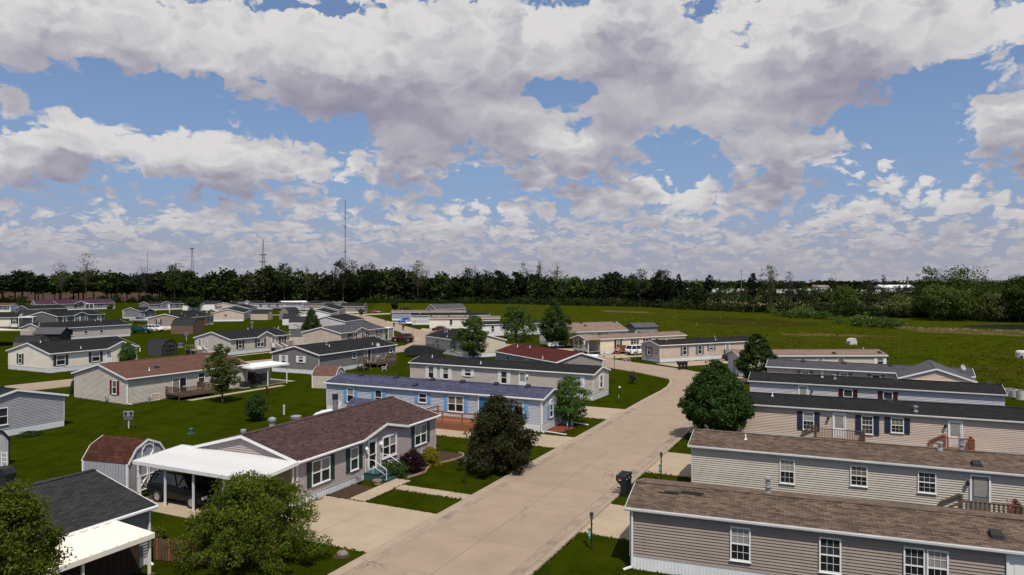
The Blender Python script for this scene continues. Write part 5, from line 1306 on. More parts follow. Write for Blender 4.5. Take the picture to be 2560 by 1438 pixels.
def carport(label, org, rz, w, d, z0, z1, mat=WHITE, posts=(), panels=14, ribs=3, zfun=None, cat='carport'):
    """ribbed pan roof: w along local x, from the wall side y=0 (height z1) out to y=-d (height z0)"""
    t = thing('carport', label, cat, org, rz)
    pw = w / panels
    def pm():
        m = MB(); prof = []
        for i in range(ribs):
            x = pw * i / ribs; s = pw / ribs; prof += [(x, 0), (x + s * .62, 0), (x + s * .74, .075), (x + s * .92, .075)]
        prof.append((pw, 0))
        for (xa, za), (xb, zb) in zip(prof, prof[1:]): m.quad((xa, 0, z1 + za), (xb, 0, z1 + zb), (xb, -d, z0 + zb), (xa, -d, z0 + za))
        return m.mesh('roof_panel', mat)
    pm = pm()
    for i in range(panels): put('roof_panel', pm, t, Matrix.Translation((pw * i, 0, 0)))
    for a, b in (((0, -d - .02, z0 - .04), (w, -d - .02, z0 - .04)), ((0, 0, z1 - .04), (0, -d, z0 - .04)), ((w, 0, z1 - .04), (w, -d, z0 - .04))): MB().bar(a, b, .06, .20).build('fascia', mat, t)
    MB().bar((0, -d + .35, z0 - .10), (w, -d + .35, z0 - .10), .08, .14).build('beam', mat, t)
    for (x, y) in posts: MB().box(x - .045, y - .045, 0, x + .045, y + .045, z0 - .03 + (z1 - z0) * (1 + y / d)).build('post', mat, t)
    return t


cw = 9.4
carport('white ribbed metal carport on the mauve home over the black sport utility', rd(4.55, -20.9), UANG - math.pi / 2, cw, 3.35, 2.38, 2.62, CARM, [(.25, -.3), (.25, -3.1), (2.35, -3.1), (4.6, -3.1), (6.9, -3.1), (9.15, -3.1), (9.15, -.3)], 22, 2)
PC = at(385, 1335.7, 2.38)
carport('cream ribbed patio cover over the dim clutter in the near left corner', rd(0, 0) * 0 + PC + Vector((-.9016, .4325, 0)) * 2.6 - U * 6.2 - Vector((0, 0, PC.z)), UANG, 6.2, 2.6, 2.38, 2.55, CREAMW, [(6.1, -2.45), (3.3, -2.45), (.2, -2.45)], 12, 1)
carport('thin white carport roof on posts at the end of the rust roofed home', world('l4', 14.2, 1.2), rot('l4'), 5.6, 3.4, 2.45, 2.55, WHITE, [(2.4, -3.2), (5.4, -3.2), (2.4, -.1), (5.4, -.1)], 12, 2)
t = thing('storage_box', 'grey sided storage enclosure under the thin white carport roof', 'storage shed', world('l4', 16.6, 1.3), rot('l4')); MB().box(0, .5, 0, 3.6, 3.5, 2.1).build('wall', simple('shed_grey', (.10, .10, .105), .7, .15), t); MB().box(-.1, .4, 2.1, 3.7, 3.6, 2.18).build('roof', METAL, t)
deck('dark little stair deck at the end wall of the rust roofed home', 'l4', HOUSES['l4']['L'] + .1, HOUSES['l4']['L'] + 1.5, 1.6, .6, WOOD_D, 1.3, ('R', 1.1), 'FR', fine=False, gap=.16, on_wall=1.6)
carport('small white flat porch roof between the red roofed home and the cream yellow home', at(1442, 921), R(-12), 3.2, 2.0, 2.0, 2.1, WHITE, [(.2, -1.8), (3.0, -1.8)], 6, 2)
t = thing('carport', 'grey sided porch at the right end of the taupe home', 'carport', world('l2', HOUSES['l2']['L'] + .25, -.25), rot('l2'))
MB().box(0, 0, 2.5, 3.6, 7.5, 2.66).build('roof', WHITE, t); MB().box(0, .1, 0, .08, 7.4, 2.5).build('side_panel', SID['grey'], t); MB().box(1.2, .1, .0, 3.4, .2, 2.5).build('end_panel', SID['grey'], t)
for x, y in ((3.5, .1), (3.5, 7.3), (1.1, .1)): MB().box(x - .06, y - .06, 0, x + .06, y + .06, 2.5).build('post', WHITE, t)
t = thing('carport', 'cream carport roof with a tall white lattice screen at the left edge', 'carport', at(70, 861), R(-28) + math.pi)
MB().prism([(-.3, 2.75), (-.3, 2.9), (6.4, 3.3), (6.4, 3.15)], 'x', -.5, 11).build('roof', simple('cream_roof', (.62, .55, .42), .6, .1), t)
MB().box(0, 5.6, 0, 10.6, 5.7, 2.5).build('lattice_screen', WHITE, t)
for x in (0, 3.5, 7, 10.5): MB().box(x - .06, 5.5, 0, x + .06, 5.62, 3.1).build('post', WHITE, t)
# corner porches
t = thing('corner_porch', 'white posted corner porch of the cream yellow home', 'porch', world('r8', 0, 0), rot('r8'))
MB().box(-2.6, .0, .5, -.05, 4.6, .62).build('floor', WOOD_G, t); r8 = HOUSES['r8']
MB().prism([(-.4, 2.72), (2.3, 3.42), (5.0, 2.72), (5.0, 2.62), (-.4, 2.62)], 'x', -3.1, -.25).build('roof', ROOF['pinkbrown'], t)
MB().prism([(-.2, 2.62), (2.3, 3.28), (4.8, 2.62)], 'x', -2.75, -2.65).build('gable', SID['creamy'], t)
for y0, y1, z0, z1 in ((-.42, 2.3, 2.66, 3.40), (5.02, 2.3, 2.66, 3.40)): MB().bar((-3.12, y0, z0), (-3.12, y1, z1), .03, .16).build('rake_board', WHITE, t)
for y in (.06, 1.5, 3.0, 4.5): MB().box(-2.62, y - .06, .0, -2.5, y + .06, 2.66).build('post', WHITE, t)
for z in (1.0, 1.42): MB().bar((-2.56, 0, z), (-2.56, 4.6, z), .05, .08).build('rail', WHITE, t)
for z in (1.0, 1.42): MB().bar((-2.56, 4.55, z), (-.1, 4.55, z), .05, .08).build('rail', WHITE, t)
MB().box(-2.58, .1, .62, -2.54, 4.5, 1.0).build('panel', WHITE, t)
t = thing('corner_porch', 'flat white porch roof at the right end of the cream home on the left edge', 'porch', world('l24', HOUSES['l24']['L'], 0), rot('l24'))
MB().box(.25, -.3, 2.6, 3.8, 4.5, 2.76).build('roof', WHITE, t); MB().box(.3, 4.2, 0, 3.7, 4.3, 2.6).build('back_wall', SID['white'], t)
for x, y in ((3.7, -.2), (.35, -.2)): MB().box(x - .07, y - .07, 0, x + .07, y + .07, 2.6).build('post', WHITE, t)
t = thing('corner_porch', 'white columned porch on the purple roofed home', 'porch', world('l9', 10.6, 0), rot('l9'))
MB().box(0, -2.2, 2.6, 4.0, 0, 2.78).build('roof', WHITE, t)
for x in (.1, 2.0, 3.9): MB().box(x - .09, -2.15, 0, x + .09, -1.97, 2.6).build('column', WHITE, t)
MB().box(0, -2.2, 0, 4.0, 0, .5).build('floor', CONCW, t)


def barn(label, org, rz, L, W, he, top, side, roof, trim=None, doors=False, name='barn_shed', cat='shed', cross=False):
    """gambrel shed; the ridge runs along local x, the door end is x = L"""
    t = thing(name, label, cat, org, rz); m = he; bx = W * .20; bz = he + (top - he) * .68
    prof = [(-.02, he), (bx, bz), (W / 2, top), (W - bx, bz), (W + .02, he)]
    wb = MB()
    for (P, xd, ni) in ((Vector((0, 0, 0)), Vector((1, 0, 0)), Vector((0, 1, 0))), (Vector((L, W, 0)), Vector((-1, 0, 0)), Vector((0, -1, 0)))):
        n = int(L / .2)
        for i in range(n):
            q0, q1, q2 = P + xd * (L * i / n), P + xd * (L * (i + .88) / n), P + xd * (L * (i + 1) / n); c = -ni * .012
            wb.quad(*[(a.x, a.y, z) for a, z in ((q0 + c, 0), (q1 + c, 0), (q1 + c, he), (q0 + c, he))]); wb.quad(*[(a.x, a.y, z) for a, z in ((q1, 0), (q2, 0), (q2, he), (q1, he))])
    for x, s in ((0, -1), (L, 1)):
        def zt(y):
            y = min(y, W - y); return he + (bz - he) * y / bx if y < bx else bz + (top - bz) * (y - bx) / (W / 2 - bx)
        n = int(W / .2)
        for i in range(n):
            a, b = W * i / n, W * (i + .88) / n; c = W * (i + 1) / n
            wb.quad((x + s * .012, a, 0), (x + s * .012, b, 0), (x + s * .012, b, zt(b)), (x + s * .012, a, zt(a))); wb.quad((x, b, 0), (x, c, 0), (x, c, zt(c)), (x, b, zt(b)))
    wb.build('wall', side, t)
    rb = MB()
    for (ya, za), (yb, zb) in zip(prof, prof[1:]):
        n = max(2, int(math.hypot(yb - ya, zb - za) / .14)); lo_first = zb > za
        for i in range(n):
            t0, t1 = i / n, (i + 1) / n; A, B = (ya + (yb - ya) * t0, za + (zb - za) * t0), (ya + (yb - ya) * t1, za + (zb - za) * t1); u = .018
            ua, ub = (u, .002) if lo_first else (.002, u)
            x = -.1
            while x < L + .1:
                x2 = min(x + .33, L + .1); e = rnd.uniform(0, .006); rb.quad((x + .004, A[0], A[1] + ua + e), (x2 - .004, A[0], A[1] + ua + e), (x2 - .004, B[0], B[1] + ub + e), (x + .004, B[0], B[1] + ub + e)); x += .33
    rb.build('shingles', roof, t, kind='stuff')
    MB().add([(x, y, z - .006) for x in (-.09, L + .09) for y, z in prof], [(i, i + 1, i + 6, i + 5) for i in range(4)]).build('roof_deck', DARKM, t)
    if trim:
        for x, s in ((-.08, -1), (L + .08, 1)):
            for (ya, za), (yb, zb) in zip(prof, prof[1:]): MB().bar((x, ya, za - .04), (x, yb, zb - .04), .03, .12).build('rake_board', trim, t)
        for x in (0, L):
            for y in (0, W): MB().box(x - .05, y - .05, 0, x + .05, y + .05, he).build('corner_trim', trim, t)
    if doors:
        tr = trim or DARKM; x = L + .02
        for y0, y1 in ((W * .22, W * .495), (W * .505, W * .78)):
            d = MB().box(x, y0, .1, x + .03, y1, he * .98).build('door', side, t)
            for a, b in (((y0 + .05, .12), (y0 + .05, he * .97)), ((y1 - .05, .12), (y1 - .05, he * .97)), ((y0, .16), (y1, .16)), ((y0, he * .94), (y1, he * .94)), ((y0, he * .52), (y1, he * .52))): MB().bar((x + .05, a[0], a[1]), (x + .05, b[0], b[1]), .03, .10, up=(1, 0, 0)).build('door_trim', tr, d)
            for a, b in (((y0 + .05, .2), (y1 - .05, he * .5)), ((y1 - .05, .2), (y0 + .05, he * .5)), ((y0 + .02, he * .75), (y0 + .2, he * .93)), ((y1 - .02, he * .75), (y1 - .2, he * .93))) if cross else (): MB().bar((x + .06, a[0], a[1]), (x + .06, b[0], b[1]), .025, .09, up=(1, 0, 0)).build('door_brace', tr, d)
        if cross:
            for a, b in (((W * .36, he + .15), (W * .36, bz + .05)), ((W * .64, he + .15), (W * .64, bz + .05)), ((W * .36, he + .15), (W * .64, he + .15)), ((W * .36, bz + .05), (W * .64, bz + .05)), ((W * .36, bz - .2), (W * .44, bz + .05)), ((W * .64, bz - .2), (W * .56, bz + .05)), ((W * .36, he + .4), (W * .44, he + .15)), ((W * .64, he + .4), (W * .56, he + .15))): MB().bar((L + .04, a[0], a[1]), (L + .04, b[0], b[1]), .03, .08, up=(1, 0, 0)).build('loft_trim', tr, t)
            MB().box(L + .01, W * .44, bz + .22, L + .05, W * .56, top - .12).build('gable_vent', WHITE, t)
    return t


GREYP = simple('grey_shed_paint', (.33, .325, .365), .6, .12, 2)
barn('lavender grey barn shed with white trim and a red brown shingle roof', Vector((-25.9, 43.0, 0)), R(-17), 3.35, 3.0, 1.95, 3.15, GREYP, ROOF['redbrown'], WHITE, True, cross=True)
bp = at(723, 971); barn('tan barn shed with a rust brown roof on the lawn', Vector((-24.0, 85.6, 0)), R(-13), 3.0, 2.5, 1.5, 2.55, SID['gravel'], ROOF['rustshed'], WHITE)
barn('black barn shed with grey sides and black braced doors', at(367, 889), R(-13), 3.1, 3.6, 1.75, 2.75, simple('charcoal_paint', (.055, .055, .062), .6, .1), ROOF['black'], DARKM, True)
barn('brown barn shed with a black roof before the cedar porch', at(427.5, 835), R(-4), 5.6, 5.5, 2.0, 3.9, simple('brown_paint', (.15, .095, .066), .6, .1), ROOF['black'], None)
barn('brown barn shed with a dark rounded roof, left of the black gabled shed', at(33, 880), R(0), 4.4, 4.0, 1.7, 2.9, simple('brown_paint2', (.17, .12, .10), .6, .1), ROOF['black'], None)
t = thing('shed', 'black gabled shed in front of the long stone grey home', 'shed', at(84, 860), R(3))
MB().box(0, 0, 0, 5.2, 4.2, 2.1).build('wall', SID['black'], t)
for y0, y1 in ((-.3, 2.1), (4.5, 2.1)): MB().quad((-.3, y0, 2.0), (5.5, y0, 2.0), (5.5, y1, 3.3), (-.3, y1, 3.3)).build('roof', ROOF['slate'] if y0 < 0 else ROOF['black'], t)
for x in (0, 5.2): MB().prism([(0, 2.1), (2.1, 3.25), (4.2, 2.1)], 'x', x - .02, x + .02).build('gable', SID['black'], t)
barn('grey barn shed beside the beige double home with the entry gable', at(724, 863), R(12), 4.0, 3.2, 1.6, 2.9, SID['gravel'], ROOF['slate'], WHITE)
barn('small tan shed with a black roof beside the plain tan gable', at(626, 800), R(-4), 6.0, 4, 2.0, 3.2, SID['tan'], ROOF['black'], None)
barn('grey barn shed with an arched end on the lawn left of the white gable', at(723, 800), R(62), 5, 4.6, 2.0, 4.2, simple('stone_paint', (.26, .25, .22), .6, .1), ROOF['black'], None)
barn('small white shed with a flat black roof, left one of the pair', at(706, 813), R(0), 4, 3, 1.8, 3.4, SID['white'], ROOF['black'], None)
barn('small pale grey shed with a flat black roof, right one of the pair', at(722, 823), R(0), 6, 3.5, 1.8, 3.4, SID['palegrey'], ROOF['black'], None)
barn('small grey shed cut by the left edge of the picture', at(-108, 1172), R(-25), 2.0, 2.2, 1.8, 2.7, SID['palegrey'], ROOF['black'], DARKM)
barn('pale shed whose black roof shows behind the corner porch on the left edge', at(40, 806), R(0), 6, 4, 2.2, 4.0, SID['grey'], ROOF['black'], None)
barn('tiny grey roofed shed behind the charcoal roof of the white shuttered home', world('m3', 4.4, 6.6), rot('m3') , 3.2, 2.6, 1.8, 2.7, SID['gravel'], ROOF['black'], WHITE)
barn('blue grey shed behind the brown maroon roof', world('m4', 6.3, -5.0), rot('m4'), 3.4, 2.4, 1.3, 2.35, SID['bluegrey'], ROOF['blue'], None)

# ------------------------------------------------------------------ vehicles
def paint(name, rgb, metal=.3):
    if name in MATS: return MATS[name]
    m, g, b = material(name); b.inputs['Base Color'].default_value = (*rgb, 1); b.inputs['Roughness'].default_value = .28 if rgb[0] > .005 else .5; b.inputs['Metallic'].default_value = metal
    b.inputs['Coat Weight'].default_value = .35 if rgb[0] > .01 else .08; b.inputs['Coat Roughness'].default_value = .05
    return m


KIND = {  # length, width, lower outline (x, z) from rear to front, greenhouse outline bottom/top, wheel x, wheel radius
    'sedan': (4.7, 1.78, [(-2.35, .38), (-2.33, .78), (-2.15, .98), (-1.55, 1.02), (.95, .98), (1.85, .86), (2.25, .70), (2.35, .50), (2.33, .28), (-2.25, .28)], (-1.62, 1.05, -1.0, .30, 1.45), (-1.38, 1.42), .33),
    'suv': (4.6, 1.85, [(-2.3, .45), (-2.3, .95), (-2.2, 1.10), (1.05, 1.10), (1.95, 1.00), (2.22, .82), (2.3, .55), (2.28, .34), (-2.24, .36)], (-2.18, 1.18, -1.85, .42, 1.74), (-1.38, 1.42), .37),
    'pickup': (5.7, 1.95, [(-2.85, .55), (-2.85, 1.12), (-1.05, 1.14), (1.25, 1.14), (2.35, 1.06), (2.75, .90), (2.85, .60), (2.82, .42), (-2.8, .44)], (-.95, 1.32, -.82, .62, 1.82), (-1.80, 1.82), .40)}


def car(kind, label, loc, rz, colour, name=None, cat=None, bed=False, rails=False, trim=False, camper=False):
    L, W, lo, (gb0, gb1, gt0, gt1, gz), wx, wr = KIND[kind]; w = W / 2
    t = thing(name or {'sedan': 'sedan_car', 'suv': 'sport_utility', 'pickup': 'pickup_truck'}[kind], label, cat or {'sedan': 'car', 'suv': 'car', 'pickup': 'pickup truck'}[kind], loc, rz)
    belt = max(z for x, z in lo)
    b = MB(); n = len(lo)                                               # body: profile swelling out to the shoulders, wheel arches cut as dark wells
    secs = [(-w * .90, .93), (-w * .985, .985), (-w, 1.0), (w, 1.0), (w * .985, .985), (w * .90, .93)]
    cx, cz = 0, .7; vs = []
    for y, s in secs: vs += [(cx + (x - cx) * (s if abs(y) < w else s * .997), y, cz + (z - cz) * s) for x, z in lo]
    order = [0, 1, 2, 3, 4, 5]; vs2 = []
    ys = [-w, -w * .97, -w * .90, w * .90, w * .97, w]; sc_ = [.90, .965, 1.0, 1.0, .965, .90]
    for y, s in zip(ys, sc_): vs2 += [(x * (1 - (1 - s) * .25), y, cz + (z - cz) * s) for x, z in lo]
    fs = [tuple(range(n - 1, -1, -1)), tuple(5 * n + i for i in range(n))] + [(k * n + i, k * n + (i + 1) % n, (k + 1) * n + (i + 1) % n, (k + 1) * n + i) for k in range(5) for i in range(n)]
    b.add(vs2, fs); b.build('body', paint('paint_' + colour[0], colour[1], colour[2]), t, True)
    P = paint('paint_' + colour[0], colour[1], colour[2]); wb, wt = w * .93, w * .72
    zb = belt - .03
    def cab(inset): return [(gb0 + inset * 1.5, -wb + inset, zb), (gb1 - inset * 1.5, -wb + inset, zb), (gb1 - inset * 1.5, wb - inset, zb), (gb0 + inset * 1.5, wb - inset, zb), (gt0 + inset, -wt + inset, gz - .02), (gt1 - inset, -wt + inset, gz - .02), (gt1 - inset, wt - inset, gz - .02), (gt0 + inset, wt - inset, gz - .02)]
    MB().add(cab(.015), [(0, 1, 5, 4), (1, 2, 6, 5), (2, 3, 7, 6), (3, 0, 4, 7)]).build('window_glass', CGLASS, t)
    MB().add([(gt0 - .03, -wt - .01, gz - .03), (gt1 + .03, -wt - .01, gz - .03), (gt1 + .03, wt + .01, gz - .03), (gt0 - .03, wt + .01, gz - .03), (gt0 + .12, -wt + .12, gz + .02), (gt1 - .12, -wt + .12, gz + .02), (gt1 - .12, wt - .12, gz + .02), (gt0 + .12, wt - .12, gz + .02)],
             [(4, 5, 6, 7), (0, 1, 5, 4), (1, 2, 6, 5), (2, 3, 7, 6), (3, 0, 4, 7)]).build('roof', P, t, True)
    c = cab(0)
    for s in (0, 1):
        i = (0, 1, 5, 4) if s == 0 else (3, 2, 6, 7); q = [Vector(c[k]) for k in i]
        for f in (0.0, .36, .70, 1.0):
            if kind == 'pickup' and f == .36: continue
            MB().bar(q[0].lerp(q[1], f), q[3].lerp(q[2], f), .07 if f in (0, 1) else .05, .05).build('pillar', P, t)
        if trim:
            for a, d in ((q[0].lerp(q[3], .12), q[1].lerp(q[2], .05)), (q[3].lerp(q[0], .08), q[2].lerp(q[1], .1)), (q[0].lerp(q[3], .12), q[3].lerp(q[0], .08)), (q[1].lerp(q[2], .05), q[2].lerp(q[1], .1))): MB().bar(a, d, .02, .02).build('window_trim', CHROME, t)
    wm = cached(('wheel', wr), lambda: MB().tube([(0, -.11, 0), (0, -.10, 0), (0, .10, 0), (0, .11, 0)], [wr * .9, wr, wr, wr * .9], 18).mesh('wheel', TYRE, False)); rm = cached(('rim', wr), lambda: MB().tube([(0, -.118, 0), (0, -.112, 0)], [wr * .55, wr * .62], 14).tube([(0, -.125, 0), (0, -.112, 0)], wr * .16, 8).mesh('rim', RIM))
    for x in wx:
        for s in (-1, 1):
            MB().tube([(x, s * w * .80, wr), (x, s * w * .995, wr)], wr * 1.10, 18).build('wheel_arch', BLACKP, t)
            o = put('wheel', wm, t, Matrix.Translation((x, s * (w - .07), wr))); put('rim', rm, o, Matrix.Rotation(math.pi if s > 0 else 0, 4, 'Z'))
    x0, x1 = -L / 2, L / 2
    for s in (-1, 1):
        MB().box(x1 - .16, s * w * .78 - .20, .62, x1 - .02, s * w * .78 + .12, .78).build('headlight', LAMPW, t); MB().box(x0 - .012, s * w * .84 - .13, .72, x0 + .12, s * w * .84 + .10, 1.0 if kind != 'sedan' else .88).build('tail_light', LAMPR, t)
        MB().box(gb1 - .28, s * (w + .10) - .08, belt - .02, gb1 - .14, s * (w + .10) + .08, belt + .14).build('side_mirror', P, t)
    MB().box(x0 - .06, -w * .86, .40, x0 + .1, w * .86, .60).build('bumper', BLACKP if kind != 'pickup' else CHROME, t); MB().box(x1 - .1, -w * .84, .34, x1 + .05, w * .84, .54).build('bumper', BLACKP if kind != 'pickup' else CHROME, t)
    if kind == 'pickup':
        MB().box(-2.72, -w * .80, 1.06, -1.05, w * .80, 1.145).build('bed_floor', BLACKP, t)
        for s in (-1, 1): MB().box(-2.85, s * w * .90 - .06, 1.05, -1.0, s * w * .90 + .06, 1.30).build('bed_side', P, t)
        MB().box(-2.86, -w * .9, 1.0, -2.78, w * .9, 1.30).build('tailgate', P, t)
        if camper: MB().prism([(-2.8, 1.2), (-2.7, 1.8), (-1.0, 1.84), (-.95, 1.2)], 'y', -w * .88, w * .88).build('bed_cap', BLACKP, t)
    if rails:
        for s in (-1, 1): MB().bar((gt0 + .1, s * wt * .9, gz + .06), (gt1 - .15, s * wt * .9, gz + .06), .04, .04).build('roof_rail', CHROME, t)
    return t


BLK = ('black', (.004, .004, .0045), .0); WHT = ('white', (.72, .72, .73), .0); SIL = ('silver', (.50, .51, .53), .6); GRN = ('green', (.006, .045, .052), .3)
MAR = ('maroon', (.060, .007, .012), .3); NAV = ('navy', (.014, .018, .034), .4); BLU = ('blue', (.010, .085, .40), .3); BRN = ('brown', (.045, .020, .014), .3); RED2 = ('rust', (.12, .032, .022), .3)
VANG = math.atan2(V.y, V.x)
car('suv', 'black sport utility with chrome window trim under the white carport', rd(2.75, -18.3), VANG, BLK, rails=True, trim=True)
car('suv', 'white sport utility parked in front of the cream yellow home', world('r8', 5.6, -3.4), rot('r8') + .02, WHT)
car('sedan', 'dark navy sedan parked beside the pinkish home', world('r7', 13.2, -3.0), rot('r7') - .05, NAV)
car('pickup', 'silver pickup truck parked below the white gable door', at(350, 806.5), R(2), SIL)
car('pickup', 'dark green pickup truck nearest the lawn on the left', at(351, 833), R(2), GRN)
car('suv', 'white sport utility behind the dark green pickup', at(385, 829), R(-8), WHT)
car('suv', 'dark red sport utility at the edge of the back street', at(1007, 854), R(176), MAR)
car('sedan', 'dark red sedan in front of the cream home with the arched end window', at(1104, 829.5), R(-6), MAR)
car('sedan', 'bright blue car beside the brown roofed blue grey home', at(1012, 807), R(200), BLU)
car('sedan', 'white car half hidden behind the corner of the pale grey home', at(1022, 812.5), R(100), WHT)
car('sedan', 'rusty red car parked at the far end of the back street', at(938, 783.5), R(4), RED2)
car('pickup', 'brown pickup truck mostly hidden by the bushy green tree', rd(38.6, -10.2), VANG, BRN)
car('pickup', 'white pickup parked behind the small brownish green tree', at(1402, 868), R(10), WHT)
car('suv', 'dark car parked by the far right end of the brown roofed blue grey home', at(1170, 787), R(10), BLK)
# covered boat and trailers
t = thing('covered_boat', 'long black covered boat on a trailer by the light beige home', 'boat', at(1062, 892), R(-8))
MB().prism([(-3.4, .6), (-3.3, 1.3), (-2.2, 1.95), (1.0, 1.9), (2.6, 1.4), (3.6, 1.15), (2.9, .55)], 'y', -1.05, 1.05).build('cover', simple('black_canvas', (.018, .020, .022), .7, .3, 2), t); MB().prism([(-3.2, .35), (2.6, .35), (2.2, .6), (-3.2, .6)], 'y', -.8, .8).build('trailer_frame', METAL, t)
for s in (-1, 1): MB().tube([(-.9, s * .95, .32), (-.9, s * 1.12, .32)], .32, 12).build('wheel', TYRE, t)
t = thing('covered_boat', 'boat under a wrinkled white tarpaulin behind the brown maroon roof', 'boat', rd(22.8, -24.4), VANG)
tb = MB(); nx, ny = 14, 9
tb.add([((i / nx - .5) * 4.6, (j / ny - .5) * 2.1, 1.15 + .75 * math.sin(math.pi * i / nx) ** .5 * math.sin(math.pi * j / ny) ** .7 + rnd.uniform(-.07, .07)) for i in range(nx + 1) for j in range(ny + 1)], [(i * (ny + 1) + j, (i + 1) * (ny + 1) + j, (i + 1) * (ny + 1) + j + 1, i * (ny + 1) + j + 1) for i in range(nx) for j in range(ny)])
tb.build('tarpaulin', simple('white_tarpaulin', (.62, .61, .62), .6, .15, 3), t); MB().prism([(-2.3, .4), (2.2, .45), (2.5, 1.2), (-2.3, 1.2)], 'y', -1.0, 1.0).build('hull', WHITE, t); t.scale = (.8, .8, .85)
# the white runabout near the egg tree: windowed trailer
t = thing('white_trailer', 'low white trailer with a dark opening beside the egg shaped tree', 'trailer', at(1399, 870.5), R(8)); MB().prism([(-2.4, .5), (-2.4, 1.2), (1.6, 1.5), (2.2, .9), (2.2, .5)], 'y', -1, 1).build('box', WHITE, t); MB().box(-.4, -1.03, .6, 1.3, -.98, 1.25).build('hatch', DARKM, t)
for x in (-1, 1): MB().tube([(x, -1.05, .35), (x, 1.05, .35)], .35, 12).build('wheel', TYRE, t)

# ------------------------------------------------------------------ mailboxes, lamps, signs
TXT = {}
def lettering(text, size, mat, par, mw, name='lettering'):
    k = (text, size, mat.name)
    if k not in TXT:
        cu = bpy.data.curves.new(name, 'FONT'); cu.body = text; cu.size = size; cu.align_x = 'CENTER'; cu.align_y = 'CENTER'; cu.extrude = .003
        o = bpy.data.objects.new(name, cu); me = bpy.data.meshes.new_from_object(o); bpy.data.objects.remove(o); me.materials.append(mat); TXT[k] = me
    return put(name, TXT[k], par, mw)


REDF = simple('mailbox_red', (.40, .03, .03), .4, .05)
def mailbox(label, loc, rz, num=None, group=None):
    t = thing('mailbox', label, 'mailbox', loc, rz, group)          # faces local -x (the street)
    t.scale = (.88, .88, .92)
    MB().box(-.10, -.12, 0, .26, .12, .98).build('post', BLACKP, t)
    b = MB(); b.prism([(-.36, .92), (-.40, 1.05), (-.40, 1.22), (.30, 1.22), (.30, .92)], 'y', -.13, .13)
    b.prism([(-.14, 1.215), (-.12, 1.29), (-.05, 1.34), (.05, 1.34), (.12, 1.29), (.14, 1.215)], 'x', -.41, .31); b.prism([(-.36, .92), (-.10, .68), (.0, .68), (.0, .92)], 'y', -.115, .115)
    b.build('box', BLACKP, t); MB().box(-.415, -.12, .98, -.402, .12, 1.26).build('door', BLACKP, t)
    MB().box(-.24, -.145, 1.10, -.02, -.132, 1.15).build('flag', REDF, t)
    if num:
        lettering(num, .11, WHITE, t, Matrix.Translation((-.15, -.136, 1.03)) @ Matrix.Rotation(R(90), 4, 'X')); lettering(num, .075, WHITE, t, Matrix.Translation((.318, 0, 1.1)) @ Matrix.Rotation(R(90), 4, 'Z') @ Matrix.Rotation(R(90), 4, 'X') @ Matrix.Rotation(R(0), 4, 'Z'))
    return t


for i, (lab, n) in enumerate((('dark plastic mailbox, nearest of the three by the brown roofed home', '4624'), ('dark plastic mailbox, middle of the three by the brown roofed home', '4622'), ('dark plastic mailbox, farthest of the three by the brown roofed home', '4620'))):
    mailbox(lab, at(1556, 1240) + U * i * .5 + V * .0, VANG, n, 'mailboxes by the kerb')
for i in range(3): mailbox('dark mailbox, %s of the cluster at the road bend' % ('left one', 'middle one', 'right one')[i], at(1698, 925) + Vector((i * .5, .1 * i, 0)), R(-25), None, 'mailboxes at the bend')
mailbox('single dark mailbox on the far side of the back street', at(965, 804.5), R(180)); mailbox('dark mailbox at the corner of the lawn before the pale grey home', at(985, 818), R(190)); mailbox('dark mailbox beside the lawn, right of the corner mailbox', at(1008, 826), R(190))
mailbox('dark mailbox in front of the dark red sport utility', at(1014, 862), R(200))


def lamp(label, loc, num=None, h=1.80, rz=0.0, white=False):
    t = thing('yard_lamp', label, 'yard lamp', loc, rz, 'yard lamps along the street')
    MB().tube([(0, 0, 0), (0, 0, .1), (0, 0, .1), (0, 0, h - .35)], [.06, .05, .035, .035], 10).build('post', DARKM, t); MB().tube([(0, 0, h - .60), (0, 0, h - .56)], .06, 10).build('collar', DARKM, t)
    MB().tube([(0, 0, h - .36), (0, 0, h - .32), (0, 0, h - .10)], [.03, .07, .105], 6).build('lantern', simple('lantern_glass', (.10, .085, .075), .2, .1), t)
    MB().tube([(0, 0, h - .10), (0, 0, h - .03), (0, 0, h)], [.13, .06, .015], 6).build('lantern_cap', WHITE if white else DARKM, t)
    if num:
        MB().box(-.155, -.012, h - 1.30, -.04, .012, h - .80).build('number_plate', GREENS, t)
        lettering(num, .135, WHITE, t, Matrix.Translation((-.097, -.016, h - 1.05)) @ Matrix.Rotation(R(90), 4, 'X') @ Matrix.Rotation(R(90), 4, 'Z'))
    return t


lamp('black yard lamp with a green number plate on the near right lawn', at(1479, 1373), '4624', 1.78, R(-12)); lamp('black yard lamp on the lawn of the mauve home', at(1163, 1213)); lamp('black yard lamp with a green plate beside the khaki home', at(1653, 1203), '4622', 1.85, R(-12))
lamp('yard lamp beside the blue shuttered end window', at(1421, 1080), '4617', 1.7, R(20)); lamp('yard lamp with a pale cap on the lawn inside the road bend', at(1549, 1009), '4613', 1.8, R(25), True); lamp('yard lamp at the corner of the inner lawn near the red roof', at(1536, 924), None, 2.0)
lamp('yard lamp before the bay window of the pinkish home', at(1593, 907), None, 2.1); lamp('yard lamp at the corner of the tree hidden gravel grey home', at(1835, 936), None, 2.0)
lamp('yard lamp post by the lawn before the far white gable', at(889, 798), None, 2.2); lamp('yard lamp post beside the mailbox and the dark red sport utility', at(1006, 857), None, 1.8); lamp('thin lamp post on the lawn before the pale grey home', at(1033, 830), None, 2.8); lamp('short lamp post at the end of the pale grey home', at(1039, 822), None, 2.3)

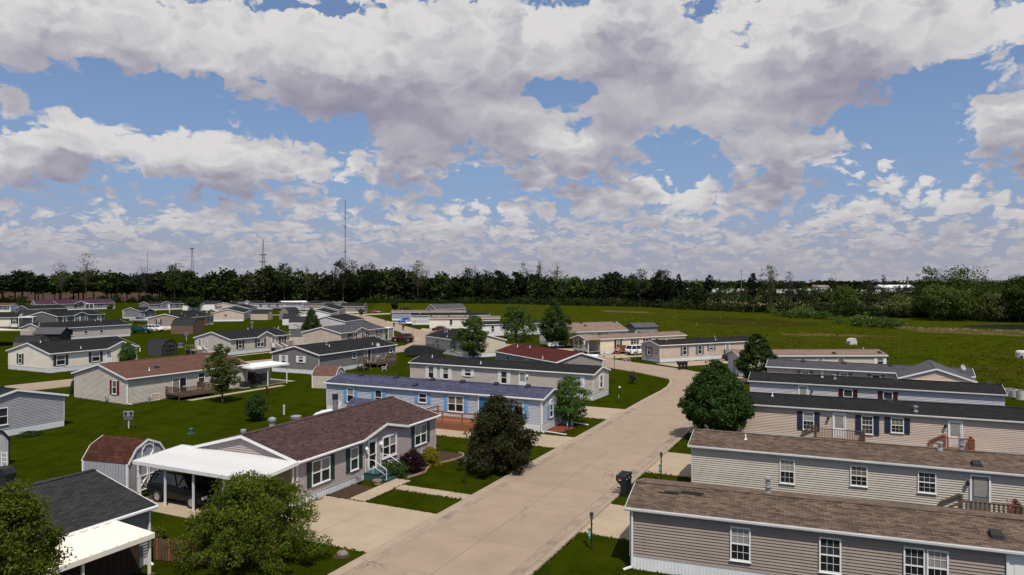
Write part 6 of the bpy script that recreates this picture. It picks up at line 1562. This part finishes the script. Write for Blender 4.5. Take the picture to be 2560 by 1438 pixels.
# ------------------------------------------------------------------ small things
def meter(label, loc, rz, h=1.35):
    t = thing('meter_pedestal', label, 'utility meter', loc, rz)
    MB().box(-.05, -.04, 0, .05, .04, h).build('post', simple('post_grey', (.45, .45, .43), .6, .1), t); MB().box(-.40, -.12, h - .30, .40, .02, h + .16).build('meter_board', METAL, t); MB().box(-.38, -.10, h - .60, .38, .0, h - .34).build('breaker_box', simple('box_dark', (.10, .10, .12), .5, .1), t)
    for s in (-.22, .22): MB().tube([(s, -.12, h + .0), (s, -.24, h + .0)], .10, 12).build('meter_dial', BLACKP, t)
    for s in (-.34, .34): MB().box(s - .03, -.05, 0, s + .03, .03, h).build('conduit', simple('post_wood', (.06, .05, .045), .8, .2), t)
    return t


meter('twin electric meters on a post in the lawn left of the barn shed', at(322, 1071), R(12)); meter('twin electric meters standing behind the roof of the mauve home', rd(10.8, -22.2), R(20), 1.7)
meter('meter post on the lawn right of the black barn shed', at(466, 852), R(10), 1.6); meter('meter post on the lawn above the charcoal roof', at(630, 823), R(10), 1.9); meter('meter post by the concrete walk beyond the small tan shed', at(670, 796), R(10), 1.8)
def pedestal(label, loc, h, r, mat, cap): t = thing('utility_pedestal', label, 'utility pedestal', loc); MB().lathe([(r, 0), (r, h * .9), (r * 1.02, h * .9)], n=14).build('body', mat, t); MB().lathe([(r * 1.08, h * .88), (r * 1.02, h * .97), (r * .5, h)], n=14).build('cap', cap, t); return t
PEDG = simple('pale_green', (.40, .46, .38), .5, .05)
pedestal('pale green utility tube standing on the lawn', at(710, 1037), .95, .10, PEDG, PEDG); pedestal('white pipe marker on the grass near the black barn shed', at(350, 879), .65, .10, WHITE, WHITE); pedestal('white post on the verge before the far grey home', at(424, 783.5), 1.8, .14, WHITE, WHITE); pedestal('white cap pipe on the lawn above the entry gable', at(696, 822), .6, .1, WHITE, WHITE); pedestal('white capped post beside the fence of the pink home', at(517, 782.5), 1.2, .15, WHITE, WHITE)
t = thing('utility_pedestal', 'small dark green utility cap on the lawn above the carport', 'utility pedestal', at(478, 1084)); MB().lathe([(.32, 0), (.30, .06), (.17, .06), (.17, .34), (.20, .38), (.12, .46)], n=14).build('dome', simple('utility_teal', (.03, .075, .08), .4, .1), t)
# flue and dish beyond the roof of the mauve home
t = thing('flue_pipe', 'tall grey flue with a black collar rising behind the brown maroon roof', 'chimney flue', world('m5', 9.9, 5.2, 3.35), rot('m5')); MB().lathe([(.36, -.25), (.34, .1), (.18, .14), (.18, 1.25)], n=16).build('pipe', simple('flue_grey', (.17, .17, .20), .5, .1), t); MB().lathe([(.205, .95), (.205, 1.32)], n=16).build('collar', DARKM, t); MB().lathe([(.20, 1.32), (.22, 1.36), (.1, 1.40)], n=16).build('cap', METAL, t)
def dish(label, loc, rz): 
    t = thing('satellite_dish', label, 'satellite dish', loc, rz); MB().tube([(0, 0, -.1), (0, 0, .5), (0, -.08, .6)], .025, 8).build('mast', METAL, t)
    m = MB(); pr = [(0.001, 0), (.12, .01), (.24, .04), (.33, .085)]; m.tube([(0, z * -1.0, 0) for r, z in pr], [r for r, z in pr], 18, cap=False); m.build('reflector', simple('dish_grey', (.34, .33, .35), .5, .05), t, mw=Matrix.Translation((0, -.05, .75)) @ Matrix.Rotation(R(-25), 4, 'X')); MB().bar((0, -.1, .55), (0, -.48, .82), .02).build('feed_arm', METAL, t); return t
dish('grey satellite dish beside the tall flue behind the brown maroon roof', world('m5', 10.35, 5.4, 3.2), R(30)); dish('satellite dish at the right end of the slate roof', world('r5', 19.6, -.1, 2.9), R(20)); dish('satellite dish on the wall by the patio door of the dark grey home', world('l1', 13.4, -.05, 2.3), R(40))
t = thing('roof_flue', 'round capped metal flue behind the ridge near the carport end of the mauve home', 'chimney flue', world('m5', 3.4, 5.0, 3.5)); MB().lathe([(.22, -.3), (.18, .2), (.12, .2), (.12, .35), (.26, .38), (.26, .52), (.1, .62)], n=14).build('flue', METAL, t)
t = thing('roof_flue', 'shiny flat topped vent on the ridge of the mauve home', 'roof vent', world('m5', 5.6, 5.0, 3.5)); MB().lathe([(.12, -.3), (.12, .12), (.34, .16), (.36, .32), (.2, .36)], n=14).build('flue', METAL, t)
t = thing('roof_flue', 'small vent pipe near the carport end of the brown maroon ridge', 'roof vent', world('m5', .6, 4.6, 3.6)); MB().lathe([(.14, -.3), (.12, .12), (.17, .14), (.17, .28), (.08, .32)], n=12).build('flue', METAL, t)
# entry steps of the mauve home
ds = wall_s('m5', 'F', 928.6, 1137.5); t = thing('entry_steps', 'dark green moulded entry steps with white handrails at the mauve home', 'steps', world('m5', ds - .85, 0), rot('m5'))
for i, (y0, z) in enumerate(((-1.05, .48), (-1.42, .32), (-1.79, .16))): MB().box(0, y0, 0, 1.75, -.03 if i == 0 else y0 + .37, z - .035).build('riser', STEPG, t); MB().box(-.03, y0 - .03, z - .034, 1.78, 0 - .03 if i == 0 else y0 + .34, z).build('tread', STEPG, t)
for x in (.05, 1.70):
    MB().tube([(x, -.12, .48), (x, -.12, 1.32), (x, -.75, 1.32), (x, -1.75, .82), (x, -1.72, .16)], .022, 8).build('handrail', WHITE, t); MB().tube([(x, -.70, .48), (x, -.70, .95), (x, -1.6, .52)], .016, 8).build('lower_rail', WHITE, t)
pp = at(943, 1213); t = thing('flower_pot', 'half barrel flower pot at the foot of the green entry steps', 'flower pot', pp); MB().lathe([(.20, 0), (.27, .2), (.31, .34), (.29, .35), (.27, .28)], n=18).build('barrel', simple('barrel_wood', (.17, .125, .095), .7, .2, 4), t)
for z, r in ((.10, .25), (.28, .303)): MB().lathe([(r, z), (r + .008, z + .01), (r + .006, z + .05), (r, z + .06)], n=18).build('hoop', simple('hoop_buff', (.34, .29, .21), .6, .1), t)
MB().lathe([(.001, .30), (.27, .30)], n=18).build('soil', MULCH, t)
def gas(label, loc, rz):
    t = thing('gas_meter', label, 'gas meter', loc, rz); MB().tube([(0, 0, 0), (0, 0, .62), (.12, 0, .70), (.22, 0, .62), (.22, 0, .50)], .022, 8).build('riser', METAL, t); MB().box(.08, -.11, .22, .36, .09, .50).build('meter_body', simple('meter_grey', (.28, .28, .30), .5, .1), t); MB().tube([(0, -.05, .55), (0, .02, .55)], .10, 12).build('regulator', METAL, t); MB().tube([(.36, 0, .35), (.44, 0, .35), (.44, 0, .9)], .02, 8).build('outlet', METAL, t); return t
gas('grey gas meter by the white skirting of the mauve home', world('m5', wall_s('m5', 'F', 880, 1235), -.35), rot('m5')); gas('gas meter at the gable wall under the dark red shutters', at(264, 1006), R(-28)); gas('gas meter on the long wall of the rust roofed home', at(372, 1007), R(60)); gas('meter on the right wall of the khaki home', world('r2', wall_s('r2', 'F', 2552, 1270), -.3), rot('r2')); gas('gas pipe at the wall of the light beige home', world('m6', 13.4, -.3), rot('m6'))
t = thing('crawl_hatch', 'tan access hatch at the foot of the rust roofed home', 'hatch', world('l4', wall_s('l4', 'F', 388, 1003), -.03), rot('l4')); MB().box(-.45, -.05, .05, .45, .0, .75).build('panel', SID['tan'], t); MB().box(-.52, -.07, .02, .52, -.03, .09).box(-.52, -.07, .70, .52, -.03, .77).box(-.52, -.07, .09, -.45, -.03, .70).box(.45, -.07, .09, .52, -.03, .70).build('frame', SID['ivory'], t)
def ac(label, loc, rz, mat):
    t = thing('air_conditioner', label, 'air conditioner', loc, rz); MB().box(-.38, -.38, .06, .38, .38, .78).build('case', mat, t); MB().box(-.45, -.45, 0, .45, .45, .06).build('pad', CONCW, t); MB().tube([(0, 0, .78), (0, 0, .80)], .30, 16).build('fan_grille', DARKM, t)
    for i in range(7): MB().box(-.39, -.40, .14 + i * .09, .39, .40, .17 + i * .09).build('louvre', DARKM, t)
    return t
ac('dark air conditioner at the right corner of the rust roofed home', world('l4', 14.3, -.55), rot('l4'), simple('ac_dark', (.06, .06, .07), .5, .1)); ac('grey air conditioner on the lawn right of the black barn shed', at(452, 868), R(8), METAL); ac('air conditioner unit beside the pink home', at(528, 778), R(0), METAL)
def downspout(key, x, y, sx, label):
    t = thing('downspout', label, 'downspout', world(key, x, y), rot(key)); h = HOUSES[key]['he']; m = MB(); m.bar((0, 0, .12), (0, 0, h - .1), .07, .09, up=(0, 1, 0)); m.build('pipe', WHITE, t); MB().bar((0, 0, .14), (sx * .35, -.25, .05), .08, .07).build('spout', WHITE, t); return t
downspout('l4', .05, -.09, 1, 'white downspout on the near corner of the rust roofed home'); downspout('l4', HOUSES['l4']['L'] - .06, -.09, -1, 'white downspout at the far corner of the rust roofed home'); downspout('m4', HOUSES['m4']['L'] - .05, -.09, 1, 'white downspout at the street corner of the blue roofed home'); downspout('r1', .1, -.1, -1, 'white downspout on the left corner of the nearest home'); downspout('l1', 0.02, HOUSES['l1']['W'] + .06, 0, 'white downspout at the back corner of the dark grey home'); downspout('n2', HOUSES['n2']['L'] - .06, -.1, 0, 'white downspout under the dark shingle eave in the near left corner')
t = thing('splash_gutter', 'white extension gutter lying across the red mulch by the driveway', 'gutter extension', rd(29.2, -7.05), VANG - .15); MB().bar((0, 0, .10), (2.1, 0, .07), .10, .07).build('trough', WHITE, t)
t = thing('splash_gutter', 'white extension gutter lying on the grass at the far side of the red mulch', 'gutter extension', rd(33.6, -7.05), VANG - .05); MB().bar((0, 0, .22), (2.4, 0, .07), .10, .07).build('trough', WHITE, t)
for i, dx in enumerate((0, .35, .75)):
    t = thing('garden_ornament', 'small pale garden ornament, %s of three by the blue grey end wall' % ('first', 'second', 'third')[i], 'garden ornament', rd(33.0 - .1 * i, -6.75 + dx), rnd.uniform(0, 3), 'garden ornaments on the red mulch'); MB().lathe([(.12, 0), (.14, .15), (.10, .35), (.13, .42), (.09, .55), (.02, .62)], n=10).build('figure', simple('ornament_grey', (.42, .42, .42), .7, .3, 8), t)
def rock(label, loc, s):
    b = MB(); bm_v, bm_f = [], []; n, k = 10, 6
    for j in range(k + 1):
        for i in range(n): a = math.pi * j / k; f = 1 + rnd.uniform(-.13, .13); bm_v.append((math.sin(a) * math.cos(2 * math.pi * i / n) * s[0] * f, math.sin(a) * math.sin(2 * math.pi * i / n) * s[1] * f, max(-.05, math.cos(a)) * s[2] * f))
    b.add(bm_v, [(j * n + i, j * n + (i + 1) % n, (j + 1) * n + (i + 1) % n, (j + 1) * n + i) for j in range(k) for i in range(n)])
    return tag(b.build('boulder', simple('boulder_stone', (.20, .165, .14), .9, .35, 5, bump=.8), None, True, Matrix.Translation(loc)), label, 'boulder')
rock('single rounded boulder on the grass by the driveway', at(856, 1388), (.28, .24, .26)); bed('bare_patch', [at(853, 1391) + Vector((math.cos(a) * .42, math.sin(a) * .34, 0)) for a in np.linspace(0, 5.8, 12)], MULCH, .008)
t = thing('vent_block', 'brick crawl vent block by the white skirting beside the driveway', 'vent block', world('m5', wall_s('m5', 'F', 783, 1258), -.25), rot('m5'))
for i in range(2): MB().box(i * .24, -.12, 0, i * .24 + .21, .1, .14).build('brick', EDG, t)
MB().box(.0, -.1, .14, .45, .08, .17).build('lid', METAL, t)
# wall lamps
for key, px, py, lab in (('m5', 911, 1122, 'white wall lantern left of the mauve home door'), ('m5', 948, 1106, 'white wall lantern right of the mauve home door'), ('r3', 2071, 1043, 'dark wall lantern beside the left door of the navy shuttered home'), ('r3', 2363, 1065, 'dark wall lantern beside the right door of the navy shuttered home'), ('r2', 2418, 1196, 'dark wall lantern beside the grey door'), ('r4', 2030, 975, 'dark wall lantern beside the door of the lavender home'), ('m4', 1226, 992, 'white wall lantern right of the blue door'), ('m6', 1096, 851, 'wall lantern by the pale door of the light beige home'), ('m3', 1320, 938, 'white wall lantern beside the pale door of the white shuttered home')):
    hh = HOUSES[key]; t = thing('wall_lantern', lab, 'wall lantern', world(key, wall_s(key, 'F', px, py), -.03, hh['he'] - .75), rot(key)); mt = WHITE if 'white wall' in lab else DARKM
    MB().box(-.07, -.03, -.02, .07, 0, .26).build('back_plate', WHITE, t); MB().lathe([(.05, -.10), (.075, .02), (.11, .05), (.09, .12), (.02, .24)], (0, -.16, 0), 10).build('lantern', mt, t); MB().bar((0, 0, .2), (0, -.16, .2), .03).build('bracket', mt, t)
# chairs, bins, toys
def chair(label, loc, rz, mat, cat='chair', name='patio_chair', group=None):
    t = thing(name, label, cat, loc, rz, group); MB().box(-.28, -.28, .36, .28, .28, .40).build('seat', mat, t); MB().prism([(.24, .40), (.28, .40), (.46, 1.05), (.42, 1.05)], 'x', -.28, .28).build('backrest', mat, t)
    for x in (-.25, .25): MB().box(x - .03, -.28, 0, x + .03, -.22, .60).build('leg', mat, t); MB().box(x - .03, .22, 0, x + .03, .28, .60).build('leg', mat, t); MB().box(x - .05, -.3, .60, x + .05, .34, .64).build('armrest', mat, t)
    return t
ORG = simple('orange_chair', (.55, .10, .045), .5, .1); c0 = wall_s('l2', 'F', 901, 843)
chair('orange porch chair, left one of the two on the taupe home', world('l2', c0 - .2, -.9, .3), rot('l2') + .2, ORG, group='orange porch chairs'); chair('orange porch chair, right one of the two on the taupe home', world('l2', c0 + 1.1, -.9, .3), rot('l2') - .2, ORG, group='orange porch chairs')
WCH = simple('white_chair', (.62, .60, .60), .5, .1); chair('pale folding chair standing on the grass before the brown deck', at(960, 928), R(-70), simple('pinkish_chair', (.42, .33, .31), .7, .15)); chair('white chair on the brown deck, left one', world('l1', wall_s('l1', 'F', 925, 893) + .2, -1.1, .62), rot('l1') + 2.6, WCH); chair('white chair on the brown deck, right one', world('l1', wall_s('l1', 'F', 925, 893) + 1.5, -1.3, .62), rot('l1') - 2.4, WCH)
d4 = wall_s('l4', 'F', 447.8, 957.7); chair('dark wood lounge chair on the weathered deck', world('l4', d4 + 1.9, -1.0, .57), rot('l4') + 2.4, WOOD_B)
t = thing('patio_table', 'small round patio table on the weathered deck', 'table', world('l4', d4 + .2, -1.2, .56)); MB().lathe([(.55, .68), (.55, .72)], n=18).build('tabletop', METAL, t); MB().tube([(0, 0, 0), (0, 0, .7)], .04, 8).build('leg', METAL, t)
t = thing('swing_frame', 'brown timber swing frame leaning beside the deck of the dark grey home', 'swing', at(901, 930), rot('l1')); 
for x in (0, 1.7):
    for y in (-.7, .7): MB().bar((x, y, 0), (x, 0, 1.9), .08, .08).build('leg', WOOD_B, t)
MB().bar((0, 0, 1.9), (1.7, 0, 1.9), .09, .09).build('top_beam', WOOD_B, t); MB().box(.3, -.25, .5, 1.4, .25, .56).build('seat', WOOD_B, t)
def bin_(label, loc, rz, mat): t = thing('wheelie_bin', label, 'bin', loc, rz); MB().add([(-.26, -.28, 0), (.26, -.28, 0), (.26, .28, 0), (-.26, .28, 0), (-.33, -.36, .98), (.33, -.36, .98), (.33, .36, .98), (-.33, .36, .98)], [(0, 3, 2, 1), (4, 5, 6, 7), (0, 1, 5, 4), (1, 2, 6, 5), (2, 3, 7, 6), (3, 0, 4, 7)]).build('body', mat, t); MB().prism([(-.38, .98), (-.38, 1.03), (.1, 1.10), (.38, 1.04), (.38, .98)], 'x', -.35, .35).build('lid', mat, t); MB().tube([(-.3, .3, .1), (.3, .3, .1)], .1, 10).build('wheels', TYRE, t); return t
BING = simple('bin_green', (.012, .03, .022), .5, .1); bin_('dark wheelie bin at the foot of the reddish wood stair', world('r8', 6.0, -.9), rot('r8'), BING); bin_('dark wheelie bin beside the small weathered deck', at(470, 890), R(10), BLACKP)
t = thing('hot_tub', 'dark covered hot tub box beside the reddish stair of the cream yellow home', 'storage box', world('r8', 4.75, -.75), rot('r8')); MB().box(-.4, -.45, 0, .4, .45, .9).build('box', BLACKP, t); MB().box(-.43, -.48, .9, .43, .48, .97).build('lid', BLACKP, t)
t = thing('childs_bicycle', 'small pink and white child\'s bicycle on the verge before the cream yellow home', 'bicycle', at(1566, 904.5), R(-4))
TY2 = simple('white_tyre', (.55, .55, .55), .6, .1); PK = simple('bike_pink', (.55, .20, .24), .4, .1)
for x in (-.36, .36):
    n = 20; m = MB()
    for i in range(n): a, b = 2 * math.pi * i / n, 2 * math.pi * (i + 1) / n; m.bar((x + .26 * math.cos(a), 0, .28 + .26 * math.sin(a)), (x + .26 * math.cos(b), 0, .28 + .26 * math.sin(b)), .05, .05)
    m.build('wheel', TY2, t)
for a, b in (((-.36, 0, .28), (-.12, 0, .62)), ((-.12, 0, .62), (.26, 0, .66)), ((-.05, 0, .28), (.26, 0, .66)), ((-.36, 0, .28), (-.05, 0, .28)), ((.26, 0, .78), (.36, 0, .28)), ((-.05, 0, .28), (-.14, 0, .70))): MB().bar(a, b, .04, .04).build('frame_tube', PK, t)
MB().box(-.27, -.07, .70, -.02, .07, .75).build('saddle', WHITE, t); MB().bar((.25, -.22, .82), (.25, .22, .82), .03).build('handlebar', PK, t)
# near-left clutter: covered grill, trellis, deck fence
t = thing('covered_grill', 'black covered grill at the left edge below the grey shed', 'grill', at(10, 1212), R(-20)); MB().prism([(-.55, 0), (-.6, .75), (-.42, 1.1), (.42, 1.1), (.6, .75), (.55, 0)], 'y', -.35, .35).build('cover', simple('black_canvas', (.018, .020, .022), .7, .3, 2), t)
t = thing('trellis', 'leaning white ladder frame behind the covered grill', 'trellis', at(12, 1186), R(-15))
for x in (-.25, .2): MB().bar((x, 0, 0), (x - .15, .1, 1.5), .05).build('rail', WHITE, t)
for i in range(5): MB().bar((-.27 - .03 * i, .02 * i, .25 + .28 * i), (.19 - .03 * i, .02 * i, .25 + .28 * i), .035).build('rung', WHITE, t)
t = thing('fence', 'low brown picket fence between the patio cover and the crab tree', 'fence', at(392, 1402), R(-14))
for i in range(20): MB().box(i * .16 - .2, -.02, .05, i * .16 - .09, .02, 1.0 + .02 * (i % 3)).build('picket', WOOD_R if i % 4 == 1 else WOOD_B, t)
for z in (.3, .85): MB().box(-.25, .022, z, 3.0, .06, z + .09).build('rail', WOOD_B, t)
t = thing('fence', 'brown deck rail under the front edge of the patio cover', 'fence', PC + Vector((.15, -.6, -PC.z)) - U * 3.2, UANG)
for i in range(22): MB().box(i * .15, -.02, .1, i * .15 + .05, .02, .92).build('picket', WOOD_D, t)
MB().box(-.05, -.05, .92, 3.4, .05, .98).build('rail', WOOD_B, t)
t = thing('shade_boards', 'added dark boards imitating the deep shade at the back of the patio cover', 'screen', PC - U * 6.1 + Vector((-.9016, .4325, 0)) * 2.35 - Vector((0, 0, PC.z)), UANG)  # dark boards added to stand in for deep shade under the cover
for i in range(24): MB().box(i * .3, -.02, .05, i * .3 + .285, .02, 1.9 + .05 * (i % 2)).build('board', WOOD_D, t)
for i, (x, y, s) in enumerate(((1.0, 1.2, .5), (2.2, 1.5, .42), (3.6, 1.1, .5), (4.4, 1.6, .36))):
    p = PC - U * (6.2 - x) + Vector((-.9016, .4325, 0)) * y; t = thing('storage_bag', 'dim dark bundle under the patio cover, %s from the near end' % ('first', 'second', 'third', 'fourth')[i], 'bundle', (p.x, p.y, 0), i, 'bundles under the patio cover'); MB().lathe([(s * .8, 0), (s, s * .5), (s * .8, s * 1.1), (s * .3, s * 1.4)], n=12).build('bundle', simple('dark_cloth', (.05, .05, .055), .8, .4, 4), t)
t = thing('flag', 'small red and white flag on the near corner of the red roofed home', 'flag', at(1512, 917)); MB().tube([(0, 0, 0), (0, 0, 2.6)], .03, 6).build('pole', METAL, t)
for i in range(4): MB().box(-.26, -.01, 1.5 + i * .2, -.02, .01, 1.5 + (i + 1) * .2 - .004).build('stripe', REDF if i % 2 == 0 else WHITE, t)
t = thing('porch_flower', 'pink flower pot on the right end of the brown picket porch', 'flower pot', world('r2', wall_s('r2', 'F', 2450, 1223) + 1.25, -.7, .53)); MB().lathe([(.14, 0), (.2, .3)], n=12).build('pot', simple('pot_dark', (.05, .03, .03), .6, .1), t); put('blooms', quads_mesh('blooms', leaf_quads(rng.normal(size=(160, 3)) * np.array([.12, .12, .2]) + np.array([0, 0, .65]), .09), simple('pink_bloom', (.35, .035, .07), .6, .2)), t)
# field: concrete units, stakes
t = thing('concrete_vault', 'single pale concrete box with a sloped top out in the field', 'concrete box', at(2129, 861.5), R(8)); MB().prism([(-.75, 0), (-.75, .75), (-.35, 1.25), (.5, 1.3), (.75, .7), (.75, 0)], 'y', -.7, .7).build('shell', CONCW, t); MB().tube([(.1, -.72, .12), (.1, -.69, .12)], .14, 10).build('knockout', DARKM, t)
t = thing('concrete_vault', 'pale concrete unit at the right edge of the field', 'concrete box', at(2556, 895), R(-10)); MB().lathe([(1.0, 0), (1.0, .95), (.8, 1.2), (.6, 1.25)], n=16).build('shell', CONCW, t); MB().tube([(-.55, -1.0, .25), (-.5, -.8, .25)], .2, 10).build('knockout', DARKM, t)
for i, (px, py, r, hh, w) in enumerate(((2517, 984, .55, .6, 'leftmost'), (2528, 991, .6, .8, 'second from the left'), (2539, 993, .55, .75, 'second from the right'), (2556, 999, .6, 1.0, 'rightmost'))):
    t = thing('concrete_ring', 'pale concrete manhole ring, %s of the row beside the lavender home' % w, 'concrete ring', at(px, py), i, 'concrete rings at the field edge'); MB().lathe([(r * .8, hh), (r, hh), (r, 0), (r * 1.0, -.02)], n=20).build('ring', CONCW, t); MB().lathe([(.001, hh * .7), (r * .8, hh * .7), (r * .8, hh)], n=20).build('opening', METAL, t)
    if i == 3: MB().tube([(-.2, -r - .02, .35), (-.2, -r + .1, .35)], .2, 12).build('knockout', DARKM, t)
stk = cached('stake', lambda: MB().box(-.03, -.03, 0, .03, .03, .65).mesh('survey_stake', simple('stake_wood', (.40, .38, .33), .7, .1)))
for i in range(9):
    px = rnd.uniform(1300, 2100); py = np.interp(px, [1300, 2100], [768, 812]) + rnd.uniform(0, 38)
    tag(put('survey_stake', stk, None, Matrix.Translation(at(px, py)) @ Matrix.Rotation(rnd.uniform(-.2, .2), 4, 'X')), 'thin pale marker stake in the open field', 'stake', 'marker stakes in the field')
t = thing('white_fence', 'long low white vinyl fence before the far left homes', 'fence', at(457, 776.5), R(0))
for i in range(9): MB().box(i * 2.3 - .06, -.06, 0, i * 2.3 + .06, .06, 2.3).build('post', WHITE, t)
for i in range(8): MB().box(i * 2.3 + .065, -.03, .1, (i + 1) * 2.3 - .065, .03, 2.15).build('panel', WHITE, t)
t = thing('white_building', 'plain white garage wall right of the long white fence', 'garage', at(505, 776.5), R(10)); MB().box(0, 0, 0, 7.0, 8, 3.2).build('wall', SID['white'], t); MB().prism([(-.3, 3.15), (4, 4.3), (8.3, 3.15)], 'x', -.3, 7.3).build('roof', ROOF['dark'], t)
t = thing('shed', 'dark grey low roof peeking over the cream yellow home', 'shed', at(1596, 838), R(20)); MB().box(-2, -2, 0, 4, 2, 2.0).build('wall', SID['grey'], t); MB().prism([(-2.3, 2.0), (0, 3.0), (2.3, 2.0)], 'x', -2.3, 4.3).build('roof', ROOF['slate'], t)
